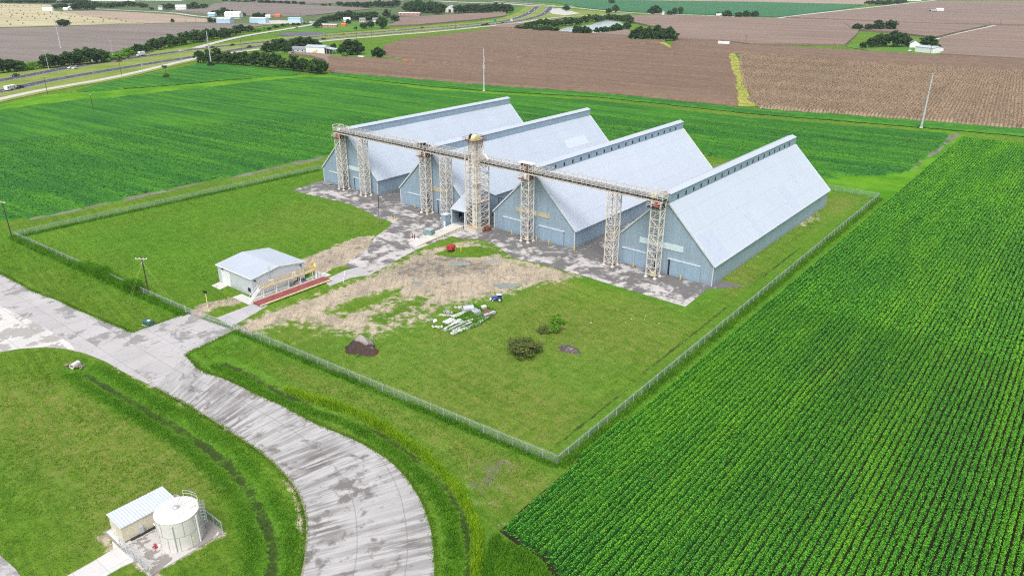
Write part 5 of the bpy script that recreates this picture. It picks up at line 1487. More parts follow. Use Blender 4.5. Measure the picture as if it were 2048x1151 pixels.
def fence(name, label, pts, hgt, step, group=None, rail=True):
    """chain-link fence along a line: wire mesh, rails, and every post"""
    x0, y0 = pts[0]
    r = thing(name, label, 'fence', (x0, y0, 0), 0, group)
    m = MB(); rl = MB(); post = None
    for (ax, ay), (bx, by) in zip(pts[:-1], pts[1:]):
        L = math.hypot(bx - ax, by - ay); n = max(1, round(L / step))
        m.add([(ax - x0, ay - y0, .04), (bx - x0, by - y0, .04), (bx - x0, by - y0, hgt), (ax - x0, ay - y0, hgt)], [(0, 1, 2, 3)])
        rl.bar((ax - x0, ay - y0, hgt), (bx - x0, by - y0, hgt), .055)
        if hgt > 1.6: rl.bar((ax - x0, ay - y0, hgt + .25), (bx - x0, by - y0, hgt + .25), .03)
        for k in range(n + 1):
            q = (ax + (bx - ax) * k / n - x0, ay + (by - ay) * k / n - y0, 0)
            if post is None:
                post = MB().lathe(0, 0, [(.055, 0), (.055, hgt + .08), (.02, hgt + .12)], 8).build('post', M['galv'], r); post.location = q
            else:
                c = post.copy(); COL.objects.link(c); c.parent = r; c.location = q
    m.build('wire_mesh', M['chainlink'], r)
    rl.build('top_rail', M['galv'], r)
    return r


GF = 'chain link fence sides around the grain yard'
fence('chain_link_fence', 'chain link fence on the front left side, from the far left corner to the gate', [FENCE_SW, FENCE_GL], 1.85, 3.05, GF)
fence('chain_link_fence', 'chain link fence on the front side, from the gate to the near corner', [FENCE_GR, FENCE_SE], 1.85, 3.05, GF)
fence('chain_link_fence', 'chain link fence beside the soybean rows on the right', [FENCE_SE, FENCE_NE], 1.85, 3.05, GF)
fence('chain_link_fence', 'chain link fence along the left side beside the soybean field', [FENCE_SW, (-243.9, 180), FENCE_NW], 1.85, 3.05, GF)
fence('chain_link_fence', 'chain link fence behind the sheds', [FENCE_NE, FENCE_NW], 1.85, 3.05, GF)
x0, y0 = FENCE_GL; x1, y1 = FENCE_GR
gt = thing('sliding_gate', 'pair of closed chain link gate leaves across the driveway', 'gate', (x0, y0, 0), math.atan2(y1 - y0, x1 - x0))
L = math.hypot(x1 - x0, y1 - y0)
for k in range(2):
    s0, s1 = .15 + k * L / 2, L / 2 - .1 + k * L / 2
    lf = MB()
    for z in (.12, 1.0, 1.85): lf.bar((s0, 0, z), (s1, 0, z), .07)
    for q in (s0, (s0 + s1) / 2, s1): lf.bar((q, 0, .1), (q, 0, 1.88), .07)
    f_ = lf.build('gate_leaf', M['galv'], gt)
    MB().add([(s0, .02, .12), (s1, .02, .12), (s1, .02, 1.85), (s0, .02, 1.85)], [(0, 1, 2, 3)]).build('wire_mesh', M['chainlink'], f_)
for q in (0, L): MB().lathe(q, 0, [(.1, 0), (.1, 2.1), (.03, 2.15)], 10).build('gate_post', M['galv'], gt)
fence('tank_fence', 'short chain link fence with a gate on the left side of the tank pad', [(-92.5, 28.75), (-84.4, 28.75)], 1.7, 2.0, 'chain link fence sides around the tank')
fence('tank_fence', 'short chain link fence along the right end of the tank pad', [(-84.35, 39.4), (-91.0, 39.4)], 1.7, 2.2, 'chain link fence sides around the tank')
vt = MB()

# ================================================================== POLES
GU = 'dark wooden utility poles'


def wood_pole(u, v, h, label, arms=1, arm_ang=0.0, group=GU, white=True, pole_mat=None, r0=.17):
    x, y = G(u, v)
    r = thing('utility_pole', label, 'pole', (x, y, 0), arm_ang, group)
    MB().lathe(0, 0, [(r0, 0), (r0 * .72, h)], 10).build('pole', pole_mat or M['wood_dark'], r)
    for k in range(arms):
        z = h - .35 - .9 * k
        MB().bar((-1.5, -.15, z), (1.5, -.15, z), .16, .2).build('crossarm', M['wood_pale'] if white else M['wood_dark'], r)
        for q in (-1.35, -.5, .5, 1.35): MB().lathe(q, -.15, [(.06, z + .1), (.09, z + .22), (.05, z + .36)], 8).build('insulator', M['offwhite'], r)
    return r


p1 = wood_pole(299, 593, 10.4, 'dark utility pole with crossed white arms and yellow guy wires by the front fence', 1, math.radians(35))
MB().bar((-.2, .9, 9.3), (.2, -1.1, 9.0), .14, .18).build('crossarm', M['wood_pale'], p1)
for (u, v) in ((252, 612), (258, 613), (340, 605), (349, 606)):
    gx_, gy_ = G(u, v); px_, py_ = p1.location[0], p1.location[1]; ca, sa = math.cos(-math.radians(35)), math.sin(-math.radians(35))
    dx, dy = gx_ - px_, gy_ - py_
    MB().tube((0, 0, 9.2), (dx * ca - dy * sa, dx * sa + dy * ca, 0), .009, .009, 6).build('guy_wire', paint('yellow_guy_guard', (.60, .62, .22)), p1)
wood_pole(24, 475, 11.4, 'dark utility pole with pale crossarm at the left fence corner', 1, math.radians(20))
p2 = wood_pole(760, 449, 9.8, 'dark utility pole with a small lamp on the yard lawn', 0)
MB().bar((0, 0, 9.0), (1.1, .3, 9.2), .07).cbox(1.2, .3, 9.1, .5, .25, .18).build('lamp_head', M['offwhite'], p2)
MB().lathe(.35, -.2, [(.08, 0), (.08, 5.5)], 8).build('conduit', M['galv'], p2)
wood_pole(187, 221, 9.2, 'dark utility pole with wide white crossarm standing in the soybean field', 1, math.radians(-10))
vp = wood_pole(333, 155, 8.5, 'vine covered utility pole with a bush at its foot in the darker soybean patch', 0)
GR_ = 'utility poles along the frontage road'
for k, (u, v, h, ar) in enumerate([(95.6, 189, 11, 1), (243.6, 152, 11, 1), (286, 147, 9.5, 0), (364, 128, 10.5, 1), (484, 105, 12, 1), (652, 85, 12.5, 1), (743.5, 74.5, 11, 0), (911, 60, 12.5, 1), (962, 57, 14, 1)]):
    wood_pole(u, v, h, f'{ordinal(k + 1)} utility pole from the left along the frontage road', ar, math.radians(60), GR_, False, M['wood_dark'] if k not in (2, 3) else M['pole_steel'])
wood_pole(713, 79, 13, 'utility pole overgrown with a dark vine at its top beside the highway', 0)
GS = 'tall steel street lights along the highway'
for k, (u, v, h) in enumerate([(98, 140, 15), (227, 117.5, 16)]):
    x, y = G(u, v); r = thing('street_light', f'{ordinal(k + 1)} tall thin street light from the left beyond the highway', 'street light', (x, y, 0), math.radians(20), GS)
    MB().lathe(0, 0, [(.22, 0), (.10, h)], 10).build('pole', M['pole_steel'], r)
    for s in (-1, 1):
        MB().bar((0, 0, h - .3), (s * 2.2, 0, h + .1), .09).build('arm', M['pole_steel'], r)
        MB().cbox(s * 2.5, 0, h + .02, .9, .35, .18).build('lamp_head', M['galv'], r)

GTm = 'galvanised steel transmission poles'


def trans_pole(u, v, h, label, ang, style):
    x, y = G(u, v)
    r = thing('transmission_pole', label, 'transmission pole', (x, y, 0), ang, GTm)
    MB().lathe(0, 0, [(.55, 0), (.48, h * .3), (.24, h)], 14).build('pole', M['pole_steel'], r)
    MB().lathe(0, 0, [(.9, 0), (.85, .4), (.6, .45)], 14).build('footing', M['concrete'], r)
    if style == 'davit': arms = [(h * .80, (1,)), (h * .635, (-1, 1))]
    elif style == 'tee': arms = [(h * .985, (-1, 1)), (h * .82, (-1, 1))]
    else: arms = []
    for z, ss in arms:
        for s in ss:
            MB().tube((0, 0, z - .5), (s * 2.6, 0, z + .1), .16, .10, 8).build('arm', M['pole_steel'], r)
            m = MB()
            for k in range(9): m.lathe(s * 2.6, 0, [(.05, z - .25 - k * .32), (.17, z - .16 - k * .32), (.05, z - .05 - k * .32)], 8)
            m.build('insulator', M['offwhite'], r)
    MB().bar((0, 0, h - .2), (.9, 0, h + .2), .12).build('shield_bracket', M['pole_steel'], r)


trans_pole(968, 182, 27.6, 'transmission pole with davit arms in the middle, at the corn field edge', math.radians(-38), 'davit')
trans_pole(1842, 256, 27.6, 'bare transmission pole on the right at the field corner', math.radians(50), 'none')
trans_pole(423, 131, 27.8, 'transmission pole standing before the highway hedge', math.radians(-52), 'davit')
trans_pole(122, 97, 28.0, 'transmission pole with double tee arms in the grey field beyond the highway', math.radians(-60), 'tee')
for (u, v, h, lab) in [(1491, 87, 9, 'taller thin pole just right of the white box trailer'), (1666, 100, 8, 'lone pale pole standing in the strip corn left of the green farmyard'), (1478, 86, 5, 'short thin pole beside the white box trailer'), (1863, 41, 8, 'thin pole at the dark gap above the paired trees'), (2000, 50, 8, 'thin pole at the top end of the farm track'), (1716, 39, 7, 'thin pole in the far field left of the paired trees'), (1860, 108, 8, 'thin pole in front of the white farmyard shed'), (371, 44, 9, 'thin pole right of the lone bush in the stubble field'), (392, 45, 9, 'thin pole before the blue warehouses in the stubble field'), (603, 44, 14, 'tall thin pole right of the small blue warehouse'), (625, 45, 11, 'thin pole left of the pink brick building')]:
    wood_pole(u, v, h, lab, 1 if h > 7 else 0, .4, 'thin poles in the far fields', False)

# ================================================================== YARD OBJECTS
def bollard(x, y, label, h=1.25, grp='yellow bollards at the shed doors'):
    o = MB().lathe(0, 0, [(.13, 0), (.13, h), (.09, h + .07), (.02, h + .1)], 12).build('bollard', M['yellow'])
    o.location = (x, y, .05); tag(o, label, 'bollard', grp); return o


for i, (cx, y0) in enumerate(SHEDS):
    nm = ['first', 'second', 'third', 'fourth'][i]
    for dx, wh in ((-7.2, 'left'), (6.9, 'right')):
        if i == 0: continue
        bollard(cx + dx, y0 - 1.1, f'yellow bollard at the {wh} sliding door of the {nm} shed')
bollard(SHEDS[2][0] + 15.9, SHEDS[2][1] - .9, 'yellow bollard at the right front corner of the third shed')
bollard(SHEDS[2][0] + 2.2, SHEDS[2][1] - 1.1, 'yellow bollard beside the tower on the third shed front')
for k, (u, v) in enumerate([(783, 440), (789, 440)]): bollard(*G(u, v), ['left yellow bollard at the tip of the lawn', 'right yellow bollard at the tip of the lawn'][k])
for k, (u, v) in enumerate([(911, 500), (922, 503)]): bollard(*G(u, v), ['yellow bollard right beside the red tank', 'yellow bollard a little right of the red tank'][k], 1.5)

ca = thing('transformer', 'grey green electrical transformer box beside the truck ramp', 'transformer', (-152.4, 150.6, .05), math.radians(8))
MB().cbox(0, 0, .1, 2.3, 2.0, 2.0).build('cabinet', M['green_box'], ca)
MB().cbox(0, 0, 2.1, 2.5, 2.2, .12).build('lid', paint('pale_teal_lid', (.34, .45, .45)), ca)
m = MB()
for k in range(7): m.box(1.16, -.85 + k * .27, .4, 1.4, -.75 + k * .27, 1.9)
m.build('radiator_fin', M['green_box'], ca)
MB().cbox(0, 0, 0, 2.9, 2.6, .1).build('plinth', M['white'], ca)
jk = thing('pipe_stub_group', 'rusty pipe stubs on a white slab left of the transformer', 'equipment', (-154.0, 145.6, .05))
MB().cbox(0.8, .2, 0, 3.6, 1.9, .08).build('slab', M['white'], jk)
m = MB()
for x, y, h in ((-.6, -.1, 1.6), (0, .3, 1.2), (.4, -.2, 1.7)): m.lathe(x, y, [(.12, .08), (.12, h)], 8)
m.build('pipe_stub', M['rust'], jk); MB().cbox(-1.3, .4, .08, .8, .8, .4).build('brick_block', M['brick'], jk)

rt = thing('fuel_tank', 'small red fuel tank trailer on the grass island', 'tank', (*G(902, 502), .05), math.radians(15))
rt.scale = (.85,) * 3
m = MB(); m.prism([(-.95, .75), (.95, .75), (1.1, 1.1), (1.1, 1.75), (.85, 2.1), (-.85, 2.1), (-1.1, 1.75), (-1.1, 1.1)], -1.3, 1.3)
m.build('tank_body', M['red'], rt)
MB().cbox(0, 0, 2.1, .5, .5, .15).build('filler_cap', M['red'], rt)
for s in (-1, 1): MB().tube((s * .95, 0, .36), (s * 1.18, 0, .36), .36, .36, 16).build('wheel', M['black'], rt)
MB().bar((-.5, -1.3, .6), (-.5, 1.3, .6), .12).bar((.5, -1.3, .6), (.5, 1.3, .6), .12).bar((0, -1.3, .6), (0, -2.2, .5), .12).bar((0, -2.1, 0), (0, -2.1, .55), .08).build('chassis', M['black'], rt)

tr = thing('tractor', 'small blue tractor with white roof parked on the grass near the scrap', 'tractor', (*G(994, 601), 0), math.radians(-52))
tr.scale = (.68,) * 3
b_ = MB().box(-.42, -1.9, .75, .42, -.1, 1.35).prism([(-.42, 1.35), (.42, 1.35), (.34, 1.55), (-.34, 1.55)], -1.85, -.1)
b_.build('hood', M['blue'], tr)
MB().box(-.5, -.1, .7, .5, 1.4, 1.2).build('body', M['blue'], tr)
for s in (-1, 1):
    w = MB().tube((s * .72, .95, .78), (s * 1.12, .95, .78), .78, .78, 20).build('rear_wheel', M['black'], tr)
    MB().tube((s * 1.10, .95, .78), (s * 1.16, .95, .78), .4, .4, 14).build('rim', M['white'], w)
    w = MB().tube((s * .6, -1.5, .45), (s * .9, -1.5, .45), .45, .45, 18).build('front_wheel', M['black'], tr)
    MB().tube((s * .88, -1.5, .45), (s * .93, -1.5, .45), .24, .24, 12).build('rim', M['white'], w)
    MB().box(s * .62 - .02 + (0 if s > 0 else -.42), .3, 1.45, s * .62 + .42 - (.42 if s < 0 else 0), 1.7, 1.62).build('fender', M['blue'], tr)
MB().box(-.3, .6, 1.2, .3, 1.2, 1.42).box(-.3, 1.1, 1.42, .3, 1.22, 1.85).build('seat', M['black'], tr)
m = MB()
for s in (-.55, .55):
    for y in (.1, 1.35): m.bar((s, y, 1.2), (s, y, 2.45), .07)
m.build('roof_post', M['blue'], tr)
MB().box(-.75, -.15, 2.45, .75, 1.6, 2.56).build('roof', M['white'], tr)
for s in (-1, 1): MB().cbox(s * .28, -1.93, 1.0, .2, .06, .2).build('headlight', M['white'], tr)
MB().box(-.8, -2.6, .35, .8, -2.25, .85).bar((-.4, -2.3, .6), (-.5, -.6, .9), .1).bar((.4, -2.3, .6), (.5, -.6, .9), .1).build('loader_bucket', M['white'], tr)

tb_ = thing('transformer', 'low dark green electrical box with white label by the pavement', 'electrical box', (*G(298, 649), 0), math.radians(10))
MB().cbox(0, 0, .05, 2.3, 1.5, .85).add([(-1.15, -.75, .9), (1.15, -.75, .9), (1.15, .75, .9), (-1.15, .75, .9), (-1.05, -.45, 1.15), (1.05, -.45, 1.15), (1.05, .65, 1.15), (-1.05, .65, 1.15)], [(4, 5, 6, 7), (0, 1, 5, 4), (1, 2, 6, 5), (2, 3, 7, 6), (3, 0, 4, 7)]).build('cabinet', M['dark_green'], tb_)
MB().box(-.2, -.3, 1.15, .55, .3, 1.17).build('label_plate', M['white'], tb_)
MB().cbox(0, 0, 0, 2.7, 1.9, .06).build('plinth', M['concrete'], tb_)

# culvert pipe in its rubble collar
cu = thing('culvert', 'concrete culvert pipe with a dark mouth in a rubble collar on the lawn', 'culvert', (*G(147, 731), -.1), math.radians(25))
m = MB(); n = 20; V = []; F = []
for y, r in ((-1.0, .55), (.9, .55)):
    for i in range(n): V.append((r * math.cos(2 * math.pi * i / n) + .5, y, .45 + r * math.sin(2 * math.pi * i / n)))
for i in range(n): F.append((i, (i + 1) % n, n + (i + 1) % n, n + i))
for y, r in ((-1.0, .43), (.4, .43)):
    for i in range(n): V.append((r * math.cos(2 * math.pi * i / n) + .5, y, .45 + r * math.sin(2 * math.pi * i / n)))
for i in range(n): F.append((2 * n + (i + 1) % n, 2 * n + i, 3 * n + i, 3 * n + (i + 1) % n)); F.append((i, 2 * n + i, 2 * n + (i + 1) % n, (i + 1) % n))
F.append(tuple(range(n, 2 * n))); m.add(V, F); m.build('pipe', M['concrete'], cu)
MB().tube((.5, .38, .45), (.5, .44, .45), .44, .44, 18).build('pipe_mouth', M['dark'], cu)
rng_ = random.Random(4); m = MB()
for k in range(60):
    a = rng_.uniform(0, 6.28); d = rng_.uniform(.6, 1.9); x, y = d * math.cos(a) * 1.25 - .2, abs(d * math.sin(a)) * .9 - .4
    s = rng_.uniform(.15, .42); m.bar((x, y, -.1 + .25 * (2 - d)), (x + s, y + rng_.uniform(-.2, .2), .1 + .25 * (2 - d)), s, s * .7)
m.build('rubble', paint('brown_grey_rubble', (.26, .22, .18), .3, 1.5, .95), cu)


def heap(name, label, cat, x, y, rx, ry, h, mat, seed, ridge=None, n=60, sharp=1.0, rough=.14):
    g = np.linspace(-1.2, 1.2, n); A, B = np.meshgrid(g, g)
    wob = 1 + .10 * np.sin(np.arctan2(B, A) * 3 + seed) + .06 * np.sin(np.arctan2(B, A) * 7 + seed)
    if ridge:
        (ax, ay), (bx, by) = ridge; L = (bx - ax) ** 2 + (by - ay) ** 2
        tt = np.clip(((A - ax) * (bx - ax) + (B - ay) * (by - ay)) / L, 0, 1)
        d = np.hypot(A - ax - tt * (bx - ax), B - ay - tt * (by - ay)) / wob
        Zh = h * (1 - .55 * tt) * (1 - d / (.88 - .42 * tt))
    else: d = np.hypot(A, B); Zh = (1 - (d / wob) ** sharp) * h
    Zh = np.maximum(Zh, -.25)
    X_, Y_ = A * rx, B * ry
    Zh = Zh + ((vnoise(X_ + 50, Y_ + 50, .8, seed) - .5) * 3 * rough + (vnoise(X_ + 20, Y_ + 20, .3, seed + 1) - .5) * 1.4 * rough) * np.clip(Zh, 0, 1)
    idx = np.arange(n * n).reshape(n, n); Q = np.stack([idx[:-1, :-1], idx[:-1, 1:], idx[1:, 1:], idx[1:, :-1]], -1).reshape(-1, 4)
    o = np_mesh(name, np.stack([X_, Y_, Zh - .04], -1).reshape(-1, 3), Q, mat, False)
    o.location = (x, y, 0); return tag(o, label, cat)


def mound_mat():
    t = NT('two_tone_soil_pile'); p = t.pos(obj=True); sep = t.n('SeparateXYZ'); t.l(p, sep.inputs[0])
    n1 = t.noise(p, .7, 4); n2 = t.noise(p, 2.5, 5, .7)
    c = t.mix(t.ramp(n2, .35, .65), (.040, .028, .026, 1), (.085, .06, .055, 1))
    f = t.math('ADD', t.math('MULTIPLY', sep.outputs[2], .40), t.math('ADD', t.math('MULTIPLY', sep.outputs[1], .22), t.math('MULTIPLY', t.math('SUBTRACT', n1, .5), 1.0)))
    c = t.mix(t.ramp(f, .60, .85), c, (.30, .275, .25, 1))
    f2 = t.math('SUBTRACT', t.math('ADD', t.math('MULTIPLY', sep.outputs[0], .30), t.math('MULTIPLY', sep.outputs[1], .25)), t.math('MULTIPLY', n1, .4))
    c = t.mix(t.ramp(f2, .72, .95), c, (.105, .05, .036, 1))
    t.bump(n2, .6, .2)
    return t.fin(c, .95, 0, .1)


heap('soil_mound', 'dark soil mound with a pale grey top near the front fence', 'mound', -111.6, 88.9, 3.8, 3.8, 3.7, mound_mat(), 3, ridge=((-.12, .05), (.62, .12)))
heap('burnt_pile', 'low black burnt pile on the lawn right of the dark bush', 'pile', *G(1138, 698), 2.7, 1.7, 0.75, paint('burnt_ash', (.075, .062, .06), .4, 2.2, .95, rust=(.28, .25, .23, 1), rust_amt=.08), 8, sharp=2.0)

M['scrap_white'] = paint('chalky_white_scrap', (.60, .61, .60), .2, 1.2, .5, rust=(.30, .26, .22, 1), rust_amt=.05)
# scrap: every sheet and pipe lies on its own
SC = [  # u0,v0,u1,v1 centre line in photo pixels, width, thickness, material, name, label
    (903, 669, 933, 658, .95, .35, 'white', 'metal_panel', 'white ribbed panel at the front left of the scrap pile'),
    (933, 658, 956, 648, .8, .3, 'galv', 'metal_panel', 'grey panel in the middle of the front edge of the scrap'),
    (957, 647, 973, 636, .95, .3, 'white', 'metal_panel', 'bright white panel near the right end of the scrap front'),
    (968, 634, 990, 626, .8, .45, 'galv', 'metal_beam', 'grey green beam at the right end of the scrap pile'),
    (900, 661, 938, 642, .35, .3, 'galv', 'metal_beam', 'long grey beam lying through the middle of the scrap'),
    (905, 664, 943, 647, .3, .3, 'offwhite', 'metal_beam', 'pale beam just behind the front panels'),
    (890, 659, 915, 645, .35, .25, 'offwhite', 'metal_beam', 'thin pale beam at the left of the scrap pile'),
    (889, 648, 906, 640, 1.6, .35, 'white', 'metal_panel', 'stack of wide white sheets at the left of the scrap'),
    (908, 646, 925, 642, 2.0, .2, 'white', 'metal_panel', 'tilted white sheet in the centre of the scrap'),
    (904, 636, 922, 629, 1.2, .3, 'offwhite', 'metal_panel', 'off-white sheets behind the centre of the scrap'),
    (922, 629, 937, 623, .7, .35, 'white', 'metal_beam', 'white beam in front of the open grey duct'),
    (936, 645, 948, 640, .35, .25, 'offwhite', 'metal_beam', 'short pale beam near the scrap centre'),
    (944, 621, 956, 628, 1.6, .5, 'galv', 'metal_frame', 'grey metal frame right of the open duct'),
    (968, 626, 980, 628, 2.0, .5, 'red_brown', 'metal_panel', 'red brown flat panel at the right of the scrap'),
    (963, 619, 972, 617, .9, .7, 'offwhite', 'metal_frame', 'white and black broken frame at the top right of the scrap'),
]
for (u0, v0, u1, v1, w, th, mt, nm, lab) in SC:
    nm = {'metal_panel': 'scrap_sheet', 'metal_beam': 'scrap_girder', 'metal_frame': 'scrap_truss'}[nm]
    p, q = G(u0, v0), G(u1, v1)
    L = math.hypot(q[0] - p[0], q[1] - p[1]); ang = math.atan2(q[1] - p[1], q[0] - p[0])
    r = random.Random(int(u0 * 7 + v0))
    m = MB(); m.box(-L / 2, -w / 2, .1, L / 2, w / 2, .1 + th)
    if nm == 'scrap_sheet':
        k = -w / 2 + .12
        while k < w / 2: m.box(-L / 2 - .02, k, .1 + th, L / 2 + .02, k + .08, .14 + th); k += .3
    else:
        m.box(-L / 2, -w / 2 - .1, .1, L / 2, w / 2 + .1, .15); m.box(-L / 2, -w / 2 - .1, .1 + th, L / 2, w / 2 + .1, .15 + th)
    o = m.build(nm, M['scrap_white' if mt == 'white' else mt]); o.location = ((p[0] + q[0]) / 2, (p[1] + q[1]) / 2, 0); o.rotation_euler = (r.uniform(-.04, .04), r.uniform(-.03, .03), ang)
    tag(o, lab, 'scrap metal', 'scrap metal pieces laid out on the grass')
du = thing('metal_duct', 'grey round duct section with a dark opening in the scrap pile', 'duct', (*G(936, 623), 0), math.radians(-30))
m = MB(); n = 18; V = []; F = []
for y, r in ((-1.3, .85), (1.3, .85), (1.3, .78), (-1.3, .78)):
    for i in range(n): V.append((r * math.cos(2 * math.pi * i / n), y, .85 + r * math.sin(2 * math.pi * i / n)))
for k in range(4):
    for i in range(n): a_, b2 = k * n, ((k + 1) % 4) * n; F.append((a_ + i, a_ + (i + 1) % n, b2 + (i + 1) % n, b2 + i))
m.add(V, F).build('duct_shell', M['galv'], du)
MB().tube((0, 1.0, .85), (0, 1.05, .85), .78, .78, 18).build('duct_end', M['dark'], du)
for (u, v, nm, lab, c) in ((866, 642, 'scrap_heap', 'small pale blue scrap heap left of the metal pile', 'galv'), (876, 655, 'concrete_lump', 'grey broken concrete lump left of the metal pile', 'concrete'), (917, 617, 'concrete_lump', 'grey concrete lump behind the metal pile', 'concrete'), (897, 626, 'metal_sheet', 'tiny pale sheet on the grass behind the scrap', 'galv')):
    r = random.Random(int(u)); m = MB()
    for k in range(9): a_ = r.uniform(-.8, .8); b2 = r.uniform(-.6, .6); m.bar((a_, b2, .05), (a_ + r.uniform(-.5, .5), b2 + r.uniform(-.4, .4), r.uniform(.2, .6)), r.uniform(.25, .6), r.uniform(.15, .4))
    o = m.build(nm, M[c]); o.location = (*G(u, v), 0); tag(o, lab, 'debris')
k = 0
for (u, v) in ((1181, 646), (1251, 645), (1262, 638), (1289, 639), (1292, 631), (1318, 647), (1182, 645), (933, 744)):
    k += 1
    o = MB().bar((-.2, 0, .05), (.22, .05, .10), .32, .08).add([(-.2, -.2, .04), (.15, -.25, .16), (.25, .2, .05), (-.1, .22, .18)], [(0, 1, 2, 3)]).build('litter', M['white'] if v < 700 else M['galv'])
    o.scale = (.55,) * 3
    o.location = (*G(u, v), 0)
    tag(o, 'scrap of white litter lying on the mown lawn by the fourth shed' if v < 700 else 'grey lid lying flat on the lawn by the front fence', 'litter', 'scraps of white litter on the lawn' if v < 700 else None)
# yellow machine and pallet by the towers
pl = thing('pallet', 'grey stack of planks on the concrete by the first shed corner', 'planks', (*G(653, 368), .05), math.radians(-8))
m = MB()
for k in range(5): m.box(-2.5, -1 + k * .42, .1, 2.5, -.65 + k * .42, .35)
m.build('plank', M['roof_grey'], pl)

rj = random.Random(99)
k = 0
while k < 26:
    u, v = rj.uniform(885, 985), rj.uniform(616, 668)
    f = (u - 885) / 100
    if not (648 - 26 * f - 14 < v < 668 - 38 * f + 3): continue
    k += 1
    p = G(u, v); m = MB(); L = rj.uniform(.5, 2.2); w = rj.uniform(.2, .6)
    m.box(-L, -w / 2, .05, L, w / 2, rj.uniform(.12, .3)); m.bar((-L * .6, -w, .05), (L * .5, w * .8, .35), .16)
    o = m.build('scrap_piece', M[rj.choice(['galv', 'offwhite', 'roof_grey', 'galv', 'wood_pale', 'rust'])]); o.location = (p[0], p[1], 0); o.rotation_euler = (0, 0, rj.uniform(.3, 1.0))
    tag(o, 'small piece of grey scrap lying among weeds in the scrap pile', 'scrap metal', 'small scrap pieces in the scrap pile')

# ================================================================== VEHICLES
def car_proto(kind, mat, label, cat='car'):
    r = thing({'car': 'car', 'pickup': 'pickup_truck', 'suv': 'car'}[kind], label, cat)
    if kind == 'car': low = [(-2.2, .35), (2.25, .35), (2.25, .75), (1.3, .92), (-1.6, .95), (-2.2, .88)]; cab = [(-1.5, .94), (1.0, .92), (.35, 1.42), (-1.0, 1.42)]
    elif kind == 'suv': low = [(-2.3, .4), (2.3, .4), (2.3, .9), (1.25, 1.05), (-2.2, 1.05)]; cab = [(-2.2, 1.04), (1.1, 1.04), (.5, 1.72), (-2.0, 1.72)]
    else: low = [(-2.8, .5), (2.8, .5), (2.8, 1.0), (1.6, 1.15), (-2.8, 1.15)]; cab = [(-.75, 1.14), (1.5, 1.14), (.8, 1.85), (-.6, 1.85)]
    w = .92
    MB().prism(low, -w, w).build('body', mat, r)
    inset = [(x * .97, z - .06 if z > 1.3 else z) for x, z in cab]
    MB().prism([(x, z) for x, z in inset], -w + .05, w - .05).build('window', M['glass'], r)
    top = max(z for _, z in cab); xs = [x for x, z in cab if z == top]
    MB().box(min(xs) - .04, -w + .08, top - .07, max(xs) + .04, w - .08, top + .02).build('roof', mat, r)
    f = 2.25 if kind != 'pickup' else 2.8
    for s in (-1, 1): MB().cbox(f, s * .65, .62, .06, .3, .18).build('headlight', M['white'], r)
    for x in ((-1.35, 1.4) if kind != 'pickup' else (-1.75, 1.8)):
        for s in (-1, 1): MB().tube((x, s * .74, .36), (x, s * .95, .36), .36, .36, 12).build('wheel', M['black'], r)
    return r


CARC = {'white': M['white'], 'black': paint('black_car_paint', (.02, .02, .025), .1, 1, .3), 'silver': paint('silver_car_paint', (.45, .47, .50), .05, 1, .3, .4),
        'red': paint('dark_red_car_paint', (.18, .02, .02), .1, 1, .3), 'orange': M['orange']}
GV = 'vehicles on the highway'


def head(pl, u, v, rev):
    """heading of a lane at a point"""
    x, y = G(u, v); P = np.array(pl); i = int(np.argmin(np.hypot(P[:, 0] - x, P[:, 1] - y))); i = min(max(i, 1), len(P) - 2)
    d = P[i + 1] - P[i - 1]; a = math.atan2(d[1], d[0]); return a + (math.pi if rev else 0)


CARS = [(31, 150.5, 'pickup', 'black', FAR_L, 'black pickup truck on the far carriageway, farthest left'),
        (141, 134.5, 'car', 'white', FAR_L, 'white car just behind another white car on the far carriageway'),
        (150, 135.5, 'suv', 'white', FAR_L, 'white large car beside the hedge on the far carriageway, before the smaller white one'),
        (237, 121.5, 'pickup', 'red', FAR_L, 'dark red pickup truck on the far carriageway behind the box truck'),
        (362, 101.5, 'car', 'white', FAR_L, 'white car alone on the far carriageway in the middle'),
        (414, 95.0, 'pickup', 'silver', FAR_L, 'silver pickup truck just left of the transmission pole'),
        (424, 94.0, 'car', 'black', FAR_L, 'black car just right of the transmission pole'),
        (464, 89.8, 'suv', 'black', FAR_L, 'black car on the far carriageway above the hedge'),
        (499, 93.5, 'pickup', 'black', NEAR_L, 'black pickup truck on the near carriageway by the farm trees'),
        (686, 69.0, 'suv', 'orange', FAR_L, 'orange car on the far carriageway past the farm'),
        (647, 78.0, 'suv', 'black', NEAR_L, 'black car on the near carriageway above the white barn'),
        (729, 70.5, 'car', 'silver', NEAR_L, 'silver car on the near carriageway past the barn'),
        (794, 60.0, 'car', 'white', FAR_L, 'white car on the far carriageway below the tan field'),
        (844, 55.8, 'pickup', 'red', FAR_L, 'dark red pickup truck on the far carriageway below the tan field'),
        (1005, 45.5, 'suv', 'black', NEAR_L, 'black car on the near carriageway before the curve'),
        (1034, 34.0, 'car', 'white', FAR_L, 'white car entering the far curve'),
        (1058, 25.5, 'car', 'white', FAR_L, 'white car in the far curve'),
        (1069, 19.5, 'car', 'white', FAR_L, 'white car at the top of the far curve'),
        (1089, 26.0, 'car', 'white', NEAR_L, 'white car on the near carriageway in the far curve'),
        (1061, 37.0, 'car', 'black', NEAR_L, 'black car on the near carriageway in the bend')]
PROTO = {}
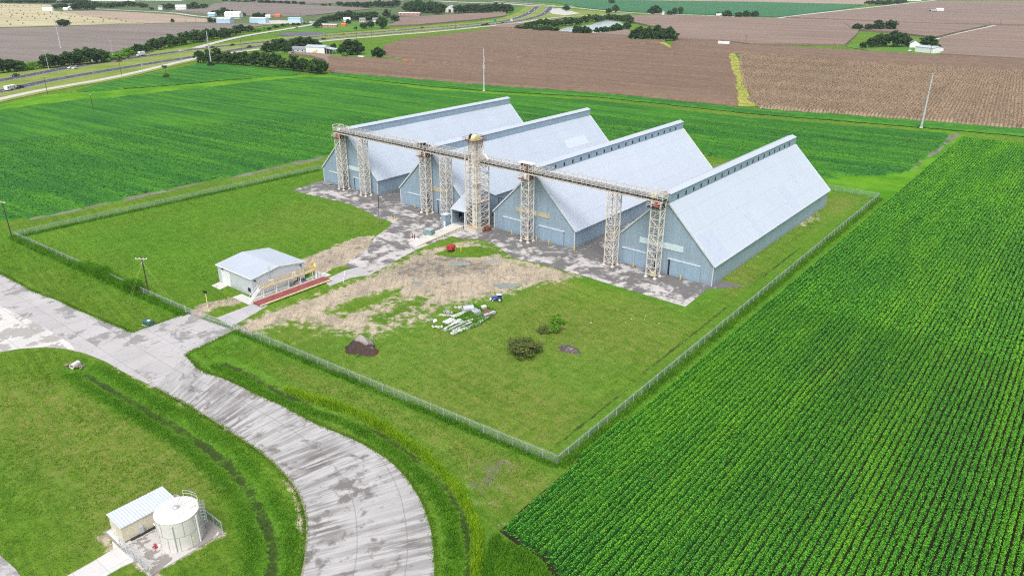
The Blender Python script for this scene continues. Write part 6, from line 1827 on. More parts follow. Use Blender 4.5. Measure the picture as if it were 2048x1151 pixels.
for (u, v, kd, cl, pl, lab) in CARS:
    key = (kd, cl); x, y = G(u, v, 1); a = head(pl, u, v, pl is FAR_L)
    if key not in PROTO: PROTO[key] = car_proto(kd, CARC[cl], lab); o = PROTO[key]; o.location = (x, y, .1); o.rotation_euler = (0, 0, a)
    else: o = copy_tree(PROTO[key], (x, y, .1), a, lab)
    o['group'] = GV; o.scale = (1.15,) * 3

x, y = G(282, 110, 1)
bt = thing('box_truck', 'white box truck on the far carriageway', 'truck', (x, y, .1), head(FAR_L, 282, 110, True), GV)
MB().box(-4.6, -1.25, 1.0, 2.2, 1.25, 3.9).build('cargo_box', M['white'], bt)
MB().prism([(2.3, .6), (4.6, .6), (4.6, 1.7), (3.7, 1.85), (3.3, 2.8), (2.3, 2.8)], -1.1, 1.1).build('cab', M['white'], bt)
MB().prism([(3.42, 1.9), (3.78, 1.9), (3.45, 2.65), (3.36, 2.65)], -1.0, 1.0).build('window', M['glass'], bt)
MB().box(-4.5, -.5, .6, 3.0, .5, 1.0).build('chassis', M['black'], bt)
for q in (-3.0, -2.0, 3.4):
    for s in (-1, 1): MB().tube((q, s * .8, .5), (q, s * 1.2, .5), .5, .5, 12).build('wheel', M['black'], bt)
x, y = G(21, 177.5, 1)
tl = thing('travel_trailer', 'long white travel trailer towed along the near carriageway', 'trailer', (x, y, .1), head(NEAR_L, 21, 177, False), GV)
MB().prism([(-4.6, .7), (4.0, .7), (4.6, 1.4), (4.3, 3.1), (-4.4, 3.2), (-4.7, 2.6)], -1.2, 1.2).build('body', M['white'], tl)
m = MB()
for q in (-3.4, -1.2, 1.2, 3.0): m.box(q - .5, -1.23, 1.7, q + .5, 1.23, 2.4)
m.build('window', M['glass'], tl)
MB().box(-1.4, -1.22, .9, 3.8, 1.22, 1.25).build('side_stripe', M['black'], tl)
for q in (-.9, .1):
    for s in (-1, 1): MB().tube((q, s * .9, .4), (q, s * 1.22, .4), .4, .4, 12).build('wheel', M['black'], tl)
MB().bar((4.4, 0, .7), (5.8, 0, .6), .12).build('tow_bar', M['black'], tl)
x, y = G(39, 174.0, 1)
copy_tree(PROTO[('pickup', 'black')], (x, y, .1), head(NEAR_L, 39, 174, False), 'black pickup truck towing the white travel trailer', GV)
x, y = G(970, 50.0, 1)
ft = thing('flatbed_truck', 'long dark flatbed truck on the near carriageway near the green sign', 'truck', (x, y, .1), head(NEAR_L, 970, 50, False), GV)
MB().box(-9, -1.25, 1.1, 5, 1.25, 1.4).box(-8, -1.1, 1.4, 3.8, 1.1, 2.5).build('flatbed', M['black'], ft)
MB().prism([(5.4, .6), (9, .6), (9, 1.8), (7.4, 2.0), (7.2, 3.4), (5.4, 3.4)], -1.2, 1.2).build('cab', M['black'], ft)
for q in (-7.5, -6.3, 4.6, 5.8, 8.2):
    for s in (-1, 1): MB().tube((q, s * .8, .5), (q, s * 1.2, .5), .5, .5, 10).build('wheel', M['black'], ft)
x, y = G(990, 49)
sg = thing('highway_sign', 'large green highway sign beside the near carriageway', 'sign', (x, y, 0), math.radians(-25))
MB().box(-4.2, -.06, 3.4, 4.2, .06, 8.2).build('sign_panel', M['sign_green'], sg)
for s in (-2.6, 2.6): MB().lathe(s, .2, [(.16, 0), (.16, 8.0)], 8).build('post', M['pole_steel'], sg)
x, y = G(1023, 49)
sg = thing('billboard', 'white billboard on posts by the frontage road', 'sign', (x, y, 0), math.radians(-25))
MB().box(-3.6, -.15, 4.5, 3.6, .15, 8.2).build('sign_panel', M['white'], sg)
for s in (-2.4, 2.4): MB().lathe(s, .3, [(.18, 0), (.18, 8.0)], 8).build('post', M['pole_steel'], sg)

# ================================================================== FAR BUILDINGS
def barn(name, label, cat, u, v, w, l, h, ridge, ang, wall, roof, door=None, win=0, leanto=None, group=None, k=None):
    x, y = G(u, v); r = thing(name, label, cat, (x, y, 0), ang, group)
    if k is None: k = .5 if math.hypot(x, y) > 1050 else 1.0
    w, l = w * k, l * k; h, ridge = h * (k + 1) / 2, ridge * (k + 1) / 2
    MB().prism([(-w / 2, 0), (w / 2, 0), (w / 2, h - .05), (0, ridge - .06), (-w / 2, h - .05)], -l / 2, l / 2).build('wall', M[wall], r)
    m = MB()
    for s in (-1, 1):
        pr = [(0, ridge), (s * (w / 2 + .4), h - .1), (s * (w / 2 + .4), h + .12), (0, ridge + .22)]
        m.prism(pr if s < 0 else list(reversed(pr)), -l / 2 - .4, l / 2 + .4)
    m.build('roof', M[roof], r)
    if door: MB().box(-w * .15, -l / 2 - .06, .05, w * .15, -l / 2 + .04, h * .8).build('door', M[door], r)
    for k in range(win):
        q = -l / 2 + l * (k + .5) / win
        for s in (-1, 1): MB().box(s * w / 2 - .05, q - .6, h * .35, s * w / 2 + .05, q + .6, h * .7).build('window', M['glass'], r)
    if leanto:
        m = MB().add([(w / 2, -l / 2, h - .4), (w / 2 + leanto, -l / 2, h - 1.6), (w / 2 + leanto, l / 2, h - 1.6), (w / 2, l / 2, h - .4), (w / 2, -l / 2, h - .2), (w / 2 + leanto, -l / 2, h - 1.4), (w / 2 + leanto, l / 2, h - 1.4), (w / 2, l / 2, h - .2)],
                     [(0, 3, 2, 1), (4, 5, 6, 7), (0, 1, 5, 4), (1, 2, 6, 5), (2, 3, 7, 6)])
        for q in np.linspace(-l / 2 + .3, l / 2 - .3, 5): m.bar((w / 2 + leanto - .2, q, 0), (w / 2 + leanto - .2, q, h - 1.6), .2)
        m.build('lean_to_roof', M['trim'], r)
        MB().box(w / 2 + .1, l / 2 - .3, .05, w / 2 + leanto - .3, l / 2 - .2, h - 1.9).build('lean_to_wall', M['dark'], r)
    return r


AH = math.radians(30)
b1 = barn('barn', 'white metal barn with a dark open lean-to among the farm trees', 'barn', 636, 106, 11, 20, 6.0, 7.4, math.radians(-65), 'white', 'roof', None, 0, None)
MB().add([(-5.6, 10.2, 5.2), (5.6, 10.2, 5.2), (5.6, 20, 3.8), (-5.6, 20, 3.8), (-5.6, 10.2, 5.4), (5.6, 10.2, 5.4), (5.6, 20, 4.0), (-5.6, 20, 4.0)], [(0, 3, 2, 1), (4, 5, 6, 7), (0, 1, 5, 4), (1, 2, 6, 5), (2, 3, 7, 6), (3, 0, 4, 7)]).build('lean_to_roof', M['roof'], b1)
MB().box(4.2, 10.3, .05, 5.3, 19.5, 3.9).box(-5.2, 10.3, .05, 5.2, 10.5, 4.9).build('lean_to_interior', M['dark'], b1)
m = MB()
for q in (12, 15, 18, 19.8):
    for s in (-5.4, 5.4): m.bar((s, q, 0), (s, q, 4.6 - (q - 10) * .09), .25)
m.build('lean_to_post', M['wood_pale'], b1)
barn('farmhouse', 'small grey roofed house half hidden under the farm trees', 'house', 600, 104, 9, 14, 3.2, 5.2, math.radians(-60), 'office_wall', 'roof_grey', None, 3)
barn('school_building', 'long pink brick building with white roof beyond the highway', 'building', 660, 55, 16, 46, 5.2, 6.0, math.radians(-62), 'brick', 'white', 'dark', 6)
barn('warehouse', 'light blue warehouse with white roof, leftmost of the industrial group', 'warehouse', 451, 46.5, 26, 44, 9, 10.5, math.radians(-60), 'blue_steel', 'white', 'dark', 0, None, 'light blue warehouses')
barn('warehouse', 'white and blue warehouse in the middle of the industrial group', 'warehouse', 519, 45.8, 24, 52, 9, 10.5, math.radians(-60), 'blue_steel', 'white', 'white', 0, None, 'light blue warehouses')
barn('warehouse', 'small blue warehouse at the right of the industrial group', 'warehouse', 591, 43.8, 20, 40, 7, 8.5, math.radians(-60), 'blue_steel', 'blue_steel', 'dark', 0, None, 'light blue warehouses')
barn('warehouse', 'white low warehouse behind the blue warehouses', 'warehouse', 468, 34.5, 26, 56, 8, 12, math.radians(-60), 'white', 'white', None, 0)
barn('farmhouse', 'blue roofed house left of the white low warehouse', 'house', 425, 33, 16, 26, 5, 9, math.radians(-60), 'blue_steel', 'blue_steel', None, 0)
barn('farm_shed', 'tiny orange roofed shed beyond the warehouses', 'shed', 556, 34.8, 14, 22, 4, 7, math.radians(-60), 'orange', 'orange')
barn('farm_shed', 'tiny white shed left of the orange roofed shed', 'shed', 537, 36.5, 10, 16, 5, 7, math.radians(-60), 'white', 'white')
barn('barn', 'arched white barn on the far side of the farm road', 'barn', 363, 19.5, 26, 40, 7, 12, math.radians(-40), 'white', 'white')
barn('farmhouse', 'white house at the left of the far farm grove', 'house', 322, 19.8, 12, 16, 7, 11, math.radians(-50), 'white', 'roof_grey')
barn('barn', 'long white trailer shed at the edge of the hay field', 'shed', 97, 22, 10, 44, 7, 8, math.radians(-60), 'white', 'white')
barn('farmhouse', 'white house below the far left grove', 'house', 133, 21, 12, 20, 4, 7, math.radians(-60), 'white', 'white')
barn('farmhouse', 'white roof at the far right of the left grove', 'house', 143, 19.5, 12, 20, 5, 8, math.radians(-60), 'white', 'white')
barn('farmhouse', 'distant white farmhouse at the top left edge', 'house', 115, 4.5, 18, 44, 7, 10, math.radians(-60), 'white', 'white')
barn('greenhouse', 'long bright white greenhouse roof at the top left', 'greenhouse', 215, 2.0, 60, 330, 5, 8, math.radians(-55), 'white', 'white')
barn('greenhouse', 'second long white greenhouse roof at the top, right of the first', 'greenhouse', 320, 1.2, 50, 260, 5, 8, math.radians(-55), 'white', 'white')
barn('school_building', 'low pink brick building with open bays near the centre grove', 'building', 820, 31.5, 22, 80, 6, 7, math.radians(-64), 'brick', 'white', 'dark', 5)
barn('barn', 'wide pale roofed barn among the centre grove', 'barn', 902, 24.5, 34, 44, 9, 17, math.radians(30), 'offwhite', 'roof_dull', 'dark')
barn('farmhouse', 'white gabled house within the centre grove', 'house', 834, 15.5, 16, 22, 7, 12, math.radians(10), 'white', 'white')
barn('farmhouse', 'white house behind the pink brick building', 'house', 694, 44, 13, 20, 5, 9, math.radians(-30), 'white', 'white', None, 3)
barn('farmhouse', 'cream house right of the white house in the village grove', 'house', 725, 44.5, 13, 18, 5, 8.5, math.radians(-40), 'cream_wall', 'roof_grey', None, 3)
barn('farmhouse', 'grey roofed house at the right of the village grove', 'house', 752, 44, 13, 20, 4.5, 8, math.radians(-40), 'white', 'roof_grey', None, 3)
barn('farm_shed', 'small orange shed right of the pink brick building', 'shed', 688, 53, 9, 14, 3.5, 5.5, math.radians(-60), 'orange', 'orange')
barn('farmhouse', 'white farmhouse by the county road between tree clumps', 'house', 1326, 30, 11, 18, 5, 9.5, math.radians(20), 'white', 'roof_dull', None, 2)
barn('farmhouse', 'white farmhouse by the county road left of the paired trees', 'house', 1438, 34, 10, 20, 4, 7, math.radians(-60), 'white', 'white', None, 2)
barn('farmhouse', 'grey roofed farmhouse between big trees in the green farmyard', 'house', 1827, 94.5, 10, 16, 4.2, 7.6, math.radians(18), 'white', 'roof_grey', None, 2)
fs = barn('farm_shed', 'white metal shed with roller door in the green farmyard', 'shed', 1857, 105, 15, 21, 5.2, 6.4, math.radians(62), 'white', 'roof', None)
MB().box(7.45, -2, .05, 7.56, 2.4, 4.1).build('roller_door', M['white'], fs)
barn('barn', 'distant white barn in the tan fields at the top right', 'barn', 1878, 23.5, 16, 30, 6, 9, math.radians(-50), 'white', 'white', 'dark')
barn('barn', 'low dark roofed barn left of the distant white barn', 'barn', 1866, 24.5, 14, 26, 4, 6, math.radians(-50), 'dark', 'roof_dull')
barn('farmhouse', 'white buildings at the top right behind the far grove', 'building', 1824, 2, 26, 90, 8, 11, math.radians(-60), 'white', 'white')
x, y = G(1447, 91.5)
ml = thing('mobile_home', 'white box trailer standing in a dark gap of the corn field', 'trailer', (x, y, 0), math.radians(10))
MB().box(-6.2, -1.5, .6, 6.2, 1.5, 4.6).build('body', M['white'], ml)
MB().box(-6.26, -1.3, .7, -6.2, 1.3, 4.2).build('rear_opening', M['dark'], ml)
for q in (-4.5, -3.2, 4.2):
    for s in (-1, 1): MB().tube((q, s * 1.0, .5), (q, s * 1.5, .5), .5, .5, 10).build('wheel', M['black'], ml)
x, y = G(1469, 92)
hm = thing('farm_implement', 'dark farm implement right of the white box trailer', 'implement', (x, y, 0), .2)
m = MB()
for k in range(6): m.bar((-3 + k * 1.2, -1, .4), (-2.6 + k * 1.2, 1, 1.6), .35)
m.bar((-4, 0, 1.2), (4, 0, 1.2), .4).build('frame', M['rust'], hm)
for k, (u, v, lab) in enumerate([(585, 109, 'white car parked under the farm trees'), (1820, 103.5, 'white pickup trailer parked in the green farmyard')]):
    x, y = G(u, v); copy_tree(PROTO[('pickup', 'silver') if k == 0 else ('suv', 'white')], (x, y, .1), .5 + k, lab, 'parked cars at the farms', 1.3)
x, y = G(628, 107.5)
hv = thing('excavator', 'small yellow excavator parked in front of the white barn', 'excavator', (x, y, 0), 1.0)
MB().box(-1.6, -.9, 0, 1.6, -.4, .7).box(-1.6, .4, 0, 1.6, .9, .7).build('track', M['black'], hv)
MB().box(-1.3, -1, .8, 1.2, 1, 1.9).box(0, -.9, 1.9, 1, .1, 2.9).build('body', M['yellow'], hv)
MB().bar((1.2, .4, 1.6), (3.0, .4, 3.4), .35).bar((3.0, .4, 3.4), (4.2, .4, 1.4), .3).box(3.9, .0, .6, 4.5, .8, 1.3).build('arm', M['yellow'], hv)
for k, (u, v, lab) in enumerate([(678, 116, 'white flat trailer at the edge of the farm lawn'), (722.5, 115.5, 'white trailer below the big farm trees')]):
    x, y = G(u, v); o = thing('flat_trailer', lab, 'trailer', (x, y, 0), .3)
    MB().box(-3, -1, .6, 3, 1, 1.6 if k else .9).build('bed', M['white'], o)
    for s in (-1, 1): MB().tube((-.4, s * .9, .35), (-.4, s * 1.15, .35), .35, .35, 10).build('wheel', M['black'], o)
x, y = G(811, 123)
o = thing('farm_implement', 'small orange farm implement on the bright grass strip', 'implement', (x, y, 0), .4)
MB().box(-2.5, -1, .5, 2.5, 1, 1.4).bar((-3, 0, .8), (3.5, 0, .8), .3).build('frame', M['orange'], o)
# hay bales
BP = None
bales = [(4, 12.5), (12, 13), (20, 12.5), (29, 12.5), (36, 14), (47, 13), (3, 17), (18, 20), (26, 22.5), (20, 25.5), (34, 28), (24, 31.5), (3, 30.5), (22, 35.5), (44, 36.5), (55, 34), (65, 34), (70, 38), (47, 30.5), (48, 27.5), (76, 27), (78, 31.5), (89, 30), (101, 26), (105, 28.5), (101, 35), (113, 34), (117, 38), (123, 28), (142, 34), (150, 35), (164, 34.5), (93, 39), (139, 38), (37, 43), (15, 44.5), (46, 48), (21, 50), (169, 43.5), (186, 45.5), (175, 39.5), (207, 40.5), (206, 44), (242, 42), (202, 36), (219, 39.5), (233, 39), (252, 44), (61, 22), (41, 22.5), (83, 12.5), (60, 11.5)]
GB = 'round hay bales scattered on the straw coloured field'
for k, (u, v) in enumerate(bales):
    x, y = G(u, v)
    if BP is None:
        m = MB(); n = 14
        m.tube((-.75, 0, .8), (.75, 0, .8), .85, .85, n)
        for q in (-.5, -.1, .3): m.tube((q, 0, .8), (q + .2, 0, .8), .89, .89, n)
        o = BP = m.build('hay_bale', paint('weathered_hay', (.20, .16, .085), .2, 1.5, .95))
    else: o = BP.copy(); COL.objects.link(o)
    o.location = (x, y, .15); o.rotation_euler = (0, 0, k * 1.3); o.scale = (1.1,) * 3
    tag(o, 'round brown hay bale lying on the straw coloured field at the top left', 'hay bale', GB)

# ================================================================== TREES
def foliage_mat(name, a, b, c_):
    t = NT(name); v = t.attr('tint').outputs['Fac']
    oi = t.n('ObjectInfo')
    f = t.noise(t.pos(obj=True), .35, 3)
    c = t.mix(t.ramp(f, .35, .65), a, b)
    c = t.mix(t.ramp(v, .55, 1.0, 0, .7), c, c_)
    c = t.mix(t.math('MULTIPLY', oi.outputs['Random'], .3), c, tuple(x * .62 for x in a[:3]) + (1,))
    t.fin(c, .7, 0, .1)
    tl = t.n('BsdfTranslucent'); t.l(c, tl.inputs[0]); mx = t.n('MixShader'); mx.inputs[0].default_value = .35
    t.l(t.b.outputs[0], mx.inputs[1]); t.l(tl.outputs[0], mx.inputs[2]); t.l(mx.outputs[0], t.out.inputs[0])
    return t.m


M['leaf_oak'] = foliage_mat('dark_oak_foliage', (.036, .088, .026, 1), (.056, .122, .032, 1), (.095, .170, .042, 1))
M['leaf_mid'] = foliage_mat('mid_green_foliage', (.048, .112, .028, 1), (.072, .150, .034, 1), (.12, .210, .046, 1))
M['leaf_bright'] = foliage_mat('bright_scrub_foliage', (.14, .33, .035, 1), (.20, .42, .045, 1), (.32, .52, .07, 1))
M['leaf_weed'] = foliage_mat('dark_weed_foliage', (.13, .14, .055, 1), (.17, .24, .06, 1), (.30, .42, .09, 1))
M['bark'] = paint('grey_brown_bark', (.10, .08, .065), .25, 1.5, .95)


def crown_mesh(seed, n_cl, n_lf, rx, rz, zc, mat, leaf=.55, flat=0.0):
    """leaf clumps spread through an uneven volume, 10 m tree units"""
    rg = np.random.default_rng(seed)
    C = []
    while len(C) < n_cl:
        q = rg.normal(size=3); q /= np.linalg.norm(q); q *= rg.random() ** .38
        if q[2] < -.72: continue
        C.append(q)
    C = np.array(C) * [rx, rx * rg.uniform(.85, 1.15), rz] + [0, 0, zc]
    C[:, 0] += rg.normal(0, .35, n_cl); C[:, 1] += rg.normal(0, .35, n_cl)
    rad = rg.uniform(.75, 1.55, n_cl) * rx / 4.2
    k = np.repeat(np.arange(n_cl), n_lf); n = len(k)
    d = rg.normal(size=(n, 3)); d /= np.linalg.norm(d, axis=1)[:, None]
    d[:, 2] *= .75
    P = C[k] + d * (rad[k] * (.55 + .5 * rg.random(n)))[:, None]
    P[:, 2] = np.maximum(P[:, 2], .12)
    nrm = d + rg.normal(0, .55, (n, 3)); nrm[:, 2] += .35; nrm /= np.linalg.norm(nrm, axis=1)[:, None]
    r = rg.normal(size=(n, 3)); u = r - nrm * (r * nrm).sum(1)[:, None]; u /= np.linalg.norm(u, axis=1)[:, None]
    v = np.cross(nrm, u); L = (leaf * (.6 + .8 * rg.random(n)))[:, None]
    V = np.stack([P - u * L, P - v * L * .6, P + u * L, P + v * L * .6], 1).reshape(-1, 3)
    tint = np.clip(.35 * rg.random(n) + .65 * rg.random(n_cl)[k], 0, 1)
    return V, np.arange(4 * n).reshape(n, 4), np.repeat(tint, 4)


def tree_proto(seed, kind):
    rg = random.Random(seed)
    p = {'oak': (56, 52, 4.7, 4.3, 5.0, 'leaf_oak'), 'mid': (52, 52, 4.0, 4.6, 4.9, 'leaf_mid'), 'bush': (30, 50, 4.6, 4.2, 4.0, 'leaf_bright'), 'tall': (38, 50, 2.6, 4.4, 5.4, 'leaf_mid'), 'weed': (60, 70, 4.6, 5.2, 3.6, 'leaf_weed')}[kind]
    r = bpy.data.objects.new({'bush': 'bush', 'weed': 'bush'}.get(kind, 'tree'), None)
    V, Q, A = crown_mesh(seed, p[0], p[1], p[2], p[3], p[4], None, .30 if kind == 'weed' else .52)
    c = np_mesh('crown', V, Q, M[p[5]], False, {'tint': A}, r)
    m = MB(); h = 5.0 if kind not in ('bush', 'weed') else 3.0
    m.tube((0, 0, -.2), (.1, .05, h), .34, .18, 8)
    for k in range(5):
        a = k * 1.3 + rg.random(); z = h * (.45 + .1 * k)
        m.tube((.05, 0, z), (2.2 * math.cos(a), 2.2 * math.sin(a), z + 2.0), .15, .06, 6)
    t = m.build('trunk' if kind not in ('bush', 'weed') else 'stem', M['bark'], r)
    for o in (c, t): COL.objects.unlink(o)
    return r, c, t


TP = {k: [tree_proto(100 + 7 * i + j * 31, k) for i in range(3)] for j, k in enumerate(('oak', 'mid', 'bush', 'tall', 'weed'))}


def plant(u, v, h_px, w_px, kind, label, group, rs, xy=None, name=None):
    sc = px_m(u, v); x, y = xy or G(u, v)
    hm = h_px / sc * 1.06; wm = w_px / sc
    r, c, t = rs.choice(TP[kind])
    o = bpy.data.objects.new(name or r.name.split('.')[0], None); COL.objects.link(o)
    for q in (c, t):
        d = q.copy(); COL.objects.link(d); d.parent = o
    base_w = {'oak': 10.2, 'mid': 8.6, 'bush': 10, 'tall': 6.2, 'weed': 10}[kind]; base_h = {'oak': 9.8, 'mid': 10, 'bush': 8.2, 'tall': 10, 'weed': 8.8}[kind]
    o.location = (x, y, -.3 if math.hypot(x, y) > 330 else 0)
    o.scale = (wm / base_w, wm / base_w, hm / base_h); o.rotation_euler = (0, 0, rs.uniform(0, 6.28))
    return tag(o, label, {'bush': 'bush', 'weed': 'bush'}.get(kind, 'tree'), group)


def grove(items, group, phrase, seed):
    """items (u, v, h, w, kind) sorted from the left; each gets its own ordinal"""
    rs = random.Random(seed); items = sorted(items)
    for k, (u, v, h, w, kd) in enumerate(items):
        nm = 'bush' if kd == 'bush' else 'tree'
        if k == 0: lab = f'leftmost {nm} {phrase}'
        elif k == len(items) - 1: lab = f'rightmost {nm} {phrase}'
        else: lab = f'{ordinal(k + 1)} plant from the left, a {nm}, {phrase}' if any(i[4] == 'bush' for i in items) and any(i[4] != 'bush' for i in items) else f'{ordinal(k + 1)} {nm} from the left {phrase}'
        plant(u, v, h, w, kd, lab, group, rs)


def along(pts, n, h, w, kinds, seed, jit=1.0):
    rs = random.Random(seed); out = []
    U = [p[0] for p in pts]
    for k in range(n):
        f = (k + .5) / n
        u = U[0] + (U[-1] - U[0]) * f + rs.uniform(-.25, .25) * abs(U[-1] - U[0]) / n
        v = float(np.interp(u, U, [p[1] for p in pts])) + rs.uniform(-jit, jit)
        hh = float(np.interp(u, U, [p[2] if len(p) > 2 else h for p in pts])) * rs.uniform(.82, 1.18)
        out.append((u, v, hh, (w or hh) * rs.uniform(.85, 1.2), rs.choice(kinds)))
    return out


hedgeA = [(8, 145, 26, 34, 'oak'), (30, 143, 24, 34, 'mid'), (47, 141, 14, 26, 'bush'), (66, 139, 15, 28, 'bush'), (82, 136, 14, 22, 'bush'), (101, 136, 26, 36, 'oak'), (122, 133, 24, 30, 'mid'), (140, 131, 26, 32, 'oak'), (160, 129, 30, 36, 'mid'), (182, 127, 30, 38, 'oak'), (203, 125, 25, 34, 'mid'), (222, 120, 12, 26, 'bush'), (240, 118, 14, 24, 'bush'), (256, 115, 18, 24, 'bush')]
hedgeA += along([(258, 112, 15), (300, 102.5, 20), (340, 93, 20), (372, 87, 23), (410, 81, 18), (450, 74, 17), (500, 63, 12)], 22, 18, 21, ['oak', 'mid', 'mid'], 3)
hedgeA += along([(505, 65, 7), (540, 58, 6), (570, 53, 5), (622, 46, 5)], 12, 6, 11, ['bush', 'mid'], 4)
grove(hedgeA, 'trees of the hedge beyond the highway', 'in the hedge beyond the highway', 1)
hedgeB = [(401, 126, 24, 22, 'mid'), (417, 127, 26, 26, 'oak'), (437, 128, 30, 32, 'mid'), (458, 129, 26, 28, 'mid'), (476, 130, 24, 26, 'oak'), (492, 131, 27, 28, 'mid'), (512, 133, 28, 30, 'oak'), (532, 135, 28, 30, 'mid'), (550, 136, 28, 30, 'oak'), (567, 139, 22, 24, 'mid'), (588, 141, 29, 34, 'mid'), (606, 143, 25, 28, 'oak'), (624, 145, 26, 26, 'mid'), (641, 147, 29, 34, 'mid')]
grove(hedgeB, 'trees of the hedge by the darker soybean patch', 'in the hedge before the white barn', 2)
farm = [(533, 104, 18, 22, 'mid'), (548, 103, 22, 26, 'oak'), (565, 100, 22, 28, 'mid'), (583, 101, 20, 26, 'oak'), (600, 98, 24, 30, 'mid'), (618, 98, 22, 28, 'oak'), (632, 96, 16, 24, 'oak'), (667, 98, 11, 12, 'mid'), (684, 108, 18, 20, 'mid'), (702, 110, 29, 36, 'oak'), (716, 109, 26, 30, 'oak'), (690, 113, 8, 12, 'bush'), (574, 105, 13, 22, 'oak')]
grove(farm, 'trees around the white barn', 'in the grove around the white barn', 5)
plant(756, 118, 22, 28, 'oak', 'lone dark round tree at the end of the bright grass strip', None, random.Random(6))
grove([(634, 55.5, 12, 17, 'oak'), (728, 57.5, 11, 17, 'oak'), (742, 55.5, 12, 15, 'oak'), (594, 57, 3.5, 6, 'bush')], 'dark trees on the lawn by the pink brick building', 'on the lawn by the pink brick building', 7)
vil = along([(642, 43, 9), (670, 41, 11), (690, 38, 14), (720, 40, 14), (750, 40, 16)], 16, 13, 20, ['oak', 'mid', 'mid'], 8, 2.5) + [(766, 57, 24, 20, 'mid'), (758, 52, 14, 14, 'oak'), (790, 45, 15, 18, 'mid'), (697, 48, 9, 12, 'oak'), (774, 36, 16, 18, 'oak')]
grove(vil, 'trees of the village grove', 'in the village grove behind the pink brick building', 9)
grove(along([(675, 11, 7), (720, 14, 10), (760, 15, 12), (800, 13, 12)], 14, 10, 17, ['oak', 'mid'], 10, 2), 'trees of the far centre grove', 'in the far grove above the village', 11)
grove(along([(810, 22, 14), (840, 23, 18), (870, 27, 19), (890, 27, 14)], 16, 16, 20, ['oak', 'mid', 'oak'], 12, 3), 'trees of the centre grove', 'in the centre grove by the wide barn', 13)
grove(along([(915, 26, 14), (950, 26, 14), (985, 26, 16), (1020, 26, 16)], 14, 14, 22, ['oak', 'oak', 'mid'], 14, 1.5), 'oaks along the tan field by the highway', 'in the dark row beside the highway field', 15)
pond_t = along([(1034, 60, 9), (1060, 61, 11), (1090, 64, 11), (1118, 66, 11)], 10, 11, 15, ['mid', 'tall', 'oak'], 16) + along([(1148, 68, 13), (1165, 69, 16), (1180, 69, 14)], 4, 15, 18, ['mid', 'oak'], 17) + along([(1190, 66, 11), (1215, 65, 13), (1240, 62, 14), (1256, 60, 16)], 7, 13, 16, ['mid', 'oak'], 18)
pond_t += along([(1050, 54, 8), (1075, 52, 12), (1110, 53, 14), (1150, 50, 14), (1180, 45, 15)], 17, 12, 15, ['tall', 'mid', 'mid'], 19) + along([(1185, 44, 13), (1215, 40, 11), (1245, 41, 12), (1262, 48, 14), (1264, 56, 15)], 10, 12, 18, ['mid', 'mid', 'oak'], 20)
grove(pond_t, 'trees around the pond', 'around the pond', 21)
grove(along([(1262, 79, 20), (1290, 80, 23), (1320, 81, 24), (1350, 81, 20)], 9, 22, 22, ['oak', 'oak', 'mid'], 22, .6), 'trees of the dark clump between corn fields', 'in the dark clump between the corn fields', 23)
for (u, v, h, w, lab) in [(1132, 22.5, 11, 16, 'dark tree at the bend of the county road'), (1217, 27.5, 10, 14, 'left tree of a pair by the county road'), (1230, 26, 15, 14, 'right taller tree of a pair by the county road'), (1223, 7.5, 8, 13, 'dark bush tree alone in the far green field'),
                          (1308, 30, 17, 28, 'big tree left of the white county road farmhouse'), (1340, 30, 8, 14, 'small tree right of the white county road farmhouse'), (1349, 30, 13, 11, 'slim tree right of the white county road farmhouse'), (1361, 28, 13, 11, 'pale tree at the right end of the county road farmhouse row'),
                          (1435, 32, 7, 10, 'small dark tree behind the second county road farmhouse'), (1453, 35, 13, 22, 'wide tree right of the second county road farmhouse'), (1477, 36, 11, 17, 'first of three round trees along the county road'), (1492, 35.5, 13, 16, 'second of three round trees along the county road'), (1508, 35, 12, 17, 'third of three round trees along the county road'),
                          (1713, 61, 13, 19, 'left small tree of the four trees in the tan field'), (1736, 62, 13, 18, 'grey green second tree of the four in the tan field'), (1756, 61, 19, 25, 'third tree of the four in the tan field'), (1781, 61, 19, 25, 'rightmost tree of the four in the tan field'),
                          (1855, 93, 20, 34, 'big round tree behind the white farmyard shed'), (128, 53, 13, 26, 'lone oak at the edge of the hay field'), (345.5, 45, 7, 8, 'small bush tree alone in the stubble field'), (421, 45.5, 10, 12, 'dark tree left of the blue warehouse'), (430, 45, 7, 7, 'small tree touching the blue warehouse')]:
    plant(u, v, h, w, 'oak', lab, None, random.Random(int(u)))
grove([(1726, 97, 12, 15, 'oak'), (1741, 95, 18, 22, 'oak'), (1757, 94, 24, 24, 'oak'), (1770, 92, 22, 22, 'mid'), (1785, 94, 30, 38, 'oak'), (1803, 93, 24, 26, 'oak'), (1816, 93, 17, 18, 'mid')], 'big trees of the green farmyard', 'in the big trees of the green farmyard', 31)
grove(along([(1733, 9, 7), (1760, 10, 9), (1790, 9, 8), (1812, 6, 6)], 10, 8, 13, ['oak', 'mid'], 32, .8), 'trees of the far top right grove', 'in the far grove at the top right', 33)
left = [(112, 18, 8, 12, 'oak'), (120, 17, 9, 14, 'oak'), (130, 16, 9, 14, 'mid'), (150, 20, 12, 18, 'oak'), (163, 20, 17, 22, 'oak'), (175, 20, 16, 18, 'oak'), (186, 20, 9, 12, 'mid')] + along([(185, 13, 8), (205, 14, 10), (225, 16, 11), (250, 13, 10), (268, 12, 8), (292, 15, 7)], 14, 10, 16, ['oak', 'mid'], 34) + [(304, 19.5, 5, 9, 'mid'), (327, 18, 9, 14, 'oak'), (338, 19, 11, 18, 'oak'), (347, 18, 9, 10, 'mid')] + along([(370, 17, 7), (390, 17, 11), (405, 17, 8), (415, 16, 8)], 6, 9, 14, ['oak', 'mid'], 35)
grove(left, 'trees of the far left groves', 'in the far groves beyond the hay field', 36)
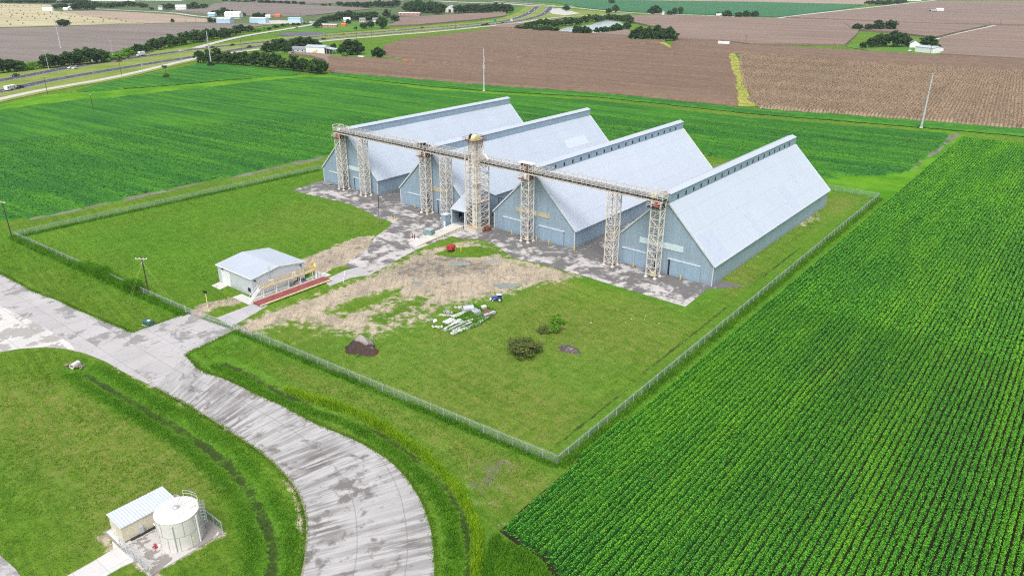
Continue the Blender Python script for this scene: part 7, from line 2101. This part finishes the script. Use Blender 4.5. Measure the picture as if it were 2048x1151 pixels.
grove(along([(425, 32, 9), (445, 31, 13), (465, 31, 11), (478, 31, 8), (492, 35, 7)], 9, 10, 12, ['oak', 'mid', 'tall'], 37) + [(511, 36, 9, 13, 'oak'), (519, 36, 10, 14, 'oak'), (530, 36, 9, 11, 'oak')], 'trees behind the blue warehouses', 'behind the light blue warehouses', 38)
grove(along([(445, 2.5, 3), (500, 4, 4), (545, 6, 5), (610, 9, 5)], 12, 4, 12, ['oak', 'mid'], 39, .5) + [(648, 12, 4, 12, 'oak'), (660, 12, 5, 6, 'oak')], 'low trees on the far field line', 'in the low tree line at the top', 40)
grove(along([(0, 6, 5), (60, 6, 6), (110, 6, 6), (180, 5, 5)], 12, 5, 20, ['oak', 'mid'], 41, .8), 'trees on the top left horizon', 'on the horizon line at the top left', 42)
# shrubs of the yard
rs = random.Random(50)
plant(1047, 716, 31, 74, 'weed', 'large dark weedy bush on the front lawn', None, rs, G(1047, 706))
plant(1112, 668, 34, 32, 'bush', 'bright green upright shrub on the front lawn', None, rs, G(1112, 662))
plant(1090, 668, 9, 30, 'weed', 'low dark weeds left of the bright shrub', None, rs, G(1088, 662))
plant(333, 155.5, 9, 13, 'weed', 'dark bush at the foot of the vine covered pole', None, rs)
plant(423, 132.5, 9, 14, 'oak', 'small dark bush at the foot of the transmission pole by the hedge', None, rs, name='bush')
plant(716, 713, 5, 8, 'bush', 'tiny pale weed at the foot of the dark soil mound', None, rs, G(716, 712))


def vine(pole_label, z0, z1, rad, seed, name, label=None):
    o = next(q for q in bpy.data.objects if q.get('label') == pole_label)
    V, Q, A = crown_mesh(seed, 16, 40, 4.2, 3.5, 4.5, None, .6)
    V = V * [rad / 4.5, rad / 4.5, (z1 - z0) / 9] + [0, 0, z0]
    np_mesh(name, V, Q, M['leaf_oak'], False, {'tint': A}, o)


vine('vine covered utility pole with a bush at its foot in the darker soybean patch', 6.2, 9.2, 2.2, 61, 'vine')
vine('utility pole overgrown with a dark vine at its top beside the highway', 10, 15, 2.6, 62, 'vine')


# ================================================================== TALL GRASS
DSIDE = 1
def blades(name, label, P, h, mat, seed, per=5, spread=.25, w=.07):
    """upright bent grass blades at points (n,2)"""
    rg = np.random.default_rng(seed); n = len(P) * per
    X = np.repeat(P[:, 0], per) + rg.normal(0, spread, n); Y = np.repeat(P[:, 1], per) + rg.normal(0, spread, n)
    z0 = np.repeat(P[:, 2], per); H = np.repeat(h, per) * (.6 + .8 * rg.random(n))
    a = rg.random(n) * 2 * np.pi; b = rg.random(n) * 2 * np.pi; ln = .45 * H
    dx, dy = np.cos(a) * w, np.sin(a) * w
    V = np.zeros((n, 4, 3))
    V[:, 0] = np.stack([X - dx, Y - dy, z0], -1); V[:, 1] = np.stack([X + dx, Y + dy, z0], -1)
    tx, ty = X + np.cos(b) * ln, Y + np.sin(b) * ln
    V[:, 2] = np.stack([tx + dx * .5, ty + dy * .5, z0 + H], -1); V[:, 3] = np.stack([tx - dx * .5, ty - dy * .5, z0 + H], -1)
    o = np_mesh(name, V.reshape(-1, 3), np.arange(4 * n).reshape(n, 4), mat, False, {'tint': np.repeat(rg.random(n), 4)})
    return tag(o, label, kind='stuff')


def grass_blade_mat(name, a, b, c_):
    t = NT(name); v = t.attr('tint').outputs['Fac']; p = t.pos()
    c = t.mix(t.ramp(t.noise(p, .22, 4), .38, .62), a, b)
    c = t.mix(t.ramp(v, .5, 1, 0, .75), c, c_)
    t.fin(c, .8, 0, .05)
    tl = t.n('BsdfTranslucent'); t.l(c, tl.inputs[0]); mx = t.n('MixShader'); mx.inputs[0].default_value = .5
    t.l(t.b.outputs[0], mx.inputs[1]); t.l(tl.outputs[0], mx.inputs[2]); t.l(mx.outputs[0], t.out.inputs[0])
    return t.m


M['blade_lush'] = grass_blade_mat('lush_grass_blades', (.085, .26, .018, 1), (.14, .35, .022, 1), (.21, .39, .04, 1))
M['blade_yellow'] = grass_blade_mat('yellow_green_reed_blades', (.20, .40, .015, 1), (.29, .48, .02, 1), (.38, .50, .04, 1))
M['blade_lawn'] = grass_blade_mat('lawn_tuft_blades', (.105, .25, .018, 1), (.165, .33, .028, 1), (.26, .36, .06, 1))


def line_pts(pl, n, w, off=0.0, seed=0, z=0.0, dip=None):
    rg = np.random.default_rng(seed); P = np.array(resample(pl, 200)); d = np.gradient(P, axis=0); d /= np.hypot(d[:, 0], d[:, 1])[:, None]
    k = rg.integers(0, 200, n); f = rg.random(n)[:, None]; Q = P[k] + (P[np.minimum(k + 1, 199)] - P[k]) * f
    o = off + rg.normal(0, w, n)
    nr = np.stack([-d[k, 1], d[k, 0]], -1)
    Q = Q + nr * o[:, None]
    return np.column_stack([Q, np.full(n, z) if dip is None else -dip[0] * np.exp(-(o / dip[1]) ** 2)])


def hs(P, h, seed): return h * (.5 + vnoise(P[:, 0], P[:, 1], 5, seed))


P = line_pts(FRONT_DITCH[8:], 3800, .24, DSIDE * 1.45, 1, dip=(1.0, 1.1)); P = P[P[:, 1] > 20]
blades('ditch_grass', 'tall yellow green grass along the far bank of the curved ditch', P, hs(P, .62, 4), M['blade_yellow'], 2)
P = line_pts(FRONT_DITCH, 3000, .7, -DSIDE * 1.8, 3, dip=(1.0, 1.1)); P = P[P[:, 1] > 20]
blades('ditch_grass', 'green grass along the near bank of the curved ditch', P, hs(P, .32, 5), M['blade_lush'], 4)
P = np.concatenate([line_pts(LAWN_DITCH, 5000, .8, s * 2.3, 5 + s, dip=(.75, 2.0)) for s in (-1, 1)]); P = P[P[:, 1] > 10]
blades('ditch_grass', 'bright grass on both banks of the lawn ditch', P, hs(P, .2, 6), M['blade_lush'], 7)
P = np.concatenate([line_pts([FENCE_SW, FENCE_GL], 5200, .5, -.3, 8), line_pts([(-206, 72.2), (-178, 73.6)], 3500, .35, .05, 81)])
blades('fence_weeds', 'tall weeds growing along the front left fence', P, np.concatenate([hs(P[:5200], .8, 7), hs(P[5200:], 1.9, 7)]), M['blade_lush'], 9)
P = line_pts([FENCE_GR, FENCE_SE], 3000, .3, -.15, 10)
blades('fence_weeds', 'weeds growing along the front fence right of the gate', P, hs(P, .5, 8), M['blade_lush'], 11)
P = np.concatenate([line_pts([FENCE_SE, FENCE_NE], 7000, .5, -.3, 12), line_pts([FENCE_SW, (-243.9, 180)], 6000, .6, .4, 13)])
blades('fence_weeds', 'weeds growing along the side fences', P, hs(P, .45, 9), M['blade_lush'], 14)
rgp = np.random.default_rng(77)


def poly_pts(pl, n, seed):
    rg = np.random.default_rng(seed); q = np.array(pl); x = rg.uniform(q[:, 0].min(), q[:, 0].max(), n); y = rg.uniform(q[:, 1].min(), q[:, 1].max(), n)
    k = inside(pl, x, y); return np.column_stack([x[k], y[k], np.zeros(k.sum())])


P = np.concatenate([line_pts(inner, 1500, .16, -.25, 51), line_pts(outer, 1700, .16, .25, 52), line_pts(GP([(0, 546), (67, 583), (119, 602), (206, 641), (264, 665), (372, 627)]), 1200, .2, .1, 53), line_pts(GP([(470, 663), (381, 703), (372, 712)]), 400, .2, -.1, 54)])
blades('edge_grass', 'grass creeping over the edges of the concrete', P, hs(P, .16, 3), M['blade_lawn'], 55)
P = poly_pts(GP([(882, 650), (905, 628), (945, 612), (985, 618), (992, 630), (950, 655), (905, 672)]), 1100, 35)
blades('scrap_weeds', 'weeds growing up between the scrap pieces', P, hs(P, .55, 3), M['blade_lush'], 36)
P = poly_pts(GP([(990, 1070), (1040, 1095), (1090, 1130), (1110, 1165), (960, 1165), (968, 1110)]), 1300, 15)
blades('field_corner_grass', 'rank bright grass at the lower corner of the soybean rows', P, hs(P, .55, 10), M['blade_lush'], 16)
LAWNS = [(GP([(0, 710), (90, 698), (210, 726), (300, 772), (400, 830), (480, 880), (560, 940), (596, 995), (612, 1060), (600, 1160), (330, 1160), (450, 1066), (405, 1030), (225, 1055), (200, 1075), (130, 1160), (50, 1160), (0, 1105)]), 42000, .20, 17),
         (GP([(480, 668), (700, 690), (960, 650), (1110, 590), (1380, 625), (1560, 500), (1640, 420), (1660, 425), (1400, 670), (1115, 905), (800, 780), (600, 715)]), 52000, .20, 18),
         (GP([(380, 700), (475, 675), (700, 760), (900, 845), (1105, 930), (1000, 1050), (960, 1100), (930, 1000), (860, 925), (700, 840), (520, 765)]), 26000, .22, 19),
         (GP([(0, 490), (40, 480), (300, 600), (375, 625), (262, 660), (150, 605), (0, 540)]), 16000, .20, 20),
         (GP([(60, 478), (600, 345), (640, 395), (775, 445), (600, 515), (440, 575), (480, 600), (375, 620), (200, 540)]), 42000, .20, 21)]
P = np.concatenate([poly_pts(a, n, s) for a, n, h, s in LAWNS])
keep = np.ones(len(P), bool)
keep &= ~inside(DIRT, P[:, 0], P[:, 1]); keep &= seg_dist(FRONT_DITCH, P[:, 0], P[:, 1]) > 2.2; keep &= seg_dist(LAWN_DITCH, P[:, 0], P[:, 1]) > 2.2
keep &= ~((abs(P[:, 0] + 161.3) < 8.2) & (abs(P[:, 1] - 98) < 8.2)); keep &= ~((P[:, 0] > -98) & (P[:, 0] < -84) & (P[:, 1] > 28) & (P[:, 1] < 40)); keep &= ~((P[:, 0] > -151) & (P[:, 0] < -146) & (P[:, 1] > 80) & (P[:, 1] < 112))
P = P[keep]
cl = vnoise(P[:, 0], P[:, 1], 3.0, 12) * .6 + vnoise(P[:, 0], P[:, 1], 17, 13) * .4
P = P[(cl > .3) & (np.random.default_rng(5).random(len(P)) < .38)]
blades('lawn_tufts', 'small grass tufts over the mown lawns', P, hs(P, .15, 11), M['blade_lawn'], 22, 3, .22, .06)

# ================================================================== HAZE
t = NT('pale_air_haze')
t.t.nodes.remove(t.b)
pv = t.n('VolumePrincipled')
pv.inputs['Color'].default_value = (.80, .88, 1.0, 1)
pv.inputs['Density'].default_value = HAZE
pv.inputs['Anisotropy'].default_value = .2
t.l(pv.outputs[0], t.out.inputs['Volume'])
hz = MB().box(-7100, -1600, -3, 3100, 7600, 78).build('haze', t.m)
tag(hz, 'thin pale haze over the far fields', kind='stuff')
